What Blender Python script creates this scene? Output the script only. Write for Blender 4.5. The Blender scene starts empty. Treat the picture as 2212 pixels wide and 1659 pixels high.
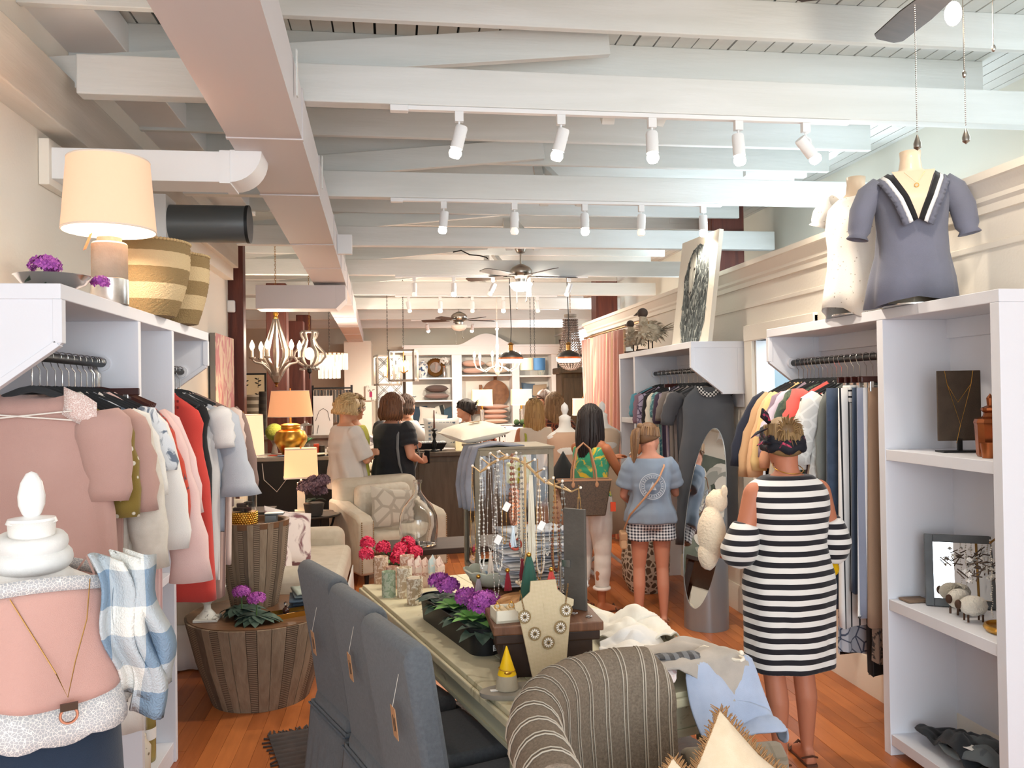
import bpy,math,random
from mathutils import Vector,Matrix,noise
V=Vector;PI=math.pi;sin=math.sin;cos=math.cos
random.seed(7)
S=bpy.context.scene
COL=S.collection
W,H,F=2212.0,1659.0,1789.0
CAMZ=1.72
yc=V((855-W/2,-(853-H/2),-F)).normalized()
up=V((-sin(math.radians(0.75)),cos(math.radians(0.75)),0))
zc=(up-yc*up.dot(yc)).normalized()
xc=yc.cross(zc)
RC=Matrix((xc,yc,zc))
cam=bpy.data.objects.new('camera',bpy.data.cameras.new('camera'));COL.objects.link(cam)
cam.matrix_world=Matrix.Translation((0,0,CAMZ))@RC.to_4x4()
cam.data.sensor_width=36;cam.data.lens=F/W*36;cam.data.clip_start=.05
S.camera=cam
S.view_settings.view_transform='Standard';S.view_settings.look='None'
S.view_settings.gamma=1;S.view_settings.exposure=0.4
S.view_settings.use_curve_mapping=False
S.cycles.max_bounces=7;S.cycles.diffuse_bounces=4;S.cycles.glossy_bounces=3
S.cycles.transmission_bounces=6;S.cycles.transparent_max_bounces=12
S.cycles.caustics_reflective=False;S.cycles.caustics_refractive=False
S.cycles.sample_clamp_indirect=4
S.cycles.use_denoising=True
wd=bpy.data.worlds.new('sky');S.world=wd;wd.use_nodes=True
wd.node_tree.nodes['Background'].inputs[0].default_value=(.72,.86,1,1)
wd.node_tree.nodes['Background'].inputs[1].default_value=1.6
def lamp(name,kind,loc,power,color=(1,1,1),size=.1,rot=None,sy=None,spot=None,parent=None):
 d=bpy.data.lights.new(name,kind);d.energy=power;d.color=color
 if kind=='AREA':
  d.size=size
  if sy:d.shape='RECTANGLE';d.size_y=sy
 elif kind in ('POINT','SPOT'):d.shadow_soft_size=size
 if kind=='SPOT' and spot:d.spot_size=spot;d.spot_blend=.6
 o=bpy.data.objects.new(name,d);o.location=loc
 if rot:o.rotation_euler=rot
 COL.objects.link(o)
 if parent:o.parent=parent
 return o
lamp('shopfront_daylight','AREA',(.7,-2.75,1.75),170,(.86,.94,1),4.4,(PI/2,0,0),2.8)
for wy,wp in ((3.2,20),(6.8,22),(10.4,26),(14.0,50),(17.5,60)):
 lamp('clerestory_daylight','AREA',(3.93,wy,2.9),wp,(.80,.93,1),2.6,(0,-PI/2-.25+PI,0),.5)
lamp('back_room_daylight','AREA',(3.55,5.7,2.2),40,(.78,.9,1),.9,(0,PI/2+.5,0),1.0)
WARM=(1,.87,.71)
def ray(px,py):
 return RC@V((px-W/2,-(py-H/2),-F))
def atY(px,py,y):
 d=ray(px,py);t=y/d.y;return V((d.x*t,y,CAMZ+d.z*t))
def atZ(px,py,z):
 d=ray(px,py);t=(z-CAMZ)/d.z;return V((d.x*t,d.y*t,z))
def atX(px,py,x):
 d=ray(px,py);t=x/d.x;return V((x,d.y*t,CAMZ+d.z*t))
MC={}
def lin(h):
 h=h.lstrip('#');r=[]
 for i in (0,2,4):
  c=int(h[i:i+2],16)/255
  r.append(c/12.92 if c<=.04045 else ((c+.055)/1.055)**2.4)
 return (*r,1)
def mat(key,col='#ffffff',rough=.6,metal=0,kind=None,col2=None,scale=10,bump=0,bscale=200,emit=0,trans=0,ior=1.45,stretch=(1,1,1),sheen=0,alpha=1,thr=.5,sss=0,coat=0):
 if key in MC:return MC[key]
 m=bpy.data.materials.new(key);m.use_nodes=True;MC[key]=m
 nt=m.node_tree;N=nt.nodes;L=nt.links;b=N['Principled BSDF']
 b.inputs['Base Color'].default_value=lin(col);b.inputs['Roughness'].default_value=rough
 b.inputs['Metallic'].default_value=metal;b.inputs['IOR'].default_value=ior
 if trans:b.inputs['Transmission Weight'].default_value=trans
 if sheen:b.inputs['Sheen Weight'].default_value=sheen
 if coat:b.inputs['Coat Weight'].default_value=coat
 if alpha<1:b.inputs['Alpha'].default_value=alpha
 if emit:
  b.inputs['Emission Color'].default_value=lin(col);b.inputs['Emission Strength'].default_value=emit
 tc=N.new('ShaderNodeTexCoord');mp=N.new('ShaderNodeMapping');L.new(tc.outputs['Object'],mp.inputs[0])
 mp.inputs['Scale'].default_value=stretch
 vec=mp.outputs[0];fac=None
 def mth(op,a,bb=None):
  n=N.new('ShaderNodeMath');n.operation=op
  for i,x in enumerate((a,bb)):
   if x is None:continue
   if hasattr(x,'links'):L.new(x,n.inputs[i])
   else:n.inputs[i].default_value=x
  return n.outputs[0]
 def ramp(f,p0,p1):
  n=N.new('ShaderNodeMapRange');L.new(f,n.inputs[0]);n.inputs[1].default_value=p0;n.inputs[2].default_value=p1;return n.outputs[0]
 def noi(s,det=4,v=None,dist=0):
  n=N.new('ShaderNodeTexNoise');n.inputs['Scale'].default_value=s;n.inputs['Detail'].default_value=det
  n.inputs['Distortion'].default_value=dist;L.new(v or vec,n.inputs['Vector']);return n.outputs['Fac']
 if kind=='noise':fac=ramp(noi(scale),.3,.7)
 elif kind=='patch':fac=ramp(noi(scale,5,dist=1.2),thr-.04,thr+.04)
 elif kind=='dots':
  n=N.new('ShaderNodeTexVoronoi');n.inputs['Scale'].default_value=scale;L.new(vec,n.inputs['Vector'])
  fac=ramp(n.outputs['Distance'],thr+.03,thr-.03)
 elif kind=='cells':
  n=N.new('ShaderNodeTexVoronoi');n.feature='DISTANCE_TO_EDGE';n.inputs['Scale'].default_value=scale;L.new(vec,n.inputs['Vector'])
  fac=ramp(n.outputs['Distance'],thr*.2-.02,thr*.2+.02)
 elif kind in ('stripex','stripey','stripez'):
  sp=N.new('ShaderNodeSeparateXYZ');L.new(vec,sp.inputs[0])
  w=mth('FRACT',mth('MULTIPLY',mth('ADD',sp.outputs['xyz'.index(kind[-1])],20),scale))
  fac=mth('LESS_THAN',w,thr)
 elif kind=='check':
  n=N.new('ShaderNodeTexChecker');n.inputs['Scale'].default_value=scale;L.new(vec,n.inputs['Vector']);fac=n.outputs['Fac']
 elif kind in ('plaid','weave'):
  sp=N.new('ShaderNodeSeparateXYZ');L.new(vec,sp.inputs[0])
  a=mth('LESS_THAN',mth('FRACT',mth('MULTIPLY',mth('ADD',sp.outputs[0],20),scale)),thr)
  c=mth('LESS_THAN',mth('FRACT',mth('MULTIPLY',mth('ADD',sp.outputs[2],20),scale)),thr)
  fac=mth('MULTIPLY',mth('ADD',a,c),.5)
 elif kind=='wood':
  n=N.new('ShaderNodeTexNoise');n.inputs['Scale'].default_value=scale;n.inputs['Detail'].default_value=6
  n.inputs['Distortion'].default_value=.6;L.new(vec,n.inputs['Vector']);fac=ramp(n.outputs['Fac'],.3,.72)
 elif kind=='boards':
  oi=N.new('ShaderNodeObjectInfo');ge=N.new('ShaderNodeNewGeometry')
  r=mth('FRACT',mth('ADD',oi.outputs['Random'],ge.outputs['Random Per Island']))
  fac=mth('ADD',mth('MULTIPLY',r,.72),mth('MULTIPLY',noi(scale,6,dist=.5),.45))
 elif kind=='rand':
  oi=N.new('ShaderNodeObjectInfo');ge=N.new('ShaderNodeNewGeometry')
  fac=mth('FRACT',mth('ADD',oi.outputs['Random'],ge.outputs['Random Per Island']))
 elif kind in ('wave','wavez'):
  n=N.new('ShaderNodeTexWave');n.inputs['Scale'].default_value=scale;n.inputs['Distortion'].default_value=6;n.inputs['Detail'].default_value=3
  if kind=='wavez':n.bands_direction='Z';n.inputs['Distortion'].default_value=2
  L.new(vec,n.inputs['Vector']);fac=ramp(n.outputs['Fac'],thr-.2,thr+.2)
 if fac is not None:
  mx=N.new('ShaderNodeMix');mx.data_type='RGBA';L.new(fac,mx.inputs[0])
  mx.inputs[6].default_value=lin(col);mx.inputs[7].default_value=lin(col2 or col)
  L.new(mx.outputs[2],b.inputs['Base Color'])
  if emit:L.new(mx.outputs[2],b.inputs['Emission Color'])
 if bump:
  bn=N.new('ShaderNodeBump');bn.inputs['Strength'].default_value=bump;bn.inputs['Distance'].default_value=.01
  L.new(noi(bscale,3),bn.inputs['Height']);L.new(bn.outputs[0],b.inputs['Normal'])
 return m
def cloth(col,col2=None,kind='noise',scale=6,thr=.5,**k):
 key='cloth '+col+str(col2)+str(kind)+str(scale)+str(k.get('key',''))
 k.pop('key',None);k.setdefault('bump',.25);k.setdefault('bscale',500)
 if col2 is None:kind=None
 return mat(key,col,.9,0,kind,col2,scale,sheen=.15,thr=thr,**k)
class MB:
 def __init__(s):s.v=[];s.f=[]
 def add(s,v,f):
  n=len(s.v);s.v+=[V(p) for p in v];s.f+=[tuple(i+n for i in q) for q in f];return s
 def xf(s,M,start=0):
  for i in range(start,len(s.v)):s.v[i]=M@s.v[i]
  return s
 def box(s,a,b):
  x0,y0,z0=a;x1,y1,z1=b
  return s.add([(x0,y0,z0),(x1,y0,z0),(x1,y1,z0),(x0,y1,z0),(x0,y0,z1),(x1,y0,z1),(x1,y1,z1),(x0,y1,z1)],[(3,2,1,0),(4,5,6,7),(0,1,5,4),(1,2,6,5),(2,3,7,6),(3,0,4,7)])
 def cbox(s,c,sz,M=None):
  n=len(s.v);s.box([-q/2 for q in sz],[q/2 for q in sz])
  return s.xf(Matrix.Translation(c)@(M.to_4x4() if M else Matrix()),n)
 def beam(s,p,q,w,h,upv=(0,0,1)):
  p=V(p);q=V(q);d=(q-p).normalized();sd=d.cross(V(upv)).normalized()*w/2;u=sd.cross(d).normalized()*h/2
  return s.add([p-sd-u,p+sd-u,p+sd+u,p-sd+u,q-sd-u,q+sd-u,q+sd+u,q-sd+u],[(3,2,1,0),(4,5,6,7),(0,1,5,4),(1,2,6,5),(2,3,7,6),(3,0,4,7)])
 def loft(s,rings,closed=True,cap=True):
  n0=len(s.v);m=len(rings[0])
  for r in rings:s.v+=[V(p) for p in r]
  for i in range(len(rings)-1):
   for j in range(m if closed else m-1):
    k=(j+1)%m;a=n0+i*m
    s.f.append((a+j,a+k,a+m+k,a+m+j))
  if cap and closed:
   s.f.append(tuple(n0+j for j in range(m))[::-1]);s.f.append(tuple(n0+(len(rings)-1)*m+j for j in range(m)))
  return s
 def tube(s,pts,r,n=8,flat=1.0,cap=True,side=None):
  pts=[V(p) for p in pts];k=len(pts);R=r if isinstance(r,(list,tuple)) else [r]*k
  rings=[];prev=None
  for i in range(k):
   d=(pts[min(i+1,k-1)]-pts[max(i-1,0)]).normalized()
   if prev is None:
    a=V(side) if side else (V((1,0,0)) if abs(d.x)<.8 else V((0,1,0)))
   else:a=prev
   a=(a-d*a.dot(d)).normalized();prev=a;b=d.cross(a)
   rings.append([pts[i]+a*R[i]*cos(2*PI*j/n)+b*R[i]*flat*sin(2*PI*j/n) for j in range(n)])
  return s.loft(rings,True,cap)
 def rev(s,prof,c=(0,0,0),n=24,sq=1,cap=True):
  c=V(c);rings=[[c+V((r*cos(2*PI*j/n),r*sq*sin(2*PI*j/n),z)) for j in range(n)] for r,z in prof]
  return s.loft(rings,True,cap)
 def sph(s,c,r,nu=12,nv=8,M=None):
  if not isinstance(r,(list,tuple)):r=(r,r,r)
  n0=len(s.v);rings=[]
  for i in range(nv+1):
   t=PI*i/nv;q=max(sin(t),.02)
   rings.append([(r[0]*q*cos(2*PI*j/nu),r[1]*q*sin(2*PI*j/nu),-r[2]*cos(t)) for j in range(nu)])
  s.loft(rings)
  return s.xf(Matrix.Translation(c)@(M.to_4x4() if M else Matrix()),n0)
 def grid(s,fn,nu,nv):
  n0=len(s.v)
  for i in range(nv+1):
   for j in range(nu+1):s.v.append(V(fn(j/nu,i/nv)))
  for i in range(nv):
   for j in range(nu):
    a=n0+i*(nu+1)+j;s.f.append((a,a+1,a+nu+2,a+nu+1))
  return s
 def prism(s,poly,a,b,axis='z',M=None):
  n0=len(s.v);ring=[]
  for h in (a,b):
   ring.append([{'z':(x,y,h),'y':(x,h,y),'x':(h,x,y)}[axis] for x,y in poly])
  s.loft(ring)
  if M:s.xf(M,n0)
  return s
 def torus(s,c,R,r,n=24,m=8,M=None):
  n0=len(s.v)
  for i in range(n):
   a=2*PI*i/n
   for j in range(m):
    b=2*PI*j/m;s.v.append(V(((R+r*cos(b))*cos(a),(R+r*cos(b))*sin(a),r*sin(b))))
  for i in range(n):
   for j in range(m):
    s.f.append((n0+i*m+j,n0+((i+1)%n)*m+j,n0+((i+1)%n)*m+(j+1)%m,n0+i*m+(j+1)%m))
  return s.xf(Matrix.Translation(c)@(M.to_4x4() if M else Matrix()),n0)
def Rz(a):return Matrix.Rotation(a,4,'Z')
def Rx(a):return Matrix.Rotation(a,4,'X')
def Ry(a):return Matrix.Rotation(a,4,'Y')
def T(*p):return Matrix.Translation(p if len(p)==3 else p[0])
def nz(p,s=1,seed=0):return noise.noise(V(p)*s+V((seed*3.7,seed*1.3,seed*7.1)))
def obj(name,mb,m,parent=None,loc=None,rz=0,bev=0,smooth=38,sub=0,remesh=0,solid=0,label=None,kind=None,nodes=None):
 me=bpy.data.meshes.new(name);me.from_pydata(mb.v,[],mb.f);me.validate()
 o=bpy.data.objects.new(name,me);COL.objects.link(o)
 for mm in (m if isinstance(m,(list,tuple)) else [m]):me.materials.append(mm)
 if smooth:
  for p in me.polygons:p.use_smooth=True
  if not remesh and smooth<180:me.set_sharp_from_angle(angle=math.radians(smooth))
 if parent:o.parent=parent
 if loc is not None:o.location=loc
 if rz:o.rotation_euler.z=rz
 if bev:
  q=o.modifiers.new('b','BEVEL');q.width=bev;q.segments=2;q.limit_method='ANGLE'
 if remesh:
  q=o.modifiers.new('r','REMESH');q.mode='VOXEL';q.voxel_size=remesh;q.use_smooth_shade=True
  q=o.modifiers.new('s','SMOOTH');q.factor=.5;q.iterations=4
 if solid:
  q=o.modifiers.new('t','SOLIDIFY');q.thickness=solid;q.offset=0
 if sub:
  q=o.modifiers.new('u','SUBSURF');q.levels=sub;q.render_levels=sub
 if label:o['label']=label
 if kind:o['kind']=kind
 return o
def tag(o,label,cat,group=None):
 o['label']=label;o['category']=cat
 if group:o['group']=group
 return o
def thing(name,label,cat,loc=(0,0,0),rz=0,group=None):
 o=bpy.data.objects.new(name,None);COL.objects.link(o);o.location=loc;o.rotation_euler=(0,0,rz)
 o.empty_display_size=.1
 return tag(o,label,cat,group)
def dup(root,loc,rz=None,label=None,group=None):
 kids={}
 def cp(o,par):
  c=o.copy();COL.objects.link(c);c.parent=par
  for k in o.children:cp(k,c)
  return c
 r=cp(root,None);r.location=loc
 if rz is not None:r.rotation_euler=(0,0,rz)
 if label:r['label']=label
 if group:r['group']=group
 return r
def struct(name,mb,m,parent=None,**k):
 o=obj(name,mb,m,parent,**k)
 if not parent:o['kind']='structure'
 return o
def inst(src,name,parent,loc,rz=0,sc=None):
 o=bpy.data.objects.new(name,src.data);COL.objects.link(o);o.parent=parent;o.location=loc;o.rotation_euler.z=rz
 if sc:o.scale=sc
 for md in src.modifiers:
  q=o.modifiers.new(md.name,md.type)
  for a in ('width','segments','limit_method','thickness','levels','render_levels','voxel_size','factor','iterations'):
   if hasattr(md,a):
    try:setattr(q,a,getattr(md,a))
    except Exception:pass
 return o
m_wall=mat('cream_plaster','#efe7da',.85,bump=.1,bscale=60)
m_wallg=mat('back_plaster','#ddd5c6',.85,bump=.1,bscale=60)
m_white=mat('white_paint','#eeeeee',.55)
m_shelf=mat('white_shelf_paint','#e3e4ea',.5,bump=.03,bscale=80)
m_beam=mat('painted_timber','#e6e8e6',.7,0,'wood','#dadcd8',3,bump=.12,bscale=30,stretch=(.3,3,3))
m_deck=mat('painted_deck','#dcdedb',.75,0,'noise','#cfd1cd',4,bump=.1,bscale=40)
m_duct=mat('duct_paint','#d4cfd0',.6)
m_gap=mat('dark_gap','#2b2f30',.9)
m_post=mat('red_brown_timber','#4a2018',.5,0,'wood','#6d3526',5,bump=.2,bscale=30,stretch=(4,4,.3))
m_floor=mat('hardwood','#7d3a1a',.3,0,'boards','#d37f45',3,stretch=(14,1.2,1),bump=.05,bscale=20)
m_chrome=mat('chrome','#d8d8d8',.18,1)
m_nickel=mat('brushed_nickel','#a9a39b',.28,1)
m_gold=mat('gold','#d6a54c',.28,1)
m_brass=mat('brass','#9a7440',.35,1)
m_black=mat('black_paint','#17181a',.45)
m_iron=mat('black_iron','#1e1d1d',.5,.4)
m_bulb=mat('glowing_bulb','#fff0dc',.3,emit=14)
m_bulb2=mat('glowing_candle_bulb','#ffdcae',.3,emit=9)
m_glow=mat('glowing_diffuser','#fff6ea',.4,emit=3.2)
m_glass=mat('clear_glass','#ffffff',.02,trans=1,ior=1.45)
m_tag=mat('kraft_card','#b98d66',.8)
m_card=mat('white_card','#f2f0ec',.7)
m_ink=mat('dark_ink','#2a2725',.8)
# ================================================================ THE SETTING
XL,XR,YB,ZD=-1.66,2.63,20.5,3.69
XO=4.0
fl=struct('floor',MB().box((-5.6,-3,-.14),(XO+.1,YB+.1,-.03)),mat('subfloor','#3a1d10',.8))
bw=.083
near=[];far=MB();NX0,NX1=-1.15,2.7
x=-5.6;ci=0
while x<XO:
 y=-3-random.random()
 while y<YB:
  ln=random.uniform(.45,1.5)
  y1=min(y+ln,YB)
  if NX0-.1<x<NX1 and y1>3.05 and y<6.3 and not (0.0<x<.55 and y1<4.2):
   near.append((x,y,y1))
  elif y1>-2.8:
   far.box((x+.0008,max(y,-3)+.0008,-.03),(x+bw-.0008,y1-.0008,random.uniform(-.001,0)))
  y=y1
 x+=bw
near.sort(key=lambda q:q[1])
for i,(x,y,y1) in enumerate(near):
 b=MB().box((x+.0008,y+.0008,-.03),(x+bw-.0008,y1-.0008,random.uniform(-.001,0)))
 if i<296:obj('floorboard',b,m_floor,fl,smooth=0)
 else:far.add(b.v,b.f)
obj('far_floorboards',far,m_floor,fl,smooth=0,kind='stuff')
ce=struct('ceiling',MB().box((-5.6,-3,ZD+.03),(XO+.1,YB+.1,ZD+.1)),m_gap)
x=XL-.1;src=None
while x<XO:
 o=obj('ceiling_plank',MB().box((0,-3,0),(.112-random.uniform(.004,.009),YB,.03)),m_deck,ce,smooth=0) if src is None else inst(src,'ceiling_plank',ce,(0,0,0),sc=(random.uniform(.93,1),1,1))
 src=src or o;o.location=(x,0,ZD);x+=.112
b=MB();x=-5.6
while x<XL-.15:b.box((x,6,ZD),(x+.105,YB,ZD+.03));x+=.112
obj('side_bay_planks',b,m_deck,ce,smooth=0,kind='stuff')
def joist(y,x0=XL,x1=3.55):
 return obj('joist',MB().box((x0,y,ZD-.19),(x1,y+.045,ZD)),m_beam,ce,smooth=0,bev=.004)
for k in range(-6,28):
 joist(3.95+.6*k,XL-(3.9 if 3.95+.6*k>9 else 0))
TIES=[2.15,4.15,6.12,8.12,10.1,12.1,14.1,16.1,18.1]
ZB=3.17
for i,y in enumerate(TIES):
 x1=XO-.08
 x0=-1.48 if y<8.5 else -5.5
 obj('tie_beam',MB().box((x0,y,ZB),(x1,y+.09,ZB+.19)),m_beam,ce,smooth=0,bev=.006)
 obj('top_chord',MB().beam((XL+.02,y+.15,ZB+.14),(1.15,y+.15,ZD-.09),.05,.16),m_beam,ce,smooth=0,bev=.004)
 obj('web_brace',MB().beam((1.16,y+.2,ZB+.02),(1.2,y+.75,ZD-.02),.07,.05),m_beam,ce,smooth=0,bev=.004)
 obj('web_brace',MB().beam((1.45,y+.2,ZB+.02),(1.22,y+.75,ZD-.02),.07,.05),m_beam,ce,smooth=0,bev=.004)
 obj('end_block',MB().box((3.0,y+.62,ZD-.13),(3.56,y+.68,ZD-.03)),m_beam,ce,smooth=0,bev=.004)
wl=struct('wall_left',MB().box((XL-.14,-3,0),(XL,8.62,ZD)),m_wall)
obj('wall_plate',MB().box((XL-.02,-3,3.0),(XL+.13,8.5,3.27)),mat('plate_timber','#d8d2c8',.7,0,'wood','#c9c2b6',3,bump=.15,bscale=30,stretch=(3,.3,3)),wl,smooth=0,bev=.006)
obj('upper_soffit',MB().box((XL-.02,-3,3.52),(XL+.30,8.5,3.68)),m_white,wl,smooth=0,bev=.004)
obj('plate_shim',MB().box((XL,4.75,2.88),(XL+.08,8.5,3.0)),m_wall,wl,smooth=0)
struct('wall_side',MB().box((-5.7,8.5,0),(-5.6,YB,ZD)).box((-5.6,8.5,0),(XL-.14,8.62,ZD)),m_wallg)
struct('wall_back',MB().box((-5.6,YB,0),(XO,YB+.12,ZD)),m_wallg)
struct('wall_front',MB().box((-5.6,-3.12,0),(-1.4,-3,ZD)).box((2.95,-3.12,0),(XO,-3,ZD)).box((-1.4,-3.12,3.15),(2.95,-3,ZD)).box((-1.4,-3.12,0),(2.95,-3,.35)),m_wall)
sw=struct('window_1',MB().box((-1.4,-3.08,.35),(2.95,-3.06,.41)).box((-1.4,-3.08,3.09),(2.95,-3.06,3.15)).box((-1.4,-3.08,.35),(-1.34,-3.06,3.15)).box((2.89,-3.08,.35),(2.95,-3.06,3.15)).box((.75,-3.08,.35),(.81,-3.06,3.15)),m_black)
ow=MB().box((XO,-3,0),(XO+.12,YB,2.62)).box((XO,-3,3.12),(XO+.12,YB,ZD+.05))
wins=[(1.9,4.5),(5.5,8.1),(9.1,11.7),(12.7,15.3),(16.2,18.8)]
yy=-3
for a,b_ in wins:ow.box((XO,yy,2.62),(XO+.12,a,3.12));yy=b_
ow.box((XO,yy,2.62),(XO+.12,YB,3.12))
m_upwall=mat('upper_wall','#dcdcd2',.8)
struct('wall_right_outer',ow,m_upwall)
m_sky=mat('sky_pane','#e8f6ff',.3,emit=1.8)
for i,(a,b_) in enumerate(wins):
 f=struct('window_%d'%(i+2),MB().box((XO+.02,a,2.62),(XO+.08,b_,2.66)).box((XO+.02,a,3.08),(XO+.08,b_,3.12)).box((XO+.02,a,2.62),(XO+.08,a+.04,3.12)).box((XO+.02,b_-.04,2.62),(XO+.08,b_,3.12)),m_white)
 obj('pane',MB().box((XO+.05,a,2.64),(XO+.06,b_,3.1)),m_sky,f,smooth=0)
struct('trim_3',MB().box((XO-.03,-3,3.12),(XO,YB,3.16)),m_white)
DY0,DY1=5.0,5.8
rw=MB().box((XR,-3,0),(XR+.12,DY0,2.5)).box((XR,DY0,2.08),(XR+.12,DY1,2.5)).box((XR,DY1,0),(XR+.12,8.95,2.5))
rw.box((XR,8.95,2.25),(XR+.12,11.0,2.5)).box((XR,10.7,0),(XR+.12,11.0,2.5))
wr=struct('wall_right',rw,m_wall)
obj('end_return',MB().box((XR+.12,10.88,0),(XO,11.0,2.5)),m_wall,wr,smooth=0)
struct('wall_fitting_room',MB().box((XR+.12,8.83,0),(XO,8.95,2.5)),m_wall)
prof=[(0,0),(-.02,0),(-.02,.035),(-.035,.05),(-.035,.07),(-.075,.125),(-.09,.13),(-.09,.165),(.15,.165),(.15,.12),(0,.12)]
struct('trim_1',MB().prism([(XR+a,2.49+b_) for a,b_ in prof],-3,11.1,'y'),m_wall,smooth=25)
struct('trim_2',MB().box((XR-.012,-3,2.33),(XR+.01,11.0,2.36)),m_wall,bev=.004)
struct('baseboard_right',MB().prism([(XR+.01,0),(XR-.02,0),(XR-.02,.17),(XR-.008,.2),(XR+.01,.2)],-3,DY0-.12,'y').prism([(XR+.01,0),(XR-.02,0),(XR-.02,.17),(XR-.008,.2),(XR+.01,.2)],DY1+.12,8.9,'y'),m_wall,smooth=25)
struct('baseboard_left',MB().box((XL-.01,-3,0),(XL+.02,8.6,.17)),m_wall,bev=.004)
d=struct('door_1',MB().box((XR-.03,DY0-.13,0),(XR,DY0,2.19)).box((XR-.03,DY1,0),(XR,DY1+.13,2.19)).box((XR-.035,DY0-.13,2.08),(XR,DY1+.13,2.20)),m_wall,bev=.006)
obj('jamb',MB().box((XR,DY0,0),(XR+.14,DY0+.02,2.08)).box((XR,DY1-.02,0),(XR+.14,DY1,2.08)).box((XR,DY0,2.15),(XR+.14,DY1,2.08)),m_white,d,smooth=0)
m_blue=mat('pale_blue_wall','#cfe2ee',.8)
struct('wall_back_room',MB().box((XR+.12,4.6,0),(XO,4.7,2.5)).box((XR+.12,7.4,0),(XO,7.5,2.5)).box((XO-.05,4.7,0),(XO-.01,7.4,2.5)),m_blue)
def post(x,y,w,z1,lab):
 t=obj('timber_post',MB().box((-w/2,-w/2,0),(w/2,w/2,z1)),m_post,loc=(x,y,0),bev=.01);return tag(t,lab,'post')
post(-1.595,5.95,.12,2.875,'dark brown timber post behind the large lamp shade on the left cabinet')
post(-1.585,8.7,.15,3.4,'tall dark timber post on the end of the left wall beside the pink painting')
post(-1.5,11.0,.25,3.17,'thick reddish timber post behind the many-armed chandelier')
post(-1.45,12.6,.22,2.83,'reddish timber post just left of the scrolled lantern pendant')
post(-1.62,15.2,.24,3.17,'reddish timber post rising behind the large gold lamp shade')
post(3.45,8.4,.36,3.65,'broad dark timber post above the right partition behind the sheep painting')
post(3.45,13.4,.36,3.65,'distant brown timber post above the far end of the right partition')
al=obj('motion_sensor',MB().cbox((0,0,0),(.075,.05,.12)),m_white,loc=(-1.62,8.59,2.63),bev=.012)
tag(al,'small white motion sensor high on the dark timber post','sensor')
struct('wall_column',MB().box((-1.15,19.1,0),(-.55,YB,2.96)),m_wall)
VPd=820
dx=(VPd-855)/F
dt=thing('air_duct','long pale grey painted square air duct hung under the beams','duct')
def ductsec(y0,y1,z0=2.93,z1=3.165,e=0):
 sh=lambda x,y:x+dx*y
 r=[[(sh(a,y),y,z) for a,z in ((-.683-e,z0-e),(-.344+e,z0-e),(-.344+e,z1+e),(-.683-e,z1+e))] for y in (y0,y1)]
 return MB().loft(r)
ys=[1.2,2.45,3.99,5.1,6.75,8.0,9.6,11.3,13,14.8,16.6,18.3,19.4]
for a,b_ in zip(ys,ys[1:]):
 s_=obj('duct_section',ductsec(a+.002,b_-.002),m_duct,dt,smooth=0)
 obj('seam_flange',ductsec(b_-.012,b_+.012,e=.006),m_duct,s_,smooth=0)
for a in (2.1,3.6,5.2,8.6,10.7,12.6):
 obj('hanger_strap',MB().box((-.331+dx*a-.002,a,3.0),(-.331+dx*a+.004,a+.03,3.2)),m_beam,dt,smooth=0)
bt=thing('branch_duct','short white square branch duct running from the left wall above the lamp','duct')
obj('branch_body',MB().box((XL+.002,4.2,2.775),(-.80,4.42,2.925)),m_white,bt,smooth=0,bev=.003)
obj('wall_collar',MB().box((XL+.002,4.17,2.74),(XL+.05,4.46,2.96)),m_wall,bt,smooth=0,bev=.004)
obj('joint_flange',MB().box((-.84,4.193,2.768),(-.79,4.427,2.929)),m_white,bt,smooth=0)
r=[]
for k in range(9):
 a=k/8*PI/2
 inn=(-.80+.01*sin(a),2.935-.01*cos(a));out=(-.80+.16*sin(a),2.935-.16*cos(a))
 r.append([(inn[0],4.2,inn[1]),(out[0],4.2,out[1]),(out[0],4.42,out[1]),(inn[0],4.42,inn[1])])
obj('elbow',MB().loft(r),m_white,bt,smooth=30)
b2=thing('cross_duct','white boxed duct spanning from the tall post to the main duct','duct')
obj('duct_box',MB().box((-1.45,9.0,2.65),(-.62,9.35,2.90)),m_duct,b2,smooth=0,bev=.003)
obj('duct_boot',MB().prism([(-.62,2.65),(-.52,2.75),(-.52,2.90),(-.62,2.90)],9.0,9.35,'y'),m_duct,b2,smooth=0)
b3=thing('round_duct','dark grey round metal duct stub pointing at the main duct','duct')
obj('round_pipe',MB().tube([(-1.4,5.5,2.83),(-.92,5.5,2.83)],.118,28),mat('galvanised','#6b7073',.4,.6),b3)
obj('end_rim',MB().tube([(-.935,5.5,2.83),(-.915,5.5,2.83)],.121,28),mat('rim_metal','#2a2c2e',.5,.5),b3)
obj('elbow_boot',MB().box((-1.575,5.38,2.72),(-1.4,5.62,2.99)),m_white,b3,smooth=0)
tag(obj('junction_box',MB().box((-.487,7.3,2.95),(-.36,7.36,3.12)),m_white,smooth=0,bev=.004),'white square box hanging against the right side of the long duct','box')
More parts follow.
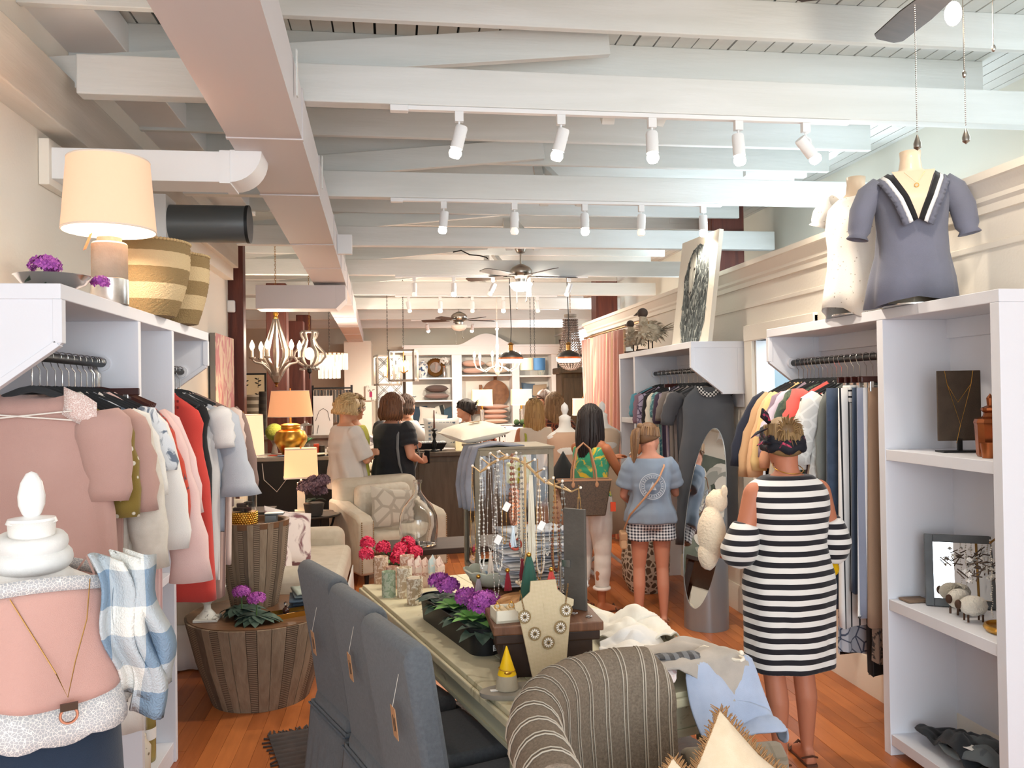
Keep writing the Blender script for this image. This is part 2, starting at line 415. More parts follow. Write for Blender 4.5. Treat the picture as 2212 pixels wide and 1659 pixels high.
def unit_left():
 t=thing('shelving_unit','white built-in clothing cabinet with rods and tower along the left wall','cabinet',(0,0,0))
 X0,X1=XL+.005,-1.05
 obj('top_board',MB().box((X0,2.80,2.04),(X1,4.90,2.09)),m_shelf,t,smooth=0,bev=.003)
 def bracket(y):
  poly=[(X0,2.04),(X1,2.04),(X1,1.90),(X1-.22,1.735),(X0,1.735)]
  b=obj('end_panel',MB().prism(poly,y,y+.022,'y'),m_shelf,t,smooth=0)
  e=MB().box((X1-.025,y-.006,1.90),(X1+.003,y+.028,2.04)).beam((X1-.012,y+.011,1.90),(X1-.225,y+.011,1.745),.034,.022)
  obj('edge_trim',e.box((X0,y-.006,1.725),(X1-.22,y+.028,1.75)),m_shelf,b,smooth=0,bev=.002)
 bracket(2.805);bracket(4.87)
 for y in (3.60,4.12):
  obj('side_panel',MB().box((X0,y,0),(X1,y+.035,2.04)),m_shelf,t,smooth=0,bev=.002)
 obj('back_panel',MB().box((X0,2.83,1.5),(X0+.012,4.87,2.04)).box((X0,3.635,0),(X0+.012,4.12,1.5)),m_shelf,t,smooth=0)
 for z in (.06,.86,1.36):
  obj('shelf',MB().box((X0+.012,3.635,z),(X1-.01,4.12,z+.035)),m_shelf,t,smooth=0,bev=.002)
 obj('toe_board',MB().box((X1-.03,3.635,0),(X1-.012,4.12,.06)),m_shelf,t,smooth=0)
 for a,b_,n in ((2.827,3.60,1),(4.155,4.87,1)):
  r_=obj('hanging_rod',MB().tube([(-1.19,a,1.867),(-1.19,b_,1.867)],.017,14),m_black,t)
  obj('rod_socket',MB().tube([(-1.19,b_-.012,1.867),(-1.19,b_,1.867)],.032,16),m_shelf,r_)
unit_left()
def unit_right(Y0,tower_first,top,name,lab,Yt,Y1):
 t=thing(name,lab,'cabinet',(0,0,0));xf=top['xf'];X1=XR-.005;zt=top['z']
 obj('top_board',MB().box((xf,Y0,zt-.05),(X1,Y1,zt)),m_shelf,t,smooth=0,bev=.003)
 def bracket(y):
  poly=[(X1,zt-.05),(xf,zt-.05),(xf,zt-.20),(xf+.24,zt-.39),(X1,zt-.39)]
  b=obj('end_panel',MB().prism(poly,y,y+.022,'y'),m_shelf,t,smooth=0)
  e=MB().box((xf-.003,y-.006,zt-.2),(xf+.025,y+.028,zt-.05)).beam((xf+.012,y+.011,zt-.2),(xf+.245,y+.011,zt-.38),.034,.022)
  obj('edge_trim',e.box((xf+.24,y-.006,zt-.4),(X1,y+.028,zt-.375)).box((X1-.06,y-.004,zt-.39),(X1-.02,y,zt-.05)),m_shelf,b,smooth=0,bev=.002)
 if tower_first:ty0,ty1,ra,rb=Y0,Yt,Yt,Y1;bracket(Y1-.025)
 else:ty0,ty1,ra,rb=Yt,Y1,Y0,Yt;bracket(Y0+.002)
 for y in (ty0,ty1-.05):
  obj('side_panel',MB().box((xf,y,0),(X1,y+.05,zt-.05)),m_shelf,t,smooth=0,bev=.002)
 obj('back_panel',MB().box((X1-.012,Y0+.02,zt-.5),(X1,Y1-.02,zt-.05)).box((X1-.012,ty0+.05,0),(X1,ty1-.05,zt-.5)),m_shelf,t,smooth=0)
 obj('back_rail',MB().box((X1-.03,ra+.03,zt-.14),(X1-.012,rb-.03,zt-.05)).box((X1-.03,ty0+.05,zt-.14),(X1-.012,ty1-.05,zt-.05)),m_shelf,t,smooth=0,bev=.002)
 for z in top['shelves']:
  obj('shelf',MB().box((xf+.004,ty0+.05,z-.05),(X1-.012,ty1-.05,z)),m_shelf,t,smooth=0,bev=.002)
 r_=obj('hanging_rod',MB().tube([(top['rod'],ra+.03,top['rz']),(top['rod'],rb-.03,top['rz'])],.019,14),m_black,t)
 obj('rod_socket',MB().tube([(top['rod'],rb-.05,top['rz']),(top['rod'],rb-.026,top['rz'])],.034,16),m_shelf,r_)
 return t
unit_right(2.85,True,dict(xf=2.27,z=2.09,shelves=(.10,.73,1.43),rod=2.42,rz=1.88),'shelving_unit','white cabinet with open shelves and clothes rod in the right foreground',3.66,4.84)
unit_right(5.97,False,dict(xf=2.20,z=2.09,shelves=(.30,.85,1.47),rod=2.38,rz=1.88),'shelving_unit','white cabinet below the sheep painting on the right wall',7.45,8.0)
# ================================================================ generic builders
def pillow_mb(w,h,t,n=12,pinch=.08):
 b=MB()
 def f(sg):
  def g(u,v):
   x=2*u-1;y=2*v-1
   k=max(0,(1-x*x)*(1-y*y))**.42
   return (x*w/2*(1-pinch*(1-abs(y))**1*abs(x)),y*h/2*(1-pinch*(1-abs(x))*abs(y)),sg*t/2*k)
  return g
 b.grid(f(1),n,n);k=len(b.v);b.grid(f(-1),n,n)
 b.f=[q if i<n*n else q[::-1] for i,q in enumerate(b.f)]
 return b
def pillow(name,lab,loc,w,h,t,m,rot,group=None,cat='pillow',trim=None,trimw=.02):
 r=thing(name,lab,cat,loc,0,group);r.rotation_euler=rot
 obj('cushion_cover',pillow_mb(w,h,t),m,r,smooth=180)
 if trim:
  b=MB();rr=random.Random(3)
  P=[(-w/2,-h/2),(w/2,-h/2),(w/2,h/2),(-w/2,h/2)]
  for k in range(4):
   a=V((*P[k],0));c=V((*P[(k+1)%4],0));n=int((c-a).length/.0035)
   nrm=V(((c-a).y,-(c-a).x,0)).normalized()
   for i in range(n):
    p=a.lerp(c,i/n)-nrm*.006*sin(PI*i/n)*2
    e=p+nrm*trimw*rr.uniform(.7,1.1)+V((rr.uniform(-.004,.004),rr.uniform(-.004,.004),rr.uniform(-.014,.014)))
    b.tube([p,e],[.0028,.0012],3,cap=False)
  obj('fringe',b,trim,r,smooth=180)
 return r
def shade_lamp(name,lab,loc,shade,base,col='#fff0e0',power=6,rz=0,emit=1.5,group=None,finial=True):
 """shade=(z0,z1,r0,r1,kind)"""
 t=thing(name,lab,'lamp',loc,rz,group)
 z0,z1,r0,r1,kind=shade
 ms=mat('lit_linen_shade'+col+str(emit),col,.9,emit=emit,bump=.1,bscale=120)
 if kind=='round':
  b=MB();n=40
  b.rev([(r0,z0),(r1,z1)],n=n,cap=False);b.rev([(r1-.004,z1),(r0-.004,z0)],n=n,cap=False)
  edge=MB().torus((0,0,z0),r0-.002,.004,n,6).torus((0,0,z1),r1-.002,.004,n,6)
  sp=MB().tube([(-r1,0,z1-.02),(r1,0,z1-.02)],.0025,5).tube([(0,-r1,z1-.02),(0,r1,z1-.02)],.0025,5)
 else:
  q=kind;b=MB()
  def rc(r,z,i=0):return [((sx*r-sx*i),(sy*r*q-sy*i),z) for sx,sy in ((-1,-1),(1,-1),(1,1),(-1,1))]
  b.loft([rc(r0,z0),rc(r1,z1)],True,False);b.loft([rc(r1,z1,.004),rc(r0,z0,.004)],True,False)
  edge=MB()
  for r,z in ((r0,z0),(r1,z1)):
   k=rc(r,z)
   for i in range(4):edge.beam(k[i],k[(i+1)%4],.006,.014)
  sp=MB().tube([(-r1,0,z1-.02),(r1,0,z1-.02)],.0025,5)
 s_=obj('lamp_shade',b,ms,t,smooth=50)
 obj('shade_trim',edge,mat('linen_trim','#f3e2d0',.9),s_,kind='stuff')
 obj('spider',sp,m_brass,s_)
 obj('bulb',MB().sph((0,0,(z0+z1)/2),(.03,.03,.04),12,8),m_bulb,t)
 obj('harp',MB().tube([(0,0,z0-.06),(0,0,z1+.0)],.005,8).tube([(0,0,z1),(0,0,z1+.03)],.008,8),m_brass,t)
 for nm,mb,m in base:obj(nm,mb,m,t)
 lamp('lamp_glow','POINT',(0,0,z0+.3*(z1-z0)),power,WARM,.05,parent=t)
 return t
def leaf_mb(b,p,d,L,w,droop=.3,up=V((0,0,1)),n=5):
 d=V(d).normalized();s_=d.cross(up).normalized();P=V(p)
 rows=[]
 for i in range(n+1):
  t=i/n;c=P+d*L*t-V((0,0,droop*L*t*t));ww=w*sin(PI*min(1,.08+.92*t))**.8*(1 if t<1 else .02)
  rows.append([c-s_*ww+V((0,0,.15*ww)),c,c+s_*ww+V((0,0,.15*ww))])
 b.loft(rows,False,False)
def flower_ball(b,c,r,n,s=.011,rnd=random,flat=.7):
 for i in range(n):
  a=rnd.uniform(0,2*PI);h=rnd.uniform(-.3,1);q=math.sqrt(max(0,1-h*h))
  d=V((q*cos(a),q*sin(a),h*flat));p=V(c)+d*r*rnd.uniform(.8,1.05)
  M=d.to_track_quat('Z','Y').to_matrix().to_4x4()
  for k in range(4):
   an=k*PI/2+rnd.uniform(-.3,.3)
   e=M@V((cos(an)*s,sin(an)*s,.3*s));f1=M@V((cos(an+.6)*s*.7,sin(an+.6)*s*.7,.1*s));f2=M@V((cos(an-.6)*s*.7,sin(an-.6)*s*.7,.1*s))
   b.add([p,p+f2,p+e,p+f1],[(0,1,2,3)])
m_violet=mat('violet_petals','#8e3a96',.7,0,'rand','#c768bd')
m_leafd=mat('dark_leaf','#33473c',.6,0,'noise','#4e6356',20)
m_leafg=mat('bright_leaf','#6fae55',.6,0,'noise','#98cf78',18)
m_stem=mat('green_stem','#4d6b3a',.7)
def violet(name,lab,loc,r=.09,pot=None,heads=1,seed=1,hs=.045,group=None,rz=0):
 rnd=random.Random(seed);t=thing(name,lab,'plant',loc,rz,group)
 ph=0
 if pot:ph=pot[1];obj('pot',MB().rev([(pot[0]*.8,0),(pot[0],ph),(pot[0]*.9,ph),(pot[0]*.85,ph*.9)],n=24),pot[2],t)
 b=MB()
 for i in range(14):
  a=i*2.4;leaf_mb(b,(0,0,ph),(cos(a),sin(a),rnd.uniform(.1,.5)),r*rnd.uniform(.8,1.3),r*.33,.5)
 obj('leaves',b,m_leafd,t,smooth=180)
 for k in range(heads):
  a=k*2.5+seed;hc=V((cos(a)*r*.45*(heads>1),sin(a)*r*.45*(heads>1),ph+r*.75+.02*k))
  fb=MB();flower_ball(fb,hc,hs,150,.012,rnd)
  f=obj('flower_head',fb,m_violet,t,smooth=0)
  obj('stem',MB().tube([(0,0,ph),hc],.004,6),m_stem,t)
 return t
def stack_cloth(b,w,d,n,th=.018,seed=0,z0=0):
 """n folded layers, rounded fold at the front, uneven edges"""
 rnd=random.Random(seed);z=z0
 for i in range(n):
  ww=w*rnd.uniform(.9,1.03);dd=d*rnd.uniform(.92,1.03);ox=rnd.uniform(-.01,.01);oy=rnd.uniform(-.01,.01);k=len(b.v)
  m=16;rings=[]
  for j in range(m+1):
   x=(j/m-.5)*ww
   ring=[]
   for q in range(14):
    a=2*PI*q/14;ry=dd/2;rz_=th*.5
    ring.append((x+ox,oy+ry*(abs(cos(a))**.45)*(1 if cos(a)>0 else -1),z+rz_+rz_*.96*(abs(sin(a))**.8)*(1 if sin(a)>0 else -1)+.006*nz((x*9,cos(a)*3,i*3.1+seed))))
   rings.append(ring)
  b.loft(rings);z+=th
 return z
def drape(b,c,w,d,amp,fall,seed=0,n=34,edge=None,top=None,r=.09,fold=1):
 """cloth laid on a surface, irregular outline, wrinkles; fall(x,y)->drop"""
 for sgn in (0,):
  def g(u,v):
   a=2*PI*u;rad=v;
   ex=1+.22*nz((cos(a)*1.3,sin(a)*1.3,seed),1)
   x=cos(a)*rad*w/2*ex;y=sin(a)*rad*d/2*ex
   q=max(abs(cos(a)),abs(sin(a)));sq=1/(q**.55);x*=sq*.86;y*=sq*.86
   z=amp*(abs(nz((x*5,y*5,seed),1))*1.4+.45*abs(nz((x*14,y*14,seed+5),1)))*(1-.3*rad**4)+(.02+.012*cos(rad*PI/2))
   P=V((c[0]+x,c[1]+y,c[2]+z));P.z-=fall(P.x,P.y) if fall else 0
   return P
  b.grid(g,n*2,n)
 return b
m_linen=cloth('#cbbfa9','#c2b59e',scale=30)
m_linenl=cloth('#dcd3c3','#d2c7b5',scale=30)
# ================================================================ LEFT CABINET TOP
t=shade_lamp('table_lamp','large table lamp with drum shade and concrete base on the left cabinet top',(-1.105,3.43,2.09),(.29,.565,.172,.150,'round'),[('lamp_base',MB().rev([(.0,.0),(.066,0),(.066,.235),(.06,.242),(.045,.244),(.045,.262),(.0,.263)],n=36),mat('concrete','#a0978a',.85,0,'noise','#877e72',8,bump=.3,bscale=40)),('silver_band',MB().rev([(.068,0),(.069,.002),(.069,.098),(.067,.1)],n=36,cap=False),mat('silver_leaf','#d8d6d2',.32,.9,'noise','#b9b6b0',20)),('lamp_neck',MB().tube([(0,0,.26),(0,0,.33)],.011,12),mat('ivory_neck','#efe4cc',.5))],'#e9bf9f',16,emit=.42)
obj('price_tag',MB().box((-.001,-.018,-.07),(.001,.018,0)),m_tag,t,loc=(-.05,-.05,.27),rz=.6,smooth=0).rotation_euler=(0,.35,.6)
t=thing('violet_bowl','silver bowl of purple violets beside the concrete lamp on the left cabinet','plant',(-1.17,3.06,2.09))
obj('bowl',MB().rev([(.04,0),(.05,.008),(.10,.03),(.12,.055),(.125,.058),(.118,.058),(.09,.03),(.0,.02)],n=32),m_chrome,t)
b=MB();rr=random.Random(4)
for i in range(16):
 a=i*2.4;leaf_mb(b,(.0,0,.05),(cos(a),sin(a),rr.uniform(.05,.6)),.12*rr.uniform(.6,1),.035,.4)
obj('leaves',b,m_leafd,t,smooth=180)
b=MB();flower_ball(b,(-.02,-.02,.09),.05,170,.012,rr);obj('flower_head',b,m_violet,t,smooth=0)
b=MB();flower_ball(b,(.12,.10,.05),.03,60,.011,rr);obj('flower_head',b,m_violet,t,smooth=0)
m_bask=mat('seagrass','#cbb48c',.9,0,'stripez','#8d7650',7.2,bump=.6,bscale=150,thr=.5)
def basket(name,lab,loc,rx,ry,h,rz):
 t=thing(name,lab,'basket',loc,rz)
 rings=[];N_=56;M_=30
 for i in range(M_+1):
  z=h*i/M_;k=.66+.34*sin(min(1,z/h*1.25)*PI/2)
  row=[]
  for j in range(N_):
   a=2*PI*j/N_;ripple=.0035*((i%2)*2-1)*((j%2)*2-1)
   row.append(((rx*k+ripple)*cos(a),(ry*k+ripple)*sin(a),z))
  rings.append(row)
 inner=[[(p[0]*.95,p[1]*.95,p[2]) for p in rings[-1]],[(p[0]*.93,p[1]*.93,.03) for p in rings[1]]]
 o=obj('basket_body',MB().loft(rings+inner,True,True),m_bask,t,smooth=60)
 b=MB()
 for a0,a1 in ((0,1),):
  for j in range(72):
   a=2*PI*j/72;b.sph((rx*cos(a),ry*sin(a),h+.001),(.009,.009,.007),6,4)
 obj('braided_rim',b,mat('straw_rim','#bda478',.9),t,smooth=180)
basket('woven_basket','large striped seagrass basket nearer the lamp on the left cabinet',(-1.11,3.93,2.09),.185,.17,.33,.25)
basket('woven_basket','second striped seagrass basket tucked behind the first on the cabinet',(-1.10,4.36,2.09),.17,.15,.34,-.1)
# ================================================================ DRUM TABLES
def stave_drum(name,lab,loc,rb,rt,h,n,dish=False):
 t=thing(name,lab,'table',loc);rnd=random.Random(n)
 tones=[mat('stave_%d'%i,c,.75,0,'wood',c2,6,stretch=(5,5,.8),bump=.35,bscale=25) for i,(c,c2) in enumerate([('#8d7a66','#75624f'),('#9c8a74','#83705c'),('#6d5c4c','#584a3d')])]
 m_saw=mat('saw_marked_stave','#94816c',.8,0,'wavez','#5b4b3c',28,stretch=(.12,.12,1),thr=.42,bump=.4,bscale=60)
 a=0
 edges=[]
 while a<2*PI-.01:
  w=rnd.uniform(.12,.24);w=min(w,2*PI-a);
  if 2*PI-a-w<.1:w=2*PI-a
  edges.append((a,a+w));a+=w
 for i,(a0,a1) in enumerate(edges):
  da=.004;pr=rnd.uniform(-.001,.002)
  def P(r,a,z):return (r*cos(a),r*sin(a),z)
  k=3;r_=[]
  for z,r in ((0,rb),(h*.5,(rb+rt)/2+.012*(1)),(h,rt)):
   ring=[P(r+pr,a0+da+(a1-a0-2*da)*q/k,z) for q in range(k+1)]+[P(r-.02,a0+da+(a1-a0-2*da)*q/k,z) for q in range(k,-1,-1)]
   r_.append(ring)
  obj('stave',MB().loft(r_),m_saw if i%3==1 else tones[rnd.randrange(3)],t,smooth=30)
 mt=mat('drum_top','#7a563a',.45,0,'wood','#5a3d28',4,stretch=(1,6,1),bump=.15,bscale=30)
 if dish:obj('tray_top',MB().rev([(.0,h-.03),(rt-.04,h-.03),(rt-.03,h-.002),(rt-.018,h+.004),(rt+.001,h+.002),(rt-.002,h-.03),(0,h-.04)],n=56,cap=False),mt,t)
 else:obj('table_top',MB().rev([(0,h-.02),(rt-.014,h-.02),(rt-.014,h+.004),(0,h+.004)],n=56,cap=False),mt,t)
 return t
stave_drum('drum_table','low wide drum table of mixed timber staves on the floor',(-.79,4.95,0),.27,.41,.48,7)
stave_drum('drum_table','tall tapered stave drum table stacked on the low one',(-.85,5.12,.485),.135,.205,.50,11,True)
UD=V((-.85,5.12,.957))
t=thing('hurricane_vase','glass cylinder with hammered gold base holding soaps on the tall drum','vase',(UD.x-.055,UD.y-.02,UD.z))
obj('glass_cylinder',MB().rev([(.078,.085),(.078,.235),(.0755,.235),(.0755,.085)],n=36,cap=False),m_glass,t)
b=MB();n=32
for i in range(7):
 z=.012*i
 for j in range(n):
  a=2*PI*(j+.5*(i%2))/n;b.sph((.0765*cos(a),.0765*sin(a),z+.006),(.0078,.0078,.0078),6,4)
b.rev([(0,0),(.076,0),(.078,.085),(0,.087)],n=36)
obj('gold_base',b,m_gold,t,smooth=60)
for i,(dx_,dy_,dz,c) in enumerate([(-.03,-.02,.1,'#e3b9b6'),(.025,-.03,.1,'#d9a9a7'),(0,.03,.1,'#efe6da'),(-.01,-.01,.125,'#e8c6c0'),(.03,.02,.13,'#f3eee6')]):
 s_=tag(obj('soap_bar',MB().cbox((0,0,0),(.055,.035,.022),Matrix.Rotation(i*1.1,3,'Z')),mat('soap'+c,c,.6),loc=(UD.x-.055+dx_*.9,UD.y-.02+dy_*.9,UD.z+dz),bev=.004,smooth=0),['pink soap bar at the bottom left','rosy soap bar at the bottom right','cream soap bar at the back','pale pink soap bar in the middle','white soap bar on top'][i]+' of the glass cylinder','soap','soaps in the glass cylinder')
t=thing('trinket_box','small pewter lidded box on the rim of the tall drum','box',(UD.x+.10,UD.y+.02,UD.z+.0))
obj('box_body',MB().box((-.035,-.035,0),(.035,.035,.055)),mat('pewter','#7f8688',.3,.6),t,bev=.004,smooth=0)
obj('box_lid',MB().box((-.038,-.038,.056),(.075,.038,.066)),mat('pewter','#7f8688',.3,.6),t,bev=.003,smooth=0)
t=thing('bead_garland','string of pale wooden beads lying on the tall drum top','garland',(UD.x+.08,UD.y-.1,UD.z+.0))
for i in range(22):
 a=i*.33;obj('bead',MB().sph((0,0,0),.0085,8,6),mat('pale_wood_bead','#cdb595',.6),t,loc=(-.07+.009*i*.8+.01*cos(a*2),.03*sin(a),.009)) if i==0 else inst(bd,'bead',t,(-.07+.0085*i*.85,.03*sin(a),.009))
 if i==0:bd=t.children[0]
LD=.484
def urn(loc):
 t=thing('garden_urn','chippy white metal urn with a ball on the low drum','urn',loc)
 m=mat('chipped_white','#dad8cf',.6,0,'patch','#3d3a35',26,thr=.64,bump=.3,bscale=60)
 obj('urn_foot',MB().box((-.065,-.065,0),(.065,.065,.014)).rev([(.055,.014),(.045,.03),(.02,.06),(.018,.085),(.03,.1)],n=28),m,t,bev=.002,smooth=40)
 rings=[]
 for i in range(9):
  q=i/8;r=.03+.055*sin(q*PI/2);z=.1+.065*q
  rings.append([((r+.004*abs(sin(j*PI/4)))*cos(2*PI*j/48),(r+.004*abs(sin(j*PI/4)))*sin(2*PI*j/48),z) for j in range(48)])
 obj('fluted_bowl',MB().loft(rings),m,t,smooth=60)
 b=MB().rev([(.084,.165),(.094,.172),(.094,.186),(.085,.19)],n=36)
 for j in range(28):b.sph((.095*cos(j*2*PI/28),.095*sin(j*2*PI/28),.179),.006,6,4)
 obj('beaded_rim',b,m,t,smooth=60)
 tag(obj('mosaic_ball',MB().sph((0,0,0),.062,20,14),mat('cracked_white','#e2ded4',.4,0,'cells','#5c574e',30,thr=.25),loc=(loc[0],loc[1],loc[2]+.232)),'crackled white decorative ball in the chippy urn','ball')
urn((-1.055,4.82,LD))
violet('potted_violet','dark leaved purple violet at the back of the low drum',(-.87,4.82,LD),.13,(.05,.045,m_black),1,3,.05)
violet('potted_violet','purple violet with flower head at the front rim of the low drum',(-.77,4.70,LD),.12,(.045,.04,m_black),1,8,.05)
t=thing('brass_tray','small brass rimmed tray with bottle on the low drum','tray',(-.60,4.82,LD),.5)
obj('tray_floor',MB().box((-.10,-.05,0),(.10,.05,.008)),m_black,t,smooth=0)
obj('tray_rim',MB().box((-.1,-.053,0),(.1,-.049,.028)).box((-.1,.049,0),(.1,.053,.028)).box((-.103,-.05,0),(-.099,.05,.028)).box((.099,-.05,0),(.103,.05,.028)),m_gold,t,smooth=0)
t=thing('perfume_bottle','small round glass perfume bottle in the brass tray','bottle',(-.63,4.82,LD+.009))
obj('bottle_body',MB().sph((0,0,.02),(.02,.02,.02),14,10).tube([(0,0,.035),(0,0,.05)],.007,10),mat('dark_amber','#3a2018',.1,0),t)
obj('stopper',MB().sph((0,0,.06),.011,10,8),m_glass,t)
for i,(c,c2) in enumerate([('#33424f','#44566a'),('#3d5061','#2c3a47'),('#55697a','#3e4f5e'),('#7d8b90','#93a09e'),('#a9b2a6','#8f9a8c')]):
 b=MB();stack_cloth(b,.30,.22,1,.022,i)
 tag(obj('folded_throw',b,cloth(c,c2,scale=12),loc=(-.47,5.02,.487+.022*i),rz=.1*i-.1,smooth=180),['lowest dark navy throw of the folded stack by the sofa arm','second navy throw from the bottom of the folded stack','middle slate blue throw of the folded stack','blue grey throw second from the top of the folded stack','pale sage throw on top of the folded stack'][i],'throw','folded throws by the sofa')
# ================================================================ SOFA, ARMCHAIR, SIDE TABLES
def fluff(v0,v1,m,par,name,bev=.04,amp=.006):
 x0,y0,z0=v0;x1,y1,z1=v1;b=MB();nx,ny=10,10
 o=obj(name,MB().box(v0,v1),m,par,bev=bev,smooth=60);o.modifiers['b'].segments=4
 return o
t=thing('sofa','oatmeal linen slipcovered sofa along the left wall','sofa',(-.95,6.42,0))
m_sofa=cloth('#cfc5b4','#c3b8a5',scale=14)
fluff((-.52,-.72,.26),(.56,.72,.47),m_sofa,t,'seat_cushion',.05)
fluff((-.55,-.92,.10),(-.28,.92,.86),m_sofa,t,'sofa_back',.07)
for s_ in (-1,1):fluff((-.54,s_*.82-.12,.10),(.50,s_*.82+.12,.60),m_sofa,t,'sofa_arm',.08)
b=MB()
def skirt(P0,P1,n=40,h=.28):
 P0=V(P0);P1=V(P1);d=(P1-P0);nn=V((d.y,-d.x,0)).normalized()
 b.grid(lambda u,v:P0+d*u+nn*(.012+.012*v*sin(u*60))+V((0,0,h*(1-v)+.01)),n,3)
skirt((-.55,-.94,0),(.5,-.94,0));skirt((.5,-.94,0),(.52,-.70,0),10);skirt((.56,-.72,0),(.56,.72,0));skirt((.5,.70,0),(.5,.94,0),10)
obj('skirt',b,cloth('#d9d6d2'),t,solid=.006,smooth=180)
m_marb=cloth('#e9dcd6','#7d4f55','patch',5,thr=.54)
pillow('marbled_pillow','marbled white and plum pillow standing on the linen sofa',(-.78,6.15,.70),.42,.42,.15,m_marb,(1.25,.25,.75))
pillow('marbled_pillow','second marbled pillow lying lower in front on the sofa',(-.86,5.88,.60),.44,.40,.14,m_marb,(1.1,.5,.95))
t=thing('armchair','oatmeal armchair with rolled arms and brass nailheads by the side table','armchair',(-.10,8.08,0),.42)
fluff((-.30,-.42,.28),(.30,.22,.47),m_sofa,t,'seat_cushion',.05)
fluff((-.42,.16,.12),(.42,.42,.92),m_sofa,t,'chair_back',.08)
for s_ in (-1,1):
 prof=[]
 for z,y in ((.10,-.42),(.58,-.42),(.63,-.34),(.66,-.1),(.72,.2),(.72,.4),(.10,.4)):prof.append((y,z))
 a=obj('chair_arm',MB().prism(prof,s_*.37-.075,s_*.37+.075,'x'),m_sofa,t,bev=.03,smooth=60)
 nb=MB()
 for xx in (-.055,.055):
  for k in range(26):nb.sph((s_*.37+xx,-.424,.13+k*.018),(.006,.004,.006),6,4)
 obj('nailheads',nb,m_brass,a,smooth=180)
 for yy in (-.36,.34):obj('chair_leg',MB().tube([(s_*.36,yy,.12),(s_*.36,yy,0)],[.026,.018],8),m_black,t)
fluff((-.28,.02,.45),(.28,.2,.86),m_linenl,t,'back_cushion',.07)
pillow('patterned_pillow','grey quatrefoil patterned pillow leaning in the oatmeal armchair',(-.05,7.85,.66),.42,.40,.13,cloth('#a9a093','#c5bdb0','cells',8,thr=.5),(1.15,.15,.35))
t=thing('side_table','round dark iron side table with curved legs before the armchair','table',(-.80,7.95,0))
obj('table_top',MB().rev([(0,.60),(.26,.60),(.275,.612),(.275,.622),(.262,.622),(.255,.612),(0,.612)],n=44,cap=False),mat('zinc_top','#514d49',.4,.5),t)
for k in range(4):
 a=k*PI/2+.5;obj('table_leg',MB().tube([(cos(a)*r,sin(a)*r,z) for r,z in ((.24,.6),(.21,.5),(.12,.36),(.10,.22),(.16,.08),(.23,0))],.011,8),m_iron,t)
def hydrangea(loc,lab):
 t=thing('hydrangea_pot',lab,'plant',loc);rnd=random.Random(2)
 obj('pot',MB().rev([(.0,0),(.075,0),(.095,.11),(.085,.115),(0,.1)],n=30),mat('dark_pot','#3a3533',.6),t)
 for k in range(9):
  a=k*2.4;c=(cos(a)*.09*(k>0),sin(a)*.09*(k>0),.21+.05*(k%3)+.04*(k==0))
  b=MB();flower_ball(b,c,.062,110,.02,rnd,1)
  obj('bloom',b,mat('hydrangea_petals','#8c6f79',.8,0,'rand','#5f4653'),t,smooth=0)
 b=MB()
 for i in range(10):leaf_mb(b,(0,0,.13),(cos(i*2.1),sin(i*2.1),.6),.13,.04,.5)
 obj('leaves',b,m_leafd,t,smooth=180)
hydrangea((-.76,7.82,.623),'dusty purple hydrangea in dark pot on the round side table')
m_alab=mat('alabaster','#f3dcbb',.4,emit=.2)
shade_lamp('table_lamp','small lamp with square linen shade behind the hydrangea',(-.90,8.06,.623),(.33,.60,.155,.145,.6),[('lamp_base',MB().box((-.035,-.035,0),(.035,.035,.28)).box((-.06,-.06,0),(.06,.06,.02)).tube([(0,0,.28),(0,0,.36)],.008,8),m_alab)],'#f0c08e',6,rz=.15,emit=.6)
t=thing('end_table','dark end table behind the drum tables holding a white lamp','table',(-1.36,7.78,0))
obj('table_top',MB().box((-.25,-.2,.67),(.25,.2,.70)),m_black,t,bev=.004,smooth=0)
for a in (-1,1):
 for c in (-1,1):obj('table_leg',MB().box((a*.22-.02,c*.17-.02,0),(a*.22+.02,c*.17+.02,.67)),m_black,t,smooth=0)
shade_lamp('table_lamp','white column lamp with tall pale drum shade behind the tall drum',(-1.36,7.70,.70),(.50,.86,.18,.17,'round'),[('lamp_base',MB().box((-.045,-.045,.0),(.045,.045,.42)).tube([(0,0,.42),(0,0,.52)],.009,8),m_alab)],'#efcfa6',8,emit=.65)
# ================================================================ DINING TABLE AND WHAT STANDS ON IT
TC=V((.489,3.452,0));TA=math.radians(15.8);RT=Rz(TA)
def tl(x,y,z):return T(TC)@RT@V((x,y,z))
m_cream=mat('distressed_cream','#cfc7a8',.55,0,'patch','#a89c78',9,thr=.66,bump=.2,bscale=30)
m_cream2=mat('distressed_cream_apron','#bfbca2',.6,0,'patch','#8a8468',12,thr=.68,bump=.2,bscale=30)
t=thing('dining_table','long distressed cream farmhouse table carrying jewellery and clothes','table',TC,TA)
for i in range(5):
 w=.84/5;obj('top_plank',MB().box((-.42+w*i+.0012,-.975,.725),(-.42+w*(i+1)-.0012,.975,.76)),m_cream,t,smooth=0,bev=.003)
obj('edge_moulding',MB().box((-.435,-.99,.715),(-.421,.99,.745)).box((.421,-.99,.715),(.435,.99,.745)).box((-.435,-.99,.715),(.435,-.976,.745)).box((-.435,.976,.715),(.435,.99,.745)),m_cream,t,smooth=0,bev=.005)
for a,b_,c,d_ in ((-.385,-.93,-.365,.93),(.365,-.93,.385,.93),(-.37,-.945,.37,-.925),(-.37,.925,.37,.945)):
 ap=obj('apron',MB().box((a,b_,.60),(c,d_,.72)),m_cream2,t,smooth=0,bev=.002)
for y in (-1,1):
 fr=MB()
 for z in (.625,.695):fr.box((-.29,y*.947-.004,z-.004),(.29,y*.947+.004,z+.004))
 for x in (-.29,.29):fr.box((x-.004,y*.947-.004,.625),(x+.004,y*.947+.004,.695))
 obj('panel_bead',fr,m_cream2,t,smooth=0)
fr=MB()
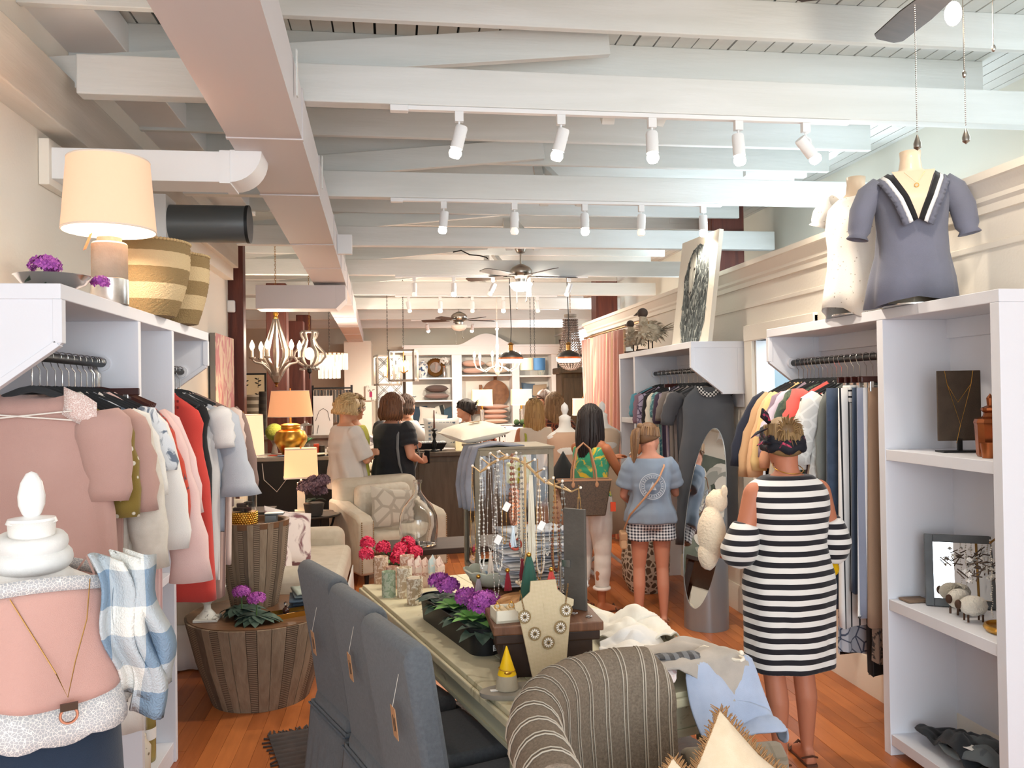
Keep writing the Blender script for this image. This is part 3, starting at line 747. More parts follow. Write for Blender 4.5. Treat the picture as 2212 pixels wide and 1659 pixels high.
for x in (-1,1):
 for z in (.62,.70):fr.box((x*.388-.004,-.80,z-.004),(x*.388+.004,.8,z+.004))
obj('side_bead',fr,m_cream2,t,smooth=0)
for x in (-1,1):
 for y in (-1,1):
  b=MB();c=(x*.35,y*.91)
  for z0,z1,w in ((.56,.72,.058),(.535,.56,.064),(.51,.535,.045),(.10,.51,.043),(.07,.10,.055),(.0,.07,.05)):b.box((c[0]-w,c[1]-w,z0),(c[0]+w,c[1]+w,z1))
  obj('table_leg',b,m_cream2,t,smooth=0,bev=.004)
m_ris=mat('worn_brown_wood','#7b5238',.5,0,'wood','#5b3a26',5,stretch=(6,.8,1),bump=.2,bscale=25)
m_risd=mat('dark_riser_wood','#3f2819',.55,0,'wood','#2c1b11',5,stretch=(.8,6,1),bump=.2,bscale=25)
RS=V((.50,3.28,.76));RA=0
t=thing('display_riser','worn brown wooden riser bench on the cream table','stand',RS,RA)
for i in range(2):obj('riser_plank',MB().box((-.19+.19*i+.001,-.53,.15),(-.19+.19*(i+1)-.001,.53,.182)),m_ris,t,smooth=0,bev=.005)
for y in (-1,1):
 obj('end_block',MB().box((-.155,y*.46-.045,0),(.155,y*.46+.045,.15)),m_risd,t,smooth=0,bev=.003)
 obj('step_moulding',MB().box((-.18,y*.485-.03,.115),(.18,y*.485+.03,.15)),m_risd,t,smooth=0,bev=.006)
for x in (-1,1):obj('side_rail',MB().box((x*.15-.012,-.43,.06),(x*.15+.012,.43,.145)),m_risd,t,smooth=0)
RZ=.942
def rl(x,y,z=0):return V((.50+x,3.28+y,RZ+z))
def frame_box(w,d,h,s_,m,mg,par,names=('frame_post','frame_rail','glass_pane')):
 for x in (-1,1):
  for y in (-1,1):obj(names[0],MB().box((x*(w/2-s_/2)-s_/2,y*(d/2-s_/2)-s_/2,0),(x*(w/2-s_/2)+s_/2,y*(d/2-s_/2)+s_/2,h)),m,par,smooth=0,bev=.002)
 for z in (0,h-s_):
  for x in (-1,1):obj(names[1],MB().box((x*(w/2-s_/2)-s_/2,-d/2+s_,z),(x*(w/2-s_/2)+s_/2,d/2-s_,z+s_)),m,par,smooth=0)
  for y in (-1,1):obj(names[1],MB().box((-w/2+s_,y*(d/2-s_/2)-s_/2,z),(w/2-s_,y*(d/2-s_/2)+s_/2,z+s_)),m,par,smooth=0)
 for x in (-1,1):obj(names[2],MB().box((x*(w/2-s_/2)-.0015,-d/2+s_,s_),(x*(w/2-s_/2)+.0015,d/2-s_,h-s_)),mg,par,smooth=0)
 for y in (-1,1):obj(names[2],MB().box((-w/2+s_,y*(d/2-s_/2)-.0015,s_),(w/2-s_,y*(d/2-s_/2)+.0015,h-s_)),mg,par,smooth=0)
m_pane=mat('thin_glass','#ffffff',.03,trans=1,ior=1.08,coat=.3)
m_aged=mat('aged_wood_frame','#8d7f66',.6,0,'wood','#6d6150',8,bump=.2,bscale=40)
VC=rl(-.02,.34);VH=.54
t=thing('glass_vitrine','square glass display case with aged wooden frame on the riser','display case',VC,.06)
frame_box(.34,.34,VH,.022,m_aged,m_pane,t)
obj('case_floor',MB().box((-.15,-.15,.001),(.15,.15,.012)),m_aged,t,smooth=0)
obj('case_top',MB().box((-.175,-.175,VH),(.175,.175,VH+.012)),m_aged,t,smooth=0,bev=.003)
tp=VC+V((-.13,.0,VH+.05))
pillow('printed_cushion','cream cushion with small brown animal print on top of the glass case',tp+V((-.01,.03,.02)),.25,.23,.08,cloth('#f1e4cf','#efe0c6',scale=20),(.12,-.12,.45))
b=MB()
for i in range(1):b.prism([(-.03,0),(-.028,.014),(.02,.016),(.035,.006),(.03,-.002),(.012,-.002),(.012,-.014),(.006,-.014),(.004,-.002),(-.014,-.002),(-.016,-.014),(-.022,-.014),(-.024,-.002)],0,.001,'z')
o=obj('printed_animal',b,mat('taupe_print','#a08a6c',.9),[o for o in COL.objects if o.name.startswith('printed_cushion')][0],loc=(.0,-.02,.0465),smooth=0)
def hang(name,lab,p0,w,m,path,cat,seed=0,ax=0,n=20,fold=.012):
 """cloth following path [(out,z)...], width w, direction ax"""
 b=MB();P=[V((a,0,z)) for a,z in path];k=len(P)-1
 def g(u,v):
  q=v*k;i=min(int(q),k-1);c=P[i].lerp(P[i+1],q-i);x=(u-.5)*w*(1+.1*v*nz((u*3,v*3,seed)))
  return (c.x+fold*sin(u*17+seed)*v,x,c.z+.008*nz((u*6,v*5,seed)))
 b.grid(g,n,k*5)
 return tag(obj(name,b,m,loc=p0,rz=ax,solid=.008,smooth=180),lab,cat)
hang('grey_throw','soft grey throw hanging off the near left corner of the glass case',VC+V((-.075,-.10,VH+.014)),.14,cloth('#8d8c93','#77767d',scale=12),[(.12,.0),(0,.012),(-.10,.0),(-.125,-.07),(-.135,-.16),(-.12,-.26)],'throw',2,.3)
JT=rl(-.03,-.24)
m_branch=mat('pale_gold_branch','#c9a777',.45,.3)
t=thing('jewellery_tree','gold pole with arching branch carrying many necklaces over the table','jewellery stand',JT,RA)
obj('tree_base',MB().rev([(0,0),(.11,0),(.115,.012),(.10,.02),(.02,.022),(0,.024)],n=36,cap=False),mat('tan_tray','#b98752',.5),t)
obj('tree_pole',MB().tube([(0,0,.015),(-.004,0,.25),(.002,0,.45),(0,0,.54)],[.0055,.005,.0048,.0045],8),m_branch,t)
U_=JT+V((0,0,.52));arch=[]
for i in range(11):
 q=i/10;arch.append(V((-.165+.34*q,0,.465+.075*sin(PI*min(1,q*1.35+.1))-.10*max(0,q-.55)*1.3)))
obj('arching_branch',MB().tube(arch,[.004,.0045,.005,.0055,.0055,.0055,.005,.0045,.004,.0035,.003],8,side=(0,1,0)),m_branch,t)
hooks=[]
for i in range(9):
 p=arch[0].lerp(arch[-1],0) if i==0 else arch[min(10,int(i*10/8))]
 for s_ in (-1,1):
  e=p+V((.035*s_*.7,-.05*s_,.02));
  tw=obj('twig',MB().tube([p,e],[.003,.002],6),m_branch,t)
  obj('twig_bead',MB().sph(e,.0055,8,6),mat('pearl','#f1e8dc',.25),tw);hooks.append((RT@e)+JT)
m_pearls={}
def necklace(p,L,w,kind,seed,lab,pend=None):
 rnd=random.Random(seed);t=thing('necklace',lab,'necklace',p,RA+rnd.uniform(-.5,.5),'necklaces hung on the jewellery tree')
 cols={'silver':('#cfcac2',.25,.8),'gold':('#c79a55',.3,.9),'pearl':('#f0e6d6',.25,0),'brown':('#8a5a44',.4,.1),'grey':('#8f8c85',.3,.4),'ivory':('#efe6d2',.7,0),'crystal':('#dcd8cf',.08,.3)}
 c,ro,me=cols[kind];m=mat('bead_'+kind,c,ro,me)
 b=MB();pts=[]
 n=int(L*2/.011) if kind!='ivory' else 40
 for i in range(n+1):
  q=i/n*2-1;a=abs(q)
  z=-L*(1-a**1.6) if a<1 else 0
  pts.append(V((w*.5*math.copysign(1,q)*sin(min(1,a*1.0)*PI*.9)*.5 if kind!='x' else 0,0,z)))
 pts=[V((w*.5*sin(PI*(i/n*2-1)),.003*sin(i),-L*(1-abs(i/n*2-1)**2.2))) for i in range(n+1)]
 if kind=='ivory':
  for k in range(4):b.tube([q+V((.004*k-.006,.003*k,0)) for q in pts],.0022,5)
 else:
  b.tube(pts,.0009,3,cap=False)
  R={'silver':.0028,'gold':.0022,'pearl':.0042,'brown':.006,'grey':.0048,'crystal':.004}[kind]
  for q in pts[::(1 if R>.003 else 2)]:b.sph(q,R*rnd.uniform(.8,1.2),6,4)
 obj('strand',b,m,t,smooth=180)
 lo=V((0,0,-L))
 if pend:
  kd,col=pend
  mp=mat('pendant'+col,col,.6)
  if kd=='tassel':
   bb=MB()
   for k in range(34):
    a=k*2.4;r=.012*math.sqrt(k/34);bb.tube([lo+V((r*.3*cos(a),r*.3*sin(a),-.012)),lo+V((r*cos(a),r*sin(a),-.075-.008*sin(k)))],.0014,4,cap=False)
   bb.sph(lo+V((0,0,-.008)),.007,8,6)
   obj('tassel',bb,mp,t,smooth=180)
  elif kd=='cluster':
   bb=MB()
   for k in range(26):bb.sph(lo+V((rnd.gauss(0,.014),rnd.gauss(0,.012),rnd.gauss(-.015,.014))),.006,8,6)
   obj('bead_cluster',bb,mp,t,smooth=180)
  elif kd=='ring':obj('pendant_ring',MB().torus(lo-V((0,0,.022)),.02,.005,20,6,Rx(PI/2)),mp,t)
  elif kd=='card':
   obj('price_card',MB().cbox(lo*.0+V((.01,-.006,-L*.55)),(.022,.001,.032),Matrix.Rotation(.5,3,'Y')),m_card,t,smooth=0)
 return t
kinds=[('gold',.34,.02,None),('silver',.46,.02,('card','#ffffff')),('crystal',.40,.022,None),('gold',.30,.015,('card','#ffffff')),('silver',.36,.02,('tassel','#d8c6b4')),('brown',.25,.02,('tassel','#d9e4ea')),('crystal',.44,.03,None),('grey',.38,.02,('tassel','#7b1d2a')),('pearl',.30,.02,('ring','#b2472f')),('gold',.44,.02,('card','#f0f0f0')),('ivory',.42,.016,('cluster','#efdfc0')),('silver',.32,.018,None),('ivory',.33,.014,('tassel','#c3a08e')),('gold',.40,.018,('tassel','#e0635a')),('pearl',.36,.03,None),('grey',.36,.032,None),('brown',.33,.03,None),('gold',.22,.02,('tassel','#cfd9ea'))]
desc={'gold':'fine gold chain','silver':'silver chain','crystal':'clear crystal bead','brown':'brown stone bead','grey':'grey bead','pearl':'white pearl bead','ivory':'ivory cord'}
for i,(h_,(kd,L,w,pd)) in enumerate(zip(hooks,kinds)):
 pn={'tassel':'a tassel','card':'a white price card','ring':'a red ring','cluster':'a pearl cluster'}.get(pd[0] if pd else '','no pendant')
 side='near' if i%2==0 else 'far'
 necklace(h_,L,w,kd,i,'%s necklace with %s, %s side of %s branch twig'%(desc[kd],pn,side,['first','second','third','fourth','fifth','sixth','seventh','eighth','ninth'][i//2]),pd)
rnd=random.Random(5);zz=0
tones=[('#b9bcc4','#dcdfe4'),('#d9d6d3','#b4b0ae'),('#a9adb6','#c9ccd2'),('#e6e3df','#c5c0bb'),('#c2c5cc','#9a9ea8'),('#d3cfcc','#e9e6e2'),('#aeb4c0','#cdd1d8'),('#e3dfda','#bdb8b3'),('#ccd0d6','#a3a7b0')]
ordw=['lowest','second','third','fourth','fifth','sixth','seventh','eighth','topmost']
for i in range(9):
 b=MB();stack_cloth(b,.28,.21,2,.012,i+20)
 for k in range(len(b.v)):b.v[k].z+=.010*nz((b.v[k].x*8,b.v[k].y*8,i),1)
 tag(obj('folded_shirt',b,cloth(tones[i][0],tones[i][1],scale=5),loc=rl(.035,.015,.02+zz),rz=RA+rnd.uniform(-.25,.25),smooth=180),'%s folded grey and white shirt from the bottom of the pile on the riser'%ordw[i] if i<8 else 'topmost crumpled grey shirt of the pile on the riser','shirt','folded shirts on the riser');zz+=.0245
t=thing('ring_tray','cream box of ring slots holding rings on the riser edge','tray',rl(-.09,-.44),RA+.12)
obj('tray_box',MB().box((-.09,-.045,0),(.09,-.041,.042)).box((-.09,.041,0),(.09,.045,.042)).box((-.09,-.045,0),(-.086,.045,.042)).box((.086,-.045,0),(.09,.045,.042)).box((-.09,-.045,0),(.09,.045,.008)),mat('cream_box','#e8dfc9',.6),t,smooth=0)
for i in range(7):obj('padded_roll',MB().tube([(-.075+.025*i,-.038,.028),(-.075+.025*i,.038,.028)],.0115,10),mat('beige_velvet','#dcc7a2',.9),t)
for i,c in enumerate((0,2,4,5)):
 tag(obj('ring',MB().torus((0,0,0),.009,.0016,20,6,Rz(.0)@Rx(PI/2)).sph((0,0,.011),.004,6,4),m_gold,loc=(T(rl(-.09,-.44))@Rz(RA+.12))@V((-.075+.025*c,.0,.047)),rz=RA),'gold ring in the %s slot of the cream ring tray'%['first','third','fifth','sixth'][i],'ring','rings in the ring tray')
t=thing('jewellery_dish','round tan dish ringed with bracelets at the foot of the necklace tree','dish',rl(-.03,-.32),RA)
obj('dish_body',MB().rev([(0,0),(.09,0),(.12,.018),(.123,.024),(.115,.02),(.088,.006),(0,.006)],n=40,cap=False),mat('tan_tray','#b98752',.5),t)
for i in range(5):tag(obj('bangle',MB().torus((0,0,0),.034,.0022,28,6),m_gold,loc=rl(-.03+.016*i-.02,-.33+.01*(i%2),.012+.0046*i),rz=0),'thin gold bangle %s in the tan dish'%['lowest','second','third','fourth','topmost'][i],'bangle','bangles in the tan dish')
def cloth_tassel(lab,p,col,h,w,seed):
 t=thing('fabric_tassel',lab,'tassel',p);b=MB()
 b.loft([[((w*(.18+.82*q**.7)*(1+.18*sin(j*5*2*PI/40+seed)))*cos(2*PI*j/40),(w*.6*(.18+.82*q**.7))*(1+.18*cos(j*5*2*PI/40))*sin(2*PI*j/40),-h*q) for j in range(40)] for q in (0,.06,.2,.4,.6,.8,1)])
 obj('tassel_cloth',b,cloth(col),t,smooth=180)
 obj('tassel_cap',MB().sph((0,0,.004),.009,10,8),m_gold,t)
cloth_tassel('large green fabric tassel hanging in front of the gold pole',rl(-.04,-.37,.20),'#2f5a4c',.165,.034,1)
cloth_tassel('small dark red fabric tassel hanging left of the gold pole',rl(-.10,-.24,.12),'#8d1f2c',.07,.014,2)
cloth_tassel('coral layered tassel hanging at the right of the gold pole',rl(.06,-.26,.12),'#e2574f',.075,.022,3)
cloth_tassel('pale mauve thread tassel hanging off the shell bowl',rl(-.19,-.05,.06),'#a5979b',.085,.018,4)
t=thing('slate_board','tall dark slate board standing on clips at the right end of the riser','board',rl(.13,-.36),-.75)
obj('slate_panel',MB().box((-.045,-.006,0),(.045,.006,.36)),mat('slate','#4c4741',.55,0,'noise','#5c564f',8,bump=.2,bscale=50),t,smooth=0,bev=.002)
obj('board_clip',MB().box((-.05,-.012,.15),(-.015,-.006,.175)).tube([(-.055,-.014,.165),(-.055,-.014,.02)],.004,8),m_chrome,t)
t=thing('shell_bowl','green white fluted shell shaped bowl at the left edge of the riser','bowl',rl(-.125,.06),RA)
rings=[]
for i in range(7):
 q=i/6;r=.035+.075*q**.8;rings.append([((r*(1+.07*q*abs(sin(j*PI/6))))*cos(2*PI*j/60),(r*(1+.07*q*abs(sin(j*PI/6))))*sin(2*PI*j/60),.065*q**1.5+.008*q*abs(sin(j*PI/6))) for j in range(60)])
for i in range(5):
 q=1-i/5;r=.03+.073*q**.8;rings.append([((r*(1+.07*q*abs(sin(j*PI/6))))*cos(2*PI*j/60),(r*(1+.07*q*abs(sin(j*PI/6))))*sin(2*PI*j/60),.008+.06*q**1.5+.008*q*abs(sin(j*PI/6))) for j in range(60)])
obj('bowl_shell',MB().loft(rings),mat('celadon','#c5c9b0',.35,0,'noise','#dcdcca',12),t,smooth=60)
tag(obj('card_pack',MB().box((-.045,-.02,0),(.045,.02,.055)),mat('printed_card','#d9d3c6',.6,0,'patch','#8aa0b4',20,thr=.5),loc=rl(-.125,.06,.035),rz=RA+.1,bev=.003,smooth=0),'printed card pack standing in the fluted bowl','card')
NB=V((.485,2.70,.76))
t=thing('necklace_bust','linen covered flat necklace bust at the near end of the table','display stand',NB,.12)
m_lin=mat('bust_linen','#d3c1a0',.85,0,'weave','#c3b08d',240,bump=.4,bscale=600)
poly=[(-.055,0),(.065,0),(.105,.24),(.115,.245),(.118,.265),(.09,.275),(.055,.30),(.05,.335),(-.05,.335),(-.055,.30),(-.09,.275),(-.118,.265),(-.115,.245),(-.105,.24)]
poly=[(x*.88,z) for x,z in poly]
o=obj('bust_board',MB().prism(poly,-.004,.004,'y'),m_lin,t,smooth=0,bev=.0015);o.rotation_euler.x=-.12
obj('bust_easel',MB().prism([(0,0),(.12,0),(.02,.26)],-.003,.003,'x'),m_lin,t,loc=(0,.005,0),smooth=0)
N=thing('statement_necklace','necklace of five pearl flower medallions on the linen bust','necklace',NB+V((0,0,0)),.12)
N.rotation_euler.x=-.12
meds=[(-.072,.222),(-.04,.165),(.005,.133),(.05,.178),(.073,.232)]
cm=None
for i,(x,z) in enumerate(meds):
 if cm is None:
  b=MB()
  for k in range(12):
   a=2*PI*k/12;n0=len(b.v);b.sph((0,0,0),(.0055,.0025,.0022),8,5);b.xf(T(.0115*cos(a),-.010,.0115*sin(a))@Ry(-a),n0)
  cm=obj('medallion',b,mat('pearl','#f1e8dc',.25),N,loc=(x,0,z),smooth=180);src_m=cm
  b=MB()
  for k in range(30):b.sph((.0205*cos(2*PI*k/30),-.009,.0205*sin(2*PI*k/30)),.0019,6,4)
  for k in range(8):b.sph((.0045*cos(2*PI*k/8),-.010,.0045*sin(2*PI*k/8)),.002,6,4)
  b.torus((0,-.0075,0),.0205,.0013,28,6,Rx(PI/2)).torus((0,-.0075,0),.0165,.001,28,6,Rx(PI/2))
  src_r=obj('medallion_rim',b,mat('antique_brass_bead','#b3986c',.3,.7),cm,smooth=180)
  src_k=obj('dark_centre',MB().sph((0,-.0095,0),(.005,.003,.005),10,6),mat('smoke_stone','#3a2c22',.2),cm)
 else:
  c=inst(src_m,'medallion',N,(x,0,z));inst(src_r,'medallion_rim',c,(0,0,0));inst(src_k,'dark_centre',c,(0,0,0))
for s_,x0,z0 in ((-1,-.072,.244),(1,.073,.254)):
 b=MB()
 for k in range(26):
  q=k/25;n0=len(b.v);b.torus((0,0,0),.0024,.0007,8,4);b.xf(T(x0*(1+.16*q) if 1 else 0,-.0065,z0+.062*q)@Rx(PI/2*(k%2))@Ry(.3),n0)
 obj('chain',b,m_brass,N,smooth=180)
BO=V((.37,2.63,.76))
t=thing('serving_board','grey oval stone board under the yellow cone at the table end','board',BO+V((.03,0,0)),.05)
obj('board_slab',MB().rev([(.0,0),(.97,0),(1,.3),(1,1),(0,1)],n=48,cap=False).xf(Matrix.Diagonal((.15,.062,.016,1))),mat('grey_stone','#8f887c',.6,0,'noise','#a39b8e',10,bump=.1,bscale=40),t)
obj('paper_label',MB().box((-.115,-.008,.0165),(-.065,.008,.018)),m_card,t,smooth=0)
def cone(lab,p,c1,s_=1):
 t=thing('ring_cone',lab,'ring holder',p)
 obj('cone_base',MB().rev([(0,0),(.036*s_,0),(.037*s_,.003),(.030*s_,.045*s_),(0,.045*s_)],n=32,cap=False),mat('pale_concrete','#b5aa94',.8,bump=.2,bscale=90),t)
 obj('cone_tip',MB().rev([(.0302*s_,.0452*s_),(.002,.135*s_),(0,.136*s_)],n=32,cap=False),mat('cone'+c1,c1,.55,bump=.15,bscale=60),t)
 return t
cone('yellow topped concrete ring cone on the stone board',BO+V((-.03,.005,.017)),'#f2c200')
cone('small turquoise ring cone in front of the necklace bust',V((.53,2.60,.76)),'#7ab8b0',.78)
tag(obj('chain_bracelet',MB().torus((0,0,0),.0265,.0016,40,6,Ry(.15)).sph((0,-.027,-.004),(.012,.003,.006),10,6),m_gold,loc=BO+V((-.03,.005,.017+.062))),'fine gold bracelet with oval charm around the yellow cone','bracelet')
PB=tl(-.275,-.05,.76)
t=thing('flower_planter','long rounded black planter of purple violets and green succulents','planter',PB,TA+.02)
def stad(w,L,n=12):
 P=[]
 for k in range(n+1):a=-PI/2*0+PI*k/n;P.append((w*cos(a),L+w*sin(a)))
 for k in range(n+1):a=PI+PI*k/n;P.append((w*cos(a),-L+w*sin(a)))
 return P
r1=[(x,y,0) for x,y in stad(.058,.26)];r2=[(x,y,.10) for x,y in stad(.068,.262)];r3=[(x,y,.10) for x,y in stad(.062,.262)];r4=[(x,y,.085) for x,y in stad(.06,.262)]
obj('planter_box',MB().loft([r1,r2,r3,r4]),m_black,t,smooth=40)
tg=obj('price_sticker',MB().cbox((.0,0,0),(.035,.001,.022)),m_card,t,loc=(.022,-.3245,.03),smooth=0);tg.rotation_euler.z=.35
b=MB()
for k in range(3):b.box((-.014,-.0012,-.007+k*.006),(.010-.004*k,-.0006,-.005+k*.006))
obj('sticker_print',b,m_ink,tg,smooth=0)
rnd=random.Random(9)
for y,kind in ((-.27,'v'),(-.17,'s'),(-.09,'v'),(.03,'s'),(.12,'v'),(.22,'v')):
 b=MB()
 if kind=='s':
  for i in range(16):
   a=i*2.4;el=.3+.9*(i/16);leaf_mb(b,(0,y,.09),(cos(a),sin(a),el),.125*(1-.3*i/16),.022,.35)
  obj('succulent',b,m_leafg,t,smooth=180)
 else:
  for i in range(12):
   a=i*2.4;leaf_mb(b,(0,y,.09),(cos(a),sin(a),rnd.uniform(.1,.5)),.115,.036,.4)
  obj('violet_leaves',b,m_leafd,t,smooth=180)
  b=MB();big=y<-.2;flower_ball(b,(.0,y,.18 if big else .165),.062 if big else .046,230 if big else 130,.014,rnd)
  obj('violet_flowers',b,m_violet,t,smooth=0)
m_lace=lambda c,c2:mat('lace_glass'+c,c,.25,0,'patch',c2,45,thr=.5,coat=.5)
cs=[(-.085,4.30,.036,.135,'#b9957a','#e3cdb8','rose gold mercury glass candle behind the green jar'),(-.03,4.16,.03,.11,'#d5b5a3','#b98d7a','small pink mercury glass candle among the tall jars'),(-.045,4.00,.033,.12,'#b9c3ad','#93a58b','pale green damask candle jar'),(.045,4.22,.036,.15,'#c0907a','#e8d2c2','tall rosy candle jar in front of the geraniums'),(.03,3.98,.036,.14,'#c2ad92','#ede4d2','tall beige floral candle jar beside the green one'),(.075,3.84,.037,.12,'#b29c80','#f0e6d4','beige floral candle jar next to the black planter')]
for x,y,r,h,c,c2,lab in cs:
 t=thing('candle_jar',lab,'candle',V((x,y,.76)))
 obj('glass_jar',MB().rev([(0,0),(r,0),(r,h),(r-.002,h),(r-.002,.01),(0,.01)],n=28,cap=False),m_lace(c,c2),t)
 obj('wax',MB().rev([(0,.01),(r-.004,.01),(r-.004,h*.8),(0,h*.8)],n=24,cap=False),mat('wax','#efe2cd',.6),t)
 obj('wick',MB().tube([(0,0,h*.8),(.002,0,h*.8+.012)],.001,5),m_ink,t)
t=thing('geranium_stems','crimson artificial geranium stems lying behind the candles','flower',V((.02,4.50,.775)),TA)
m_crim=mat('crimson_petals','#c8173f',.6,0,'rand','#e23d63')
rnd=random.Random(12)
for i,(x,y,z) in enumerate([(-.17,.06,.15),(-.20,-.03,.11),(-.10,.0,.13),(-.02,-.04,.12),(.04,.02,.14),(.06,-.05,.10),(-.05,-.10,.09)]):
 b=MB();flower_ball(b,(x,y,z),.036,85,.016,rnd,1);obj('bloom',b,m_crim,t,smooth=0)
 obj('stem',MB().tube([(.05,.1,.0),(x*.4,y*.5,z*.5),(x,y,z)],.003,6),m_stem,t)
b=MB()
for i in range(8):leaf_mb(b,(rnd.uniform(-.12,.05),rnd.uniform(-.05,.05),.07),(cos(i*2.2),sin(i*2.2),.3),.06,.022,.4)
obj('leaves',b,m_leafg,t,smooth=180)
for i in range(5):
 c,c2=[('#e8cfc4','#b98a80'),('#f0dcd0','#d8a9a0'),('#e4c6b8','#c29182'),('#c5d8dc','#e6d5c8'),('#ecd3c8','#caa69c')][i]
 p=V((.07+.034*i,4.16-.0*i,.76))
 b=MB().loft([[(-.022,-.012,0),(.022,-.012,0),(.022,.012,0),(-.022,.012,0)],[(-.024,-.013,.10),(.024,-.013,.10),(.024,.013,.10),(-.024,.013,.10)],[(-.024,-.003,.135),(.0,-.003,.15+.01*(i%2)),(.0,.003,.15+.01*(i%2)),(-.024,.003,.135)]])
 tag(obj('paper_sachet',b,mat('sachet%d'%i,c,.7,0,'patch',c2,30,thr=.55),loc=p,rz=TA+.1*i,smooth=0),['leftmost pink printed paper sachet beside the geraniums','second pink paper sachet from the left','middle peach paper sachet of the row','pale blue birds paper sachet of the row','rightmost rose paper sachet of the row'][i],'sachet','paper sachets on the table')
t=thing('demijohn','large clear glass demijohn bottle beyond the table','bottle',(.135,5.46,.74))
P=[(.115,.0),(.122,.02),(.128,.12),(.122,.19),(.095,.25),(.055,.30),(.028,.335),(.022,.36),(.022,.40),(.028,.402),(.028,.42),(.022,.42)]
obj('glass_body',MB().rev(P+[(r-.004,z) for r,z in reversed(P[2:-1])]+[(.11,.01)],n=48),m_glass,t,smooth=60)
t=thing('wooden_bench','dark brown low console beneath the demijohn','table',(.35,5.5,0),.1)
obj('bench_top',MB().box((-.45,-.2,.70),(.75,.22,.738)),m_risd,t,smooth=0,bev=.004)
for x in (-.4,.7):
 for y in (-.16,.17):obj('bench_leg',MB().box((x-.025,y-.025,0),(x+.025,y+.025,.70)),m_risd,t,smooth=0)
# ================================================================ SLIPCOVERED DINING CHAIRS
m_slip=cloth('#62676c','#565b60',scale=90,bump=.4)
def parsons(loc,rz,lab,tagz):
 t=thing('dining_chair',lab,'chair',loc,rz,'blue grey slipcovered chairs at the cream table')
 prof=[(-.20,.44),(-.235,.70),(-.285,1.0),(-.275,1.035),(-.235,1.045),(-.205,1.02),(-.16,.72),(-.12,.44)]
 o=obj('backrest',MB().prism(prof,-.21,.21,'y'),m_slip,t,bev=.018,smooth=50)
 obj('seat',MB().box((-.22,-.21,.40),(.25,.21,.50)),m_slip,t,bev=.03,smooth=50)
 b=MB();P=[(-.225,-.215),(.255,-.215),(.255,.215),(-.225,.215)]
 def gg(u,v):
  q=(u%1)*4;i=int(q)%4;f=q-int(q);a=V((*P[i],0));c=V((*P[(i+1)%4],0));p=a.lerp(c,f)
  o_=V((p.x-.015,p.y,0)).normalized();pl=.0+(.018*sin(f*PI*6)**2 if v>0 else 0)*v
  p=p+o_*(.05*v+pl*.6);return (p.x,p.y,.44*(1-v)+.012)
 b.grid(gg,96,6)
 obj('skirt',b,m_slip,t,solid=.005,smooth=180)
 obj('piping',MB().tube([(-.235,-.218,.44),(.26,-.218,.44),(.26,.218,.44),(-.235,.218,.44),(-.235,-.218,.44)],.004,6),cloth('#4a545f'),t)
 g=obj('price_tag',MB().box((-.001,-.018,-.095),(.001,.018,0)),m_tag,t,loc=(-.292,tagz[0],tagz[1]),smooth=0,label='brown card price tag on string');g.rotation_euler=(.12,-.15,0)
 obj('tag_string',MB().tube([(0,0,0),(.03,.002,.09)],.0008,4),mat('string','#d8d2c4',.9),g)
 obj('tag_writing',MB().box((-.0016,-.01,-.07),(-.001,-.004,-.03)).box((-.0016,.002,-.075),(-.001,.006,-.025)),m_ink,g,smooth=0)
 return t
parsons((-.075,3.46,0),.40,'slipcovered blue grey chair farthest from the camera on the left of the table',(-.02,.80))
parsons((.085,2.98,0),.36,'slipcovered blue grey chair in the middle of the three at the table',(-.06,.86))
parsons((.215,2.53,0),.34,'slipcovered blue grey chair nearest the camera with its tag hanging at the side',(-.12,.86))
t=thing('rag_rug','dark brown fringed rag rug beneath the slipcovered chairs','rug',(.62,3.3,0.0),TA)
m_rug=cloth('#4a3a33','#352a26',scale=30)
b=MB();b.grid(lambda u,v:(-.95+1.9*u,-1.35+2.7*v,.006+.004*abs(sin(v*170))),20,340)
obj('rug_weave',b,m_rug,t,solid=.006,smooth=180)
b=MB();rnd=random.Random(1)
for i in range(150):
 for e in (-1,1):
  p=V((-.95+1.9*i/150,e*1.35,.008));b.tube([p,p+V((rnd.uniform(-.02,.02),e*rnd.uniform(.03,.07),-.004))],.004,4,cap=False)
for i in range(60):p=V((-.95,-1.35+2.7*i/60,.008));b.tube([p,p+V((-rnd.uniform(.015,.05),rnd.uniform(-.02,.02),-.003))],.005,4,cap=False)
obj('rug_fringe',b,m_rug,t,smooth=180,kind='stuff')
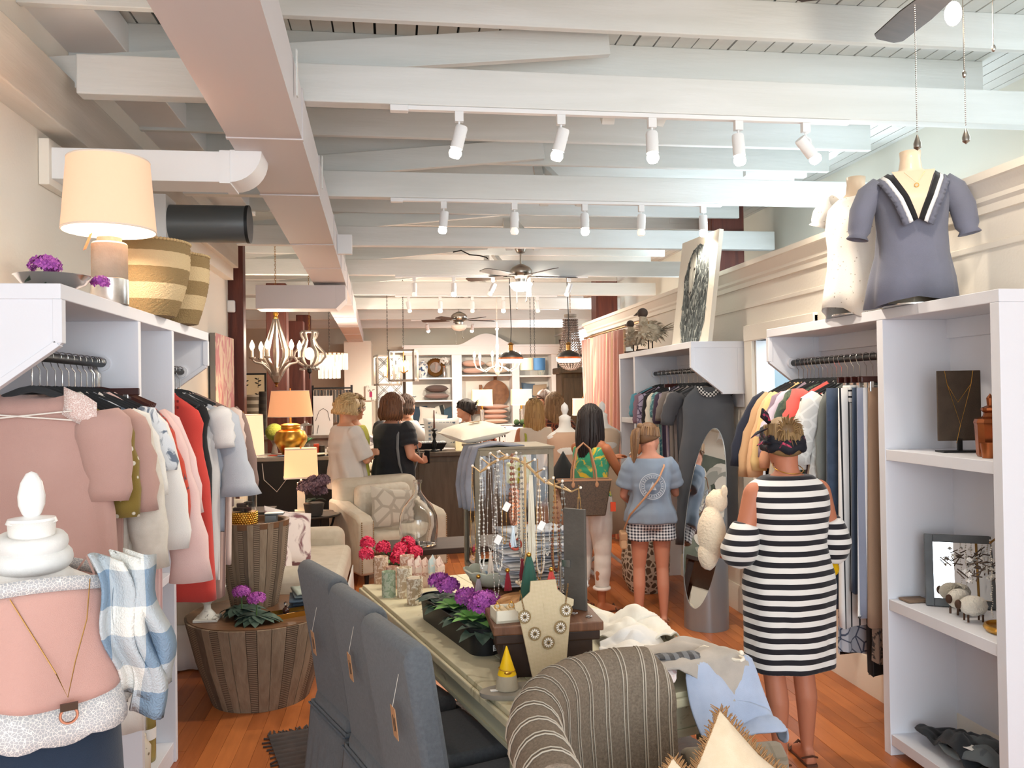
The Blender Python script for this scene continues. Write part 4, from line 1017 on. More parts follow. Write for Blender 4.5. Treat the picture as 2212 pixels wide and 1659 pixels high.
def chaise():
 t=thing('chaise','brown tweed chaise with pale double stripes and one high rounded end in the foreground','chaise',(0,0,0))
 m=mat('brown_tweed','#887a6a',.95,0,'noise','#6c5f51',160,bump=.5,bscale=400)
 m_st=cloth('#b9ad9c');th=.05
 def plan(s_):
  if s_<.22:q=s_/.22;return V((.375,1.66+.24*q,0)),V((-1,0,0))
  if s_<.80:an=PI-(s_-.22)/.58*PI/2;return V((.685+.31*cos(an),1.90+.40*sin(an),0)),V((cos(an),sin(an),0)).normalized()
  q=(s_-.80)/.2;return V((.685+.10*q,2.30,0)),V((0,1,0))
 def section(s_,off=0):
  p,n=plan(s_);H_=.975-.012*abs(s_-.5)-max(0,s_-.86)**1.3*1.0;pts=[];T_=th+off;ln=.06
  for z in (.14,.40,.62,.8):pts.append(p+n*(T_+ln*(z/H_)**2)+V((0,0,z)))
  for k in range(11):
   a=PI*k/10;pts.append(p+n*(T_*cos(a)*1.35+ln)+V((0,0,H_-.08+(.08+off)*sin(a))))
  for z in (.8,.62,.36):pts.append(p+n*(-T_+ln*(z/H_)**2)+V((0,0,z)))
  return pts
 n=60;b=MB().loft([section(i/n) for i in range(n+1)],False,False)
 b.add(section(0),[tuple(range(18))]);b.add(section(1),[tuple(range(17,-1,-1))])
 obj('raised_end',b,m,t,smooth=70)
 for i in range(13):
  s0=.06+.90*i/12
  for dd in (-.007,.007):obj('pale_stripe',MB().tube(section(s0+dd,.0015),.0022,4,flat=.5,cap=False),m_st,t,smooth=180)
 q=section(0,.002)[4:15];obj('front_welt',MB().tube([p+V((0,-.002,0)) for p in section(0,-.012)],.003,5),m_st,t)
 mp=cloth('#857a69','#6a604f','plaid',14,thr=.12,key='pl')
 obj('low_back',MB().prism([(2.24,.30),(2.36,.30),(2.40,.60),(2.38,.66),(2.33,.68),(2.28,.65)],.82,1.12,'x'),mp,t,bev=.015,smooth=50)
 obj('seat_cushion',MB().box((.40,1.62,.34),(1.14,2.27,.46)),mp,t,bev=.04,smooth=60)
 obj('chaise_base',MB().box((.36,1.62,.10),(1.12,2.33,.34)),m,t,bev=.015,smooth=60)
 for x in (.42,1.06):
  for y in (1.67,2.28):obj('chair_leg',MB().tube([(x,y,.11),(x,y,0)],[.024,.016],8),m_risd,t)
chaise()
m_iv=cloth('#e6d3b6','#dcc7a7',scale=25);m_fr=mat('tan_fringe','#a98157',.95)
pillow('fringed_pillow','ivory pillow with tan brush fringe standing on the chaise, the taller one',(.82,1.98,.67),.34,.34,.12,m_iv,(1.30,.78,.2),trim=m_fr,trimw=.024)
pillow('fringed_pillow','ivory pillow with tan brush fringe on the chaise tucked inside the rounded end',(.64,1.86,.64),.30,.30,.11,m_iv,(1.25,.78,-.15),trim=m_fr,trimw=.02)
def heap(name,lab,c,w,d,amp,m,seed,rz=0,solid=.006,thick=1):
 ix,iy=RT.inverted()@V((1,0,0)),0
 inv=(T(TC)@RT).inverted()
 def fall(x,y):
  p=inv@V((x,y,0));f=0
  if p.x>.42:f+=(p.x-.42)*2.4+(p.x-.42)**2*3
  if p.y<-.975:f+=min(.16,(-.975-p.y)*1.6)
  return f
 b=MB();drape(b,(c.x,c.y,c.z),w,d,amp,fall,seed)
 return tag(obj(name,b,m,solid=solid,smooth=180),lab,'clothing')
heap('white_blouse','white lace blouse heaped on the table behind the grey knit top',V((.90,3.15,.765)),.36,.50,.075,cloth('#f3efe4','#e3ddd0',scale=10),3)
heap('white_blouse','second white blouse folded between the wooden riser and the lace blouse',V((.84,2.88,.77)),.30,.28,.06,cloth('#eee9e0','#dfe0e2',scale=10),6)
heap('grey_shirt','grey knit top with ivory drawstring spread over the table corner',V((.97,2.70,.795)),.44,.38,.04,cloth('#b9b0a6','#a59d94',scale=12),11)
heap('floral_scarf','pink and white printed scarf at the table end beside the bust',V((.78,2.60,.79)),.24,.18,.045,cloth('#f2e6e4','#d59a98','patch',9,thr=.55),14)
heap('blue_shirt','pale blue shirt drooping over the table corner above the leg',V((1.06,2.54,.785)),.36,.24,.04,cloth('#b3bfd6','#9dabc4',scale=8),17)
heap('striped_cuff','charcoal striped shirt cuff sticking out of the clothes heap',V((.90,2.62,.825)),.18,.08,.02,cloth('#6d6f73','#3d3c3d','stripex',30),19)
b=MB();pts=[V((.95+.09*cos(q*.9)*(1-q/9)+.02*q,2.68+.05*sin(q*1.7)-.01*q,.842+.005*sin(q*3))) for q in [i*.35 for i in range(26)]]
b.tube(pts,.005,8);b.sph(pts[-1],.009,8,6);b.sph(pts[0],.009,8,6)
tag(obj('drawstring',b,cloth('#efe6d4')),'knotted ivory drawstring cord on the grey knit top','cord')
for i,(x,y,lab) in enumerate([(.13,-.20,'open black jewellery box with crystal pieces on the riser edge'),(.13,-.09,'cream lined jewellery box behind the black one on the riser')]):
 t=thing('jewellery_box',lab,'box',rl(x,y),RA-.3-.3*i)
 c=[m_black,mat('cream_box','#e8dfc9',.6)][i]
 obj('box_wall',MB().box((-.05,-.04,0),(.05,-.036,.03)).box((-.05,.036,0),(.05,.04,.03)).box((-.05,-.04,0),(-.046,.04,.03)).box((.046,-.04,0),(.05,.04,.03)).box((-.05,-.04,0),(.05,.04,.005)),c,t,smooth=0)
 b=MB();rnd=random.Random(i)
 for k in range(50):b.sph((rnd.uniform(-.04,.04),rnd.uniform(-.03,.03),.012+rnd.uniform(0,.02)),rnd.uniform(.003,.006),6,4)
 obj('crystal_beads',b,mat('bead_crystal','#dcd8cf',.08,.3),t,smooth=180)
for i,x in enumerate((.20,.24)):
 tag(obj('ring',MB().torus((0,0,0),.009,.0018,20,6).sph((.010,0,0),.004,6,4),m_chrome,loc=rl(x-.09,-.42-.05*i,.002)),'silver ring lying on the bare riser wood, %s one'%('farther','nearer')[i],'ring')
t=thing('earring_disc','small white round earring display disc beside the slate board','display stand',rl(.16,-.30),-.3)
obj('disc',MB().tube([(0,-.004,.08),(0,.004,.08)],.028,24),m_card,t);obj('disc_foot',MB().box((-.015,-.015,0),(.015,.015,.055)),m_card,t,smooth=0)
def floor_mirror():
 c=V((2.22,5.80,0));r=.16;h=1.44
 t=thing('floor_mirror','tall grey tube floor mirror with an oblique oval mirror face beside the girl','mirror',c)
 nrm=V((-.80,-.60,0))
 z0=.16
 nh=V((nrm.x,nrm.y,0)).normalized()
 def ztop(a):d=V((cos(a),sin(a),0)).dot(nh);return z0+(h-z0)*(1-d)/2
 n=64;outer=[V((r*cos(2*PI*j/n),r*sin(2*PI*j/n),0)) for j in range(n)]
 inner=[p*.965 for p in outer]
 top=[V((p.x,p.y,ztop(2*PI*j/n))) for j,p in enumerate(outer)]
 topi=[V((p.x,p.y,ztop(2*PI*j/n)-.003)) for j,p in enumerate(inner)]
 boti=[V((p.x,p.y,z0-.1)) for p in inner]
 b=MB().loft([outer,top,topi,[V((p.x,p.y,.02)) for p in inner]],True,True)
 obj('tube_body',b,mat('grey_lacquer','#8f9498',.3,.3,coat=.3),t,smooth=50)
 obj('mirror_face',MB().loft([[V((p.x,p.y,p.z-.006)) for p in topi],[V((p.x,p.y,p.z-.002)) for p in topi]]),mat('mirror_silver','#f2f4f4',.01,1),t,smooth=0)
floor_mirror()
# ================================================================ GARMENTS ON RAILS
def garment_mb(w=.42,L=.62,bw=None,d=.07,slv=0,sw=.075,nf=7,fold=.012,seed=0,neck=.085,sag=.30,flare=1.0,hem=0,slv_out=.05,strap=False,slv_flare=1.0):
 bw=bw or w*.95;b=MB();n=48;k=16;rings=[]
 sh=w/2
 for i in range(k+1):
  q=i/k;z=-.035-L*q
  if q<.08:hw=neck+(sh-neck)*(q/.08)
  else:hw=sh*(1-.16*sin(min(1,(q-.08)/.35)*PI)*(.5 if slv else .8));hw=hw*(1-(q-.08))+bw/2*flare*(q-.08)*1.0+0*(1)
  hd=d*(.35+.65*min(1,q*4))
  ring=[]
  for j in range(n):
   a=2*PI*j/n;ca=cos(a);sa=sin(a)
   x=hw*math.copysign(abs(ca)**.8,ca)
   f=fold*min(1,q*1.6)*sin(a*nf+seed+1.5*nz((q*2,seed,0)))
   y=hd/2*math.copysign(abs(sa)**.9,sa)+f+.006*nz((x*8,z*5,seed))
   zz=z-sag*max(0,abs(x)-neck)*max(0,1-q*3)+(hem*sin(a*2+seed)+.01*nz((a,seed,1)))*q
   if q==0:zz-=.03*abs(sa)
   ring.append((x,y,zz))
  rings.append(ring)
 b.loft(rings)
 if slv:
  for s_ in (-1,1):
   zsh=-.035-sag*(sh-neck);P=[];Rr=[]
   for i in range(9):
    q=i/8
    P.append((s_*(sh-.03+slv_out*sin(q*PI/2)+.0*q),.004*sin(q*9+seed),zsh-.03-slv*q));Rr.append((sw*.55 if q<.1 else sw*(1-.35*q)+sw*(slv_flare-1)*max(0,q-.6)*2.5)*(1+.08*sin(q*23+seed)))
   b.tube(P,Rr,14,flat=.55,side=(1,0,0))
 return b
def skirt_mb(w,L,d=.05,bw=None,nf=9,fold=.012,seed=0):
 b=MB();n=44;k=12;rings=[];bw=bw or w*1.15
 for i in range(k+1):
  q=i/k;hw=(w+(bw-w)*q)/2
  rings.append([(hw*math.copysign(abs(cos(a))**.7,cos(a)),d/2*sin(a)+fold*q*sin(a*nf+seed),-.075-L*q+.01*q*sin(a*3+seed)) for a in [2*PI*j/n for j in range(n)]])
 return b.loft(rings)
m_velvet=mat('velvet_hanger','#26282b',.9,sheen=.3);m_whang=mat('wood_hanger','#3b1712',.35)
_h={}
def hanger(p,rz,kind,lab,grp):
 """p: point on rod top; wraps rod"""
 if kind in _h:return dup(_h[kind],p,rz,lab,grp)
 t=thing('clothes_hanger',lab,'hanger',p,rz,grp)
 hk=[(.0,0,-.135),(.0,0,-.06)]+[(.026*sin(a) if False else -.022*cos(a)+.0,0,-.022+.022*sin(a)) for a in [(-.9+i*.42)*1 for i in range(10)]]
 hk=[(0,0,-.135),(0,0,-.065),(-.012,0,-.05)]+[(-.021*cos(a),0,-.019+.021*sin(a)) for a in [i*PI*1.15/9-.3 for i in range(10)]]
 obj('hook',MB().tube(hk,.0021,6),m_chrome,t)
 if kind=='velvet':
  pts=[(-.205,0,-.205),(-.12,0,-.168),(-.04,0,-.138),(0,0,-.130),(.04,0,-.138),(.12,0,-.168),(.205,0,-.205)]
  obj('hanger_arm',MB().tube(pts,[.006,.010,.012,.012,.012,.010,.006],8,flat=.35,side=(0,0,1)).tube([(-.205,0,-.205),(-.18,0,-.225),(.18,0,-.225),(.205,0,-.205)],.004,6),m_velvet,t)
 elif kind=='clip':
  obj('hanger_arm',MB().box((-.17,-.006,-.155),(.17,.006,-.125)),m_whang,t,bev=.004,smooth=0)
  for s_ in (-1,1):obj('clip',MB().box((s_*.12-.01,-.012,-.20),(s_*.12+.01,.012,-.15)),m_chrome,t,smooth=0,bev=.002)
 else:
  pts=[(-.205,0,-.20),(-.1,0,-.15),(0,0,-.13),(.1,0,-.15),(.205,0,-.20)]
  obj('hanger_arm',MB().tube(pts,[.012,.013,.013,.013,.012],8,flat=.6,side=(0,0,1)),m_whang,t)
 _h[kind]=t;return t
def hung(p,rz,lab,mb,m,grp,hk='velvet',hlab=None,cat='garment',name='blouse',extra=None,lower=0):
 if 'rail' not in lab:lab+=' on the rail'
 hanger(p,rz,hk,hlab or ('hanger holding the '+' '.join(lab.split(' on the ')[0].split(' with ')[0].split()[:10])),grp+' hangers')
 o=obj(name,mb,m,loc=V(p)+V((0,0,-.105-lower)),rz=rz,smooth=180)
 return tag(o,lab,cat,grp)
rnd=random.Random(21)
RX,RZL=-1.19,1.888
LN=[(2.93,'blouse','dusty rose blouse with lace shoulders hanging foremost on the left rail',dict(w=.50,L=.92,bw=.58,d=.06,slv=.30,sw=.10,seed=1,slv_out=.03,fold=.010,neck=.13),cloth('#c39d93','#bb948a',scale=4)),(2.99,'blouse','mustard blouse with white dots behind the rose blouse on the left rail',dict(w=.48,L=.80,slv=.36,seed=2,neck=.10,slv_out=.06),cloth('#8a7434','#efe9d8','dots',28,thr=.22)),(3.05,'blouse','second dusty rose blouse with loose elbow sleeves on the left rail',dict(w=.50,L=.78,slv=.34,sw=.10,seed=3,slv_out=.075),cloth('#bd978c')),(3.12,'blouse','cream knit top with long sleeves on the left rail',dict(w=.50,L=1.10,slv=.55,sw=.09,seed=4,slv_out=.10),cloth('#e2dacd','#d6cdbf',scale=30)),(3.18,'blouse','white gauze tunic hanging long on the left rail',dict(w=.50,L=1.22,bw=.58,slv=.30,seed=5,slv_out=.10),cloth('#f1ede6','#e6e1d8',scale=20)),(3.24,'blouse','blue and white floral top with short sleeves on the left rail',dict(w=.50,L=.70,slv=.22,seed=6,slv_out=.11),cloth('#dfe2e6','#6c7889','patch',16,thr=.55)),(3.30,'blouse','white linen shirt with wide cuffs on the left rail',dict(w=.52,L=1.02,slv=.52,sw=.085,seed=7,slv_out=.12),cloth('#efeae4')),(3.36,'blouse','orange red printed blouse between pale tops on the left rail',dict(w=.52,L=.74,slv=.42,seed=8,slv_out=.12),cloth('#c8452d','#4c3f46','patch',14,thr=.56)),(3.42,'blouse','sheer pink blouse with full long sleeves on the left rail',dict(w=.55,L=.88,slv=.66,sw=.085,seed=9,slv_out=.14,slv_flare=1.3),cloth('#eecfc9','#e6c0ba',scale=5)),(3.48,'blouse','pale pink linen shirt farthest along the near left rail',dict(w=.55,L=.96,slv=.40,seed=10,slv_out=.13),cloth('#e8c9c4')),]
for y,nm,lab,dm,m in LN:
 o=hung((RX,y,RZL),rnd.uniform(-.12,.06),lab,garment_mb(**dm),m,'tops on the near left rail')
 if 'foremost' in lab:
  c=obj('lace_shoulder',MB().loft([[(x,-.036+.016*sin(x*40)*(k==3),z) for x,z in ((.12+.0*k,-.02-.03*k),(.15,-.035-.033*k),(.19,-.05-.036*k),(.225,-.075-.036*k))] for k in range(4)],False,False),cloth('#f3e8e2','#d9b9b0','cells',140,thr=.3),o,solid=.002,smooth=180)
  hh=obj('hanger_strap',MB().tube([(-.2,-.04,-.13),(.15,-.045,-.10)],.003,5).tube([(-.2,-.04,-.10),(.15,-.045,-.13)],.003,5),cloth('#efe6dc'),o)
hanger((-1.19,3.50,RZL),.03,'clip','empty wooden clip hanger at the far end of the near left rail','hangers on the left rail')
for i in range(5):hanger((-1.19,3.53+.012*i,RZL),.05*i-.1,'wood',['first','second','third','fourth','last'][i]+' dark wooden hanger at the end of the near left rail','dark wooden hangers on the left rail')
LF=[(4.26,'coral red sleeveless dress nearest in the second left section',dict(w=.42,L=1.02,bw=.56,d=.07,seed=1,nf=5),cloth('#d1483f','#c74038',scale=4)),(4.34,'black sleeveless top with brown card tag on the second left rail',dict(w=.44,L=.88,bw=.46,seed=2,neck=.12),cloth('#1b1c1f')),(4.41,'white layered tunic behind the black top on the second left rail',dict(w=.48,L=.96,slv=.20,seed=3),cloth('#d9d7d6')),(4.48,'pale grey blue blouse with flared ruffle sleeves on the second left rail',dict(w=.52,L=.72,slv=.44,sw=.08,seed=4,slv_out=.09,slv_flare=1.7),cloth('#bcc1c9','#adb3bd',scale=5)),(4.55,'blush pleated long skirt tunic on the second left rail',dict(w=.50,L=1.08,bw=.5,seed=5,nf=14,fold=.02),cloth('#c7a79b')),(4.62,'pale blush shirt with drawcord on the second left rail',dict(w=.52,L=.92,slv=.25,seed=6),cloth('#dcc7bd')),(4.70,'taupe brown blouse on grey hanger at the far end of the second left rail',dict(w=.52,L=.62,slv=.45,seed=7,slv_out=.10),cloth('#8c746b')),]
for y,lab,dm,m in LF:
 dm=dict(dm);dm['w']*=1.12;o=hung((RX+.03,y,RZL),rnd.uniform(-.1,.1),lab,garment_mb(**dm),m,'clothes on the second left rail')
 if 'black' in lab:
  g=obj('brown_tag',MB().box((-.022,-.002,-.09),(.022,0,0)),m_tag,o,loc=(.10,-.06,-.42),smooth=0,label='brown card tag')
 if 'coral' in lab:
  b=MB()
  for zz in (-.085,-.115):
   for k in range(12):b.box((-.09+.018*k,-.034,zz),(-.08+.018*k,-.030,zz+.012))
  obj('cutwork',b,cloth('#8f2a26'),o,smooth=0)
RXR,RZR=2.42,1.902
GR=[(3.76,'tan fringed hem midi skirt nearest on the right rail','sk',dict(w=.27,L=1.16,bw=.32,nf=3,fold=.004),cloth('#9c7f68')),(3.82,'pair of white and grey wide striped trousers on the right rail','sk',dict(w=.36,L=1.12,bw=.40,nf=4),cloth('#e6e4e4','#8d92a3','stripex',16)),(3.88,'navy jeans skirt hanging behind the striped trousers','sk',dict(w=.32,L=1.02),cloth('#3e4d63')),(3.94,'black striped white trousers with horizontal banded waist on the right rail','sk',dict(w=.42,L=1.20,bw=.45,nf=5),cloth('#ebe8e4','#26262a','stripex',24,thr=.2)),(4.00,'dark blue denim trousers on the right rail','sk',dict(w=.47,L=1.12,bw=.50),cloth('#46546a','#3a475b',scale=20)),(4.06,'slate grey jacket with long sleeves on the right rail','g',dict(w=.44,L=.60,slv=.50,seed=3,slv_out=.05,sw=.06),cloth('#6f7370')),(4.12,'white lace blouse hanging on the right rail','g',dict(w=.56,L=1.12,bw=.62,slv=.36,seed=4,slv_out=.10),cloth('#ecebe6','#dad9d4','cells',16,thr=.4)),(4.18,'sheer white embroidered kimono with black stripes on the right rail','g',dict(w=.50,L=1.12,bw=.6,slv=.40,seed=5,slv_out=.12),cloth('#ebe8e2','#3b3b3b','stripez',7,thr=.12)),(4.24,'coral ruffled blouse among pale tops on the right rail','g',dict(w=.50,L=.42,slv=.22,seed=6,slv_out=.10,sw=.10),cloth('#f0655d')),(4.29,'dark plum knit top on the right rail','g',dict(w=.50,L=.70,slv=.35,seed=7,slv_out=.12),cloth('#4b4257')),(4.34,'dark green print top on the right rail','g',dict(w=.50,L=.55,slv=.18,seed=8,slv_out=.12),cloth('#3f5148','#5c6c58','patch',20)),(4.39,'pale lilac ruffle sleeve top on the right rail','g',dict(w=.52,L=.80,slv=.24,seed=9,slv_out=.14,slv_flare=1.6),cloth('#cdbfd0')),(4.44,'beige long cardigan on the right rail','g',dict(w=.50,L=1.05,slv=.62,seed=10,slv_out=.13),cloth('#cdbca6')),(4.49,'mauve blouse on the right rail','g',dict(w=.52,L=.68,slv=.36,seed=11,slv_out=.13),cloth('#9b8798')),(4.54,'peach blouse on the right rail','g',dict(w=.52,L=.72,slv=.42,seed=12,slv_out=.13),cloth('#e9ab86')),(4.58,'pale yellow blouse on the right rail','g',dict(w=.53,L=.72,slv=.44,seed=13,slv_out=.14),cloth('#eccb8f')),(4.62,'apricot cardigan on the right rail','g',dict(w=.54,L=.80,slv=.48,seed=14,slv_out=.15),cloth('#e7b98d')),(4.67,'sandy tan cardigan on the right rail','g',dict(w=.55,L=.84,slv=.48,seed=15,slv_out=.17),cloth('#c9a27a')),(4.73,'navy long sleeved top farthest along the right rail','g',dict(w=.55,L=.70,slv=.42,seed=16,slv_out=.20),cloth('#222738')),]
for y,lab,kd,dm,m in GR:
 sw_=min(1,.80 if kd=='g' else 1)
 if kd=='g':dm=dict(dm);dm['w']*=.86
 mb=garment_mb(**dm) if kd=='g' else skirt_mb(**dm)
 for v in mb.v:v.x=min(v.x,.185+.04*math.tanh(max(0,v.x-.185)))
 o=hung((RXR,y,RZR),rnd.uniform(-.05,.16),lab,mb,m,'clothes on the near right rail','velvet' if kd=='g' else 'clip',name='blouse' if kd=='g' else 'skirt')
 if 'banded waist' in lab:obj('banded_waist',MB().box((-.165,-.032,-.15),(.165,.032,-.06)),cloth('#ebe8e4','#26262a','stripez',32,thr=.3),o,bev=.01)
b=MB();
tag(obj('embroidered_skirt',skirt_mb(.36,1.34-.4,.06,.40,7,.015,3).xf(T(0,0,-.42)),cloth('#4a5366','#b9bcc4','cells',16,thr=.25),loc=(2.44,4.03,RZR-.11),rz=.1),'blue grey embroidered hem hanging below the striped trousers','skirt')
tag(obj('leopard_skirt',skirt_mb(.30,.86,.05,.34,7,.015,5).xf(T(0,0,-.48)),cloth('#8b7566','#2b2422','patch',24,thr=.55),loc=(2.46,3.79,RZR-.11),rz=.1),'leopard spotted skirt hem showing below the tan skirt','skirt')
tag(obj('black_trousers',skirt_mb(.12,.98,.05,.08,5,.01,5).xf(T(0,0,-.46)),cloth('#1b1b1d'),loc=(2.38,3.90,RZR-.11),rz=.1),'narrow black trouser leg dangling below the embroidered hem','trousers')
GF=[(6.10,'charcoal sleeveless dress with dotted collar foremost on the far right rail',dict(w=.48,L=1.22,bw=.56,d=.07,seed=2,nf=4,neck=.10,fold=.014),cloth('#595b60','#515358',scale=5)),(6.20,'dark grey short sleeved top just behind the dotted collar dress',dict(w=.54,L=.60,slv=.24,seed=3,slv_out=.10),cloth('#4b4b50')),(6.32,'grey jersey tee with rolled sleeves on the far right rail',dict(w=.50,L=.72,slv=.24,seed=4,slv_out=.08),cloth('#8c8583')),(6.42,'taupe tee with short sleeves on the far right rail',dict(w=.50,L=.66,slv=.22,seed=5,slv_out=.09),cloth('#7c736e')),(6.52,'soft lilac tee on the far right rail',dict(w=.50,L=.60,slv=.22,seed=6),cloth('#9b8f9f')),(6.62,'aubergine top on the far right rail',dict(w=.50,L=.70,slv=.25,seed=7),cloth('#473a50')),(6.72,'teal print top on the far right rail',dict(w=.50,L=.82,slv=.20,seed=8),cloth('#4d7d86','#8fb3b0','patch',18)),(6.82,'cream lace blouse with long sleeves on the far right rail',dict(w=.52,L=.86,slv=.30,seed=9),cloth('#e2dccd')),(6.92,'black cardigan on the far right rail',dict(w=.52,L=.66,slv=.30,seed=10),cloth('#242226')),(7.04,'purple paisley print top on the far right rail',dict(w=.54,L=.84,slv=.30,seed=11),cloth('#4a3d57','#a99fb8','cells',18,thr=.3)),(7.16,'dusty mauve tee on the far right rail',dict(w=.54,L=.62,slv=.26,seed=12),cloth('#8d7384')),(7.26,'turquoise tee farthest along the far right rail',dict(w=.55,L=.50,slv=.20,seed=13),cloth('#5f9db0')),]
for y,lab,dm,m in GF:
 first='foremost' in lab
 dm=dict(dm);dm['w']*=.8 if not first else .88
 mb=garment_mb(**dm)
 for v in mb.v:v.x=min(v.x,.215+.04*math.tanh(max(0,v.x-.215)))
 o=hung((2.38,y,RZR),rnd.uniform(-.1,.1)+(.0 if first else -.12),lab,mb,m,'clothes on the far right rail')
 if first:
  c=MB().loft([[(r*cos(a),-.030,-.045+r*sin(a)*.9) for a in [PI+PI*i/16 for i in range(17)]] for r in (.055,.095)],False,False)
  obj('dotted_collar',c,cloth('#e9e7e2','#2c2c2e','check',70),o,solid=.004,smooth=180)
hanger((2.38,6.66,RZR),.1,'clip','wooden clip hanger among the tees on the far right rail','hangers on the far right rail')
# ================================================================ DRESS FORMS / MANNEQUINS
m_form=mat('skin_tone_form','#e3ccb0',.45,coat=.2)
def form_mb(neck=True,w=.19,dd=.115,sh=.20):
 b=MB();n=36;S_=[(0,.15,.10),(.10,.165,.115),(.22,.13,.095),(.34,.145,.112),(.42,.155,.118),(.50,.165,.10),(.545,sh-.02,.085),(.575,sh-.06,.07),(.60,.09,.06),(.625,.058,.055),(.68,.050,.052),(.72,.053,.055)]
 r=[]
 for z,a,c in S_:r.append([(a*w/.19*math.copysign(abs(cos(t))**.9,cos(t)),c*dd/.115*sin(t)-(.03*max(0,-sin(t))*(1 if .36<z<.46 else 0)),z) for t in [2*PI*j/n for j in range(n)]])
 return b.loft(r)
def bust_stand(name,lab,loc,rz,H0,cat='mannequin',base='rod',s_=.86):
 t=thing(name,lab,cat,loc,rz)
 b=form_mb()
 for i,v in enumerate(b.v):b.v[i]=V((v.x*s_,v.y*s_,v.z*s_+H0))
 obj('form_body',b,m_form,t,smooth=180)
 obj('pole',MB().tube([(0,0,.01),(0,0,H0+.02)],.0105,12),m_chrome,t)
 obj('stand_base',MB().rev([(0,0),(.13,0),(.13,.006),(.02,.012),(0,.013)],n=32,cap=False),m_chrome,t)
 return t
def blouse(name,lab,loc,rz,H0,m,kind,s_=.86):
 """loose garment over a form, builds its own skin slightly bigger"""
 b=MB();n=64
 S_=[(-.06,.225,.155),(.05,.205,.145),(.18,.178,.13),(.30,.172,.132),(.42,.178,.138),(.50,.188,.112),(.548,.185,.09),(.575,.155,.078),(.597,.115,.070)]
 r=[]
 for i,(z,a,c) in enumerate(S_):
  q=max(0,(.40-z)/.46)
  ring=[]
  for j in range(n):
   t=2*PI*j/n;f=1+.07*q*sin(5*t+z*4)+.03*q*sin(9*t)
   x=a*math.copysign(abs(cos(t))**.9,cos(t))*f;y=c*sin(t)*f-(.025*max(0,-sin(t)) if .33<z<.46 else 0)
   zz=z+(-.05*q*abs(cos(t)) if i==0 else 0)+(.045*sin(2*t) if (i==0 and kind=='lace') else 0)
   if kind=='vneck' and i>=5:pass
   ring.append((x*s_,y*s_,H0+zz*s_))
  r.append(ring)
 b.loft(r,True,False)
 for sg in (-1,1):
  P=[(sg*.150*s_,0,H0+.545*s_),(sg*.205*s_,0,H0+.50*s_),(sg*.245*s_,-.01,H0+.41*s_),(sg*.262*s_,-.015,H0+.31*s_),(sg*.268*s_,-.02,H0+.285*s_),(sg*.272*s_,-.02,H0+.265*s_)]
  if kind=='lace':P=[(p[0]*.92,p[1],H0+.55-(H0+.55-p[2])*.45) for p in P]
  b.tube(P,[.05,.056,.054,.048,.036,.048],20,cap=False,side=(0,1,0))
 t=thing(name,lab,'blouse',loc,rz)
 o=obj('blouse_body',b,m,t,smooth=180,solid=.003)
 return t
MR=V((2.34,3.48,2.09));rzm=-.40
bust_stand('dress_form','headless torso form in the grey V neck blouse on the right cabinet',MR,rzm,.085)
t=blouse('grey_blouse','grey blouse with black and white V neck and ruffle on the torso form',MR,rzm,.085,cloth('#77798a','#70727f',scale=5),'vneck')
FM=Matrix.Scale(.86,4)
def vband(par,off,w,m,y0=0,ruf=0,H0=.085,name='neck_band'):
 b=MB();n=24
 for sg in (-1,1):
  rows=[]
  for i in range(n+1):
   q=i/n
   x=sg*(.004+.112*q);z=.33+.275*q**.9
   y=-.178+.105*max(0,(q-.42)/.58)
   if q>.85:y+=(q-.85)*.35
   dn=V((sg*.88,0,-.47));p=V((x,y,z))+dn*off
   rr_=ruf*sin(i*2.6)
   rows.append([p+V((0,-.004+rr_,0)),p+dn*w+V((0,.004+rr_*1.8,0))+V((0,.02*w*10*q,0))])
  b.loft(rows,False,False)
 return obj(name,b.xf(T(0,0,H0)@FM),m,par,solid=.004,smooth=180)
o=vband(t,.045,.03,cloth('#6d6f7e'),ruf=.006,name='ruffle')
vband(t,.024,.024,cloth('#f0efee'),name='white_band');vband(t,-.002,.028,cloth('#17171b'),name='black_band')
obj('chest_opening',MB().loft([[(sg*.105*q,-.176+.105*max(0,(q-.42)/.58)+(0 if k else 0),.33+.275*q**.9) for sg in (-1,1)] for k,q in enumerate([i/10 for i in range(11)])],False,False).xf(T(0,0,.085)@FM),m_form,t,smooth=180)
obj('pendant',MB().torus((0,-.15,.51),.010,.002,16,6,Rx(PI/2)).tube([(-.05,-.10,.59),(0,-.15,.52),(.05,-.10,.59)],.0008,4).xf(T(0,0,.085)@FM),m_gold,t)
ML=V((2.34,3.93,2.09));rzl=-1.15
bust_stand('dress_form','headless torso form in the white eyelet blouse on the right cabinet',ML,rzl,.085)
blouse('white_blouse','white eyelet lace blouse on the second torso form on the right cabinet',ML,rzl,.085,cloth('#f1ece4','#b9ae9f','dots',40,thr=.13),'lace')
tag(obj('shoe_box',MB().box((-.14,-.07,0),(.14,.07,.05)),mat('beige_box','#dbcab0',.7),loc=(2.44,3.56,2.09),rz=.3,smooth=0,bev=.003),'flat beige box lying behind the torso forms','box')
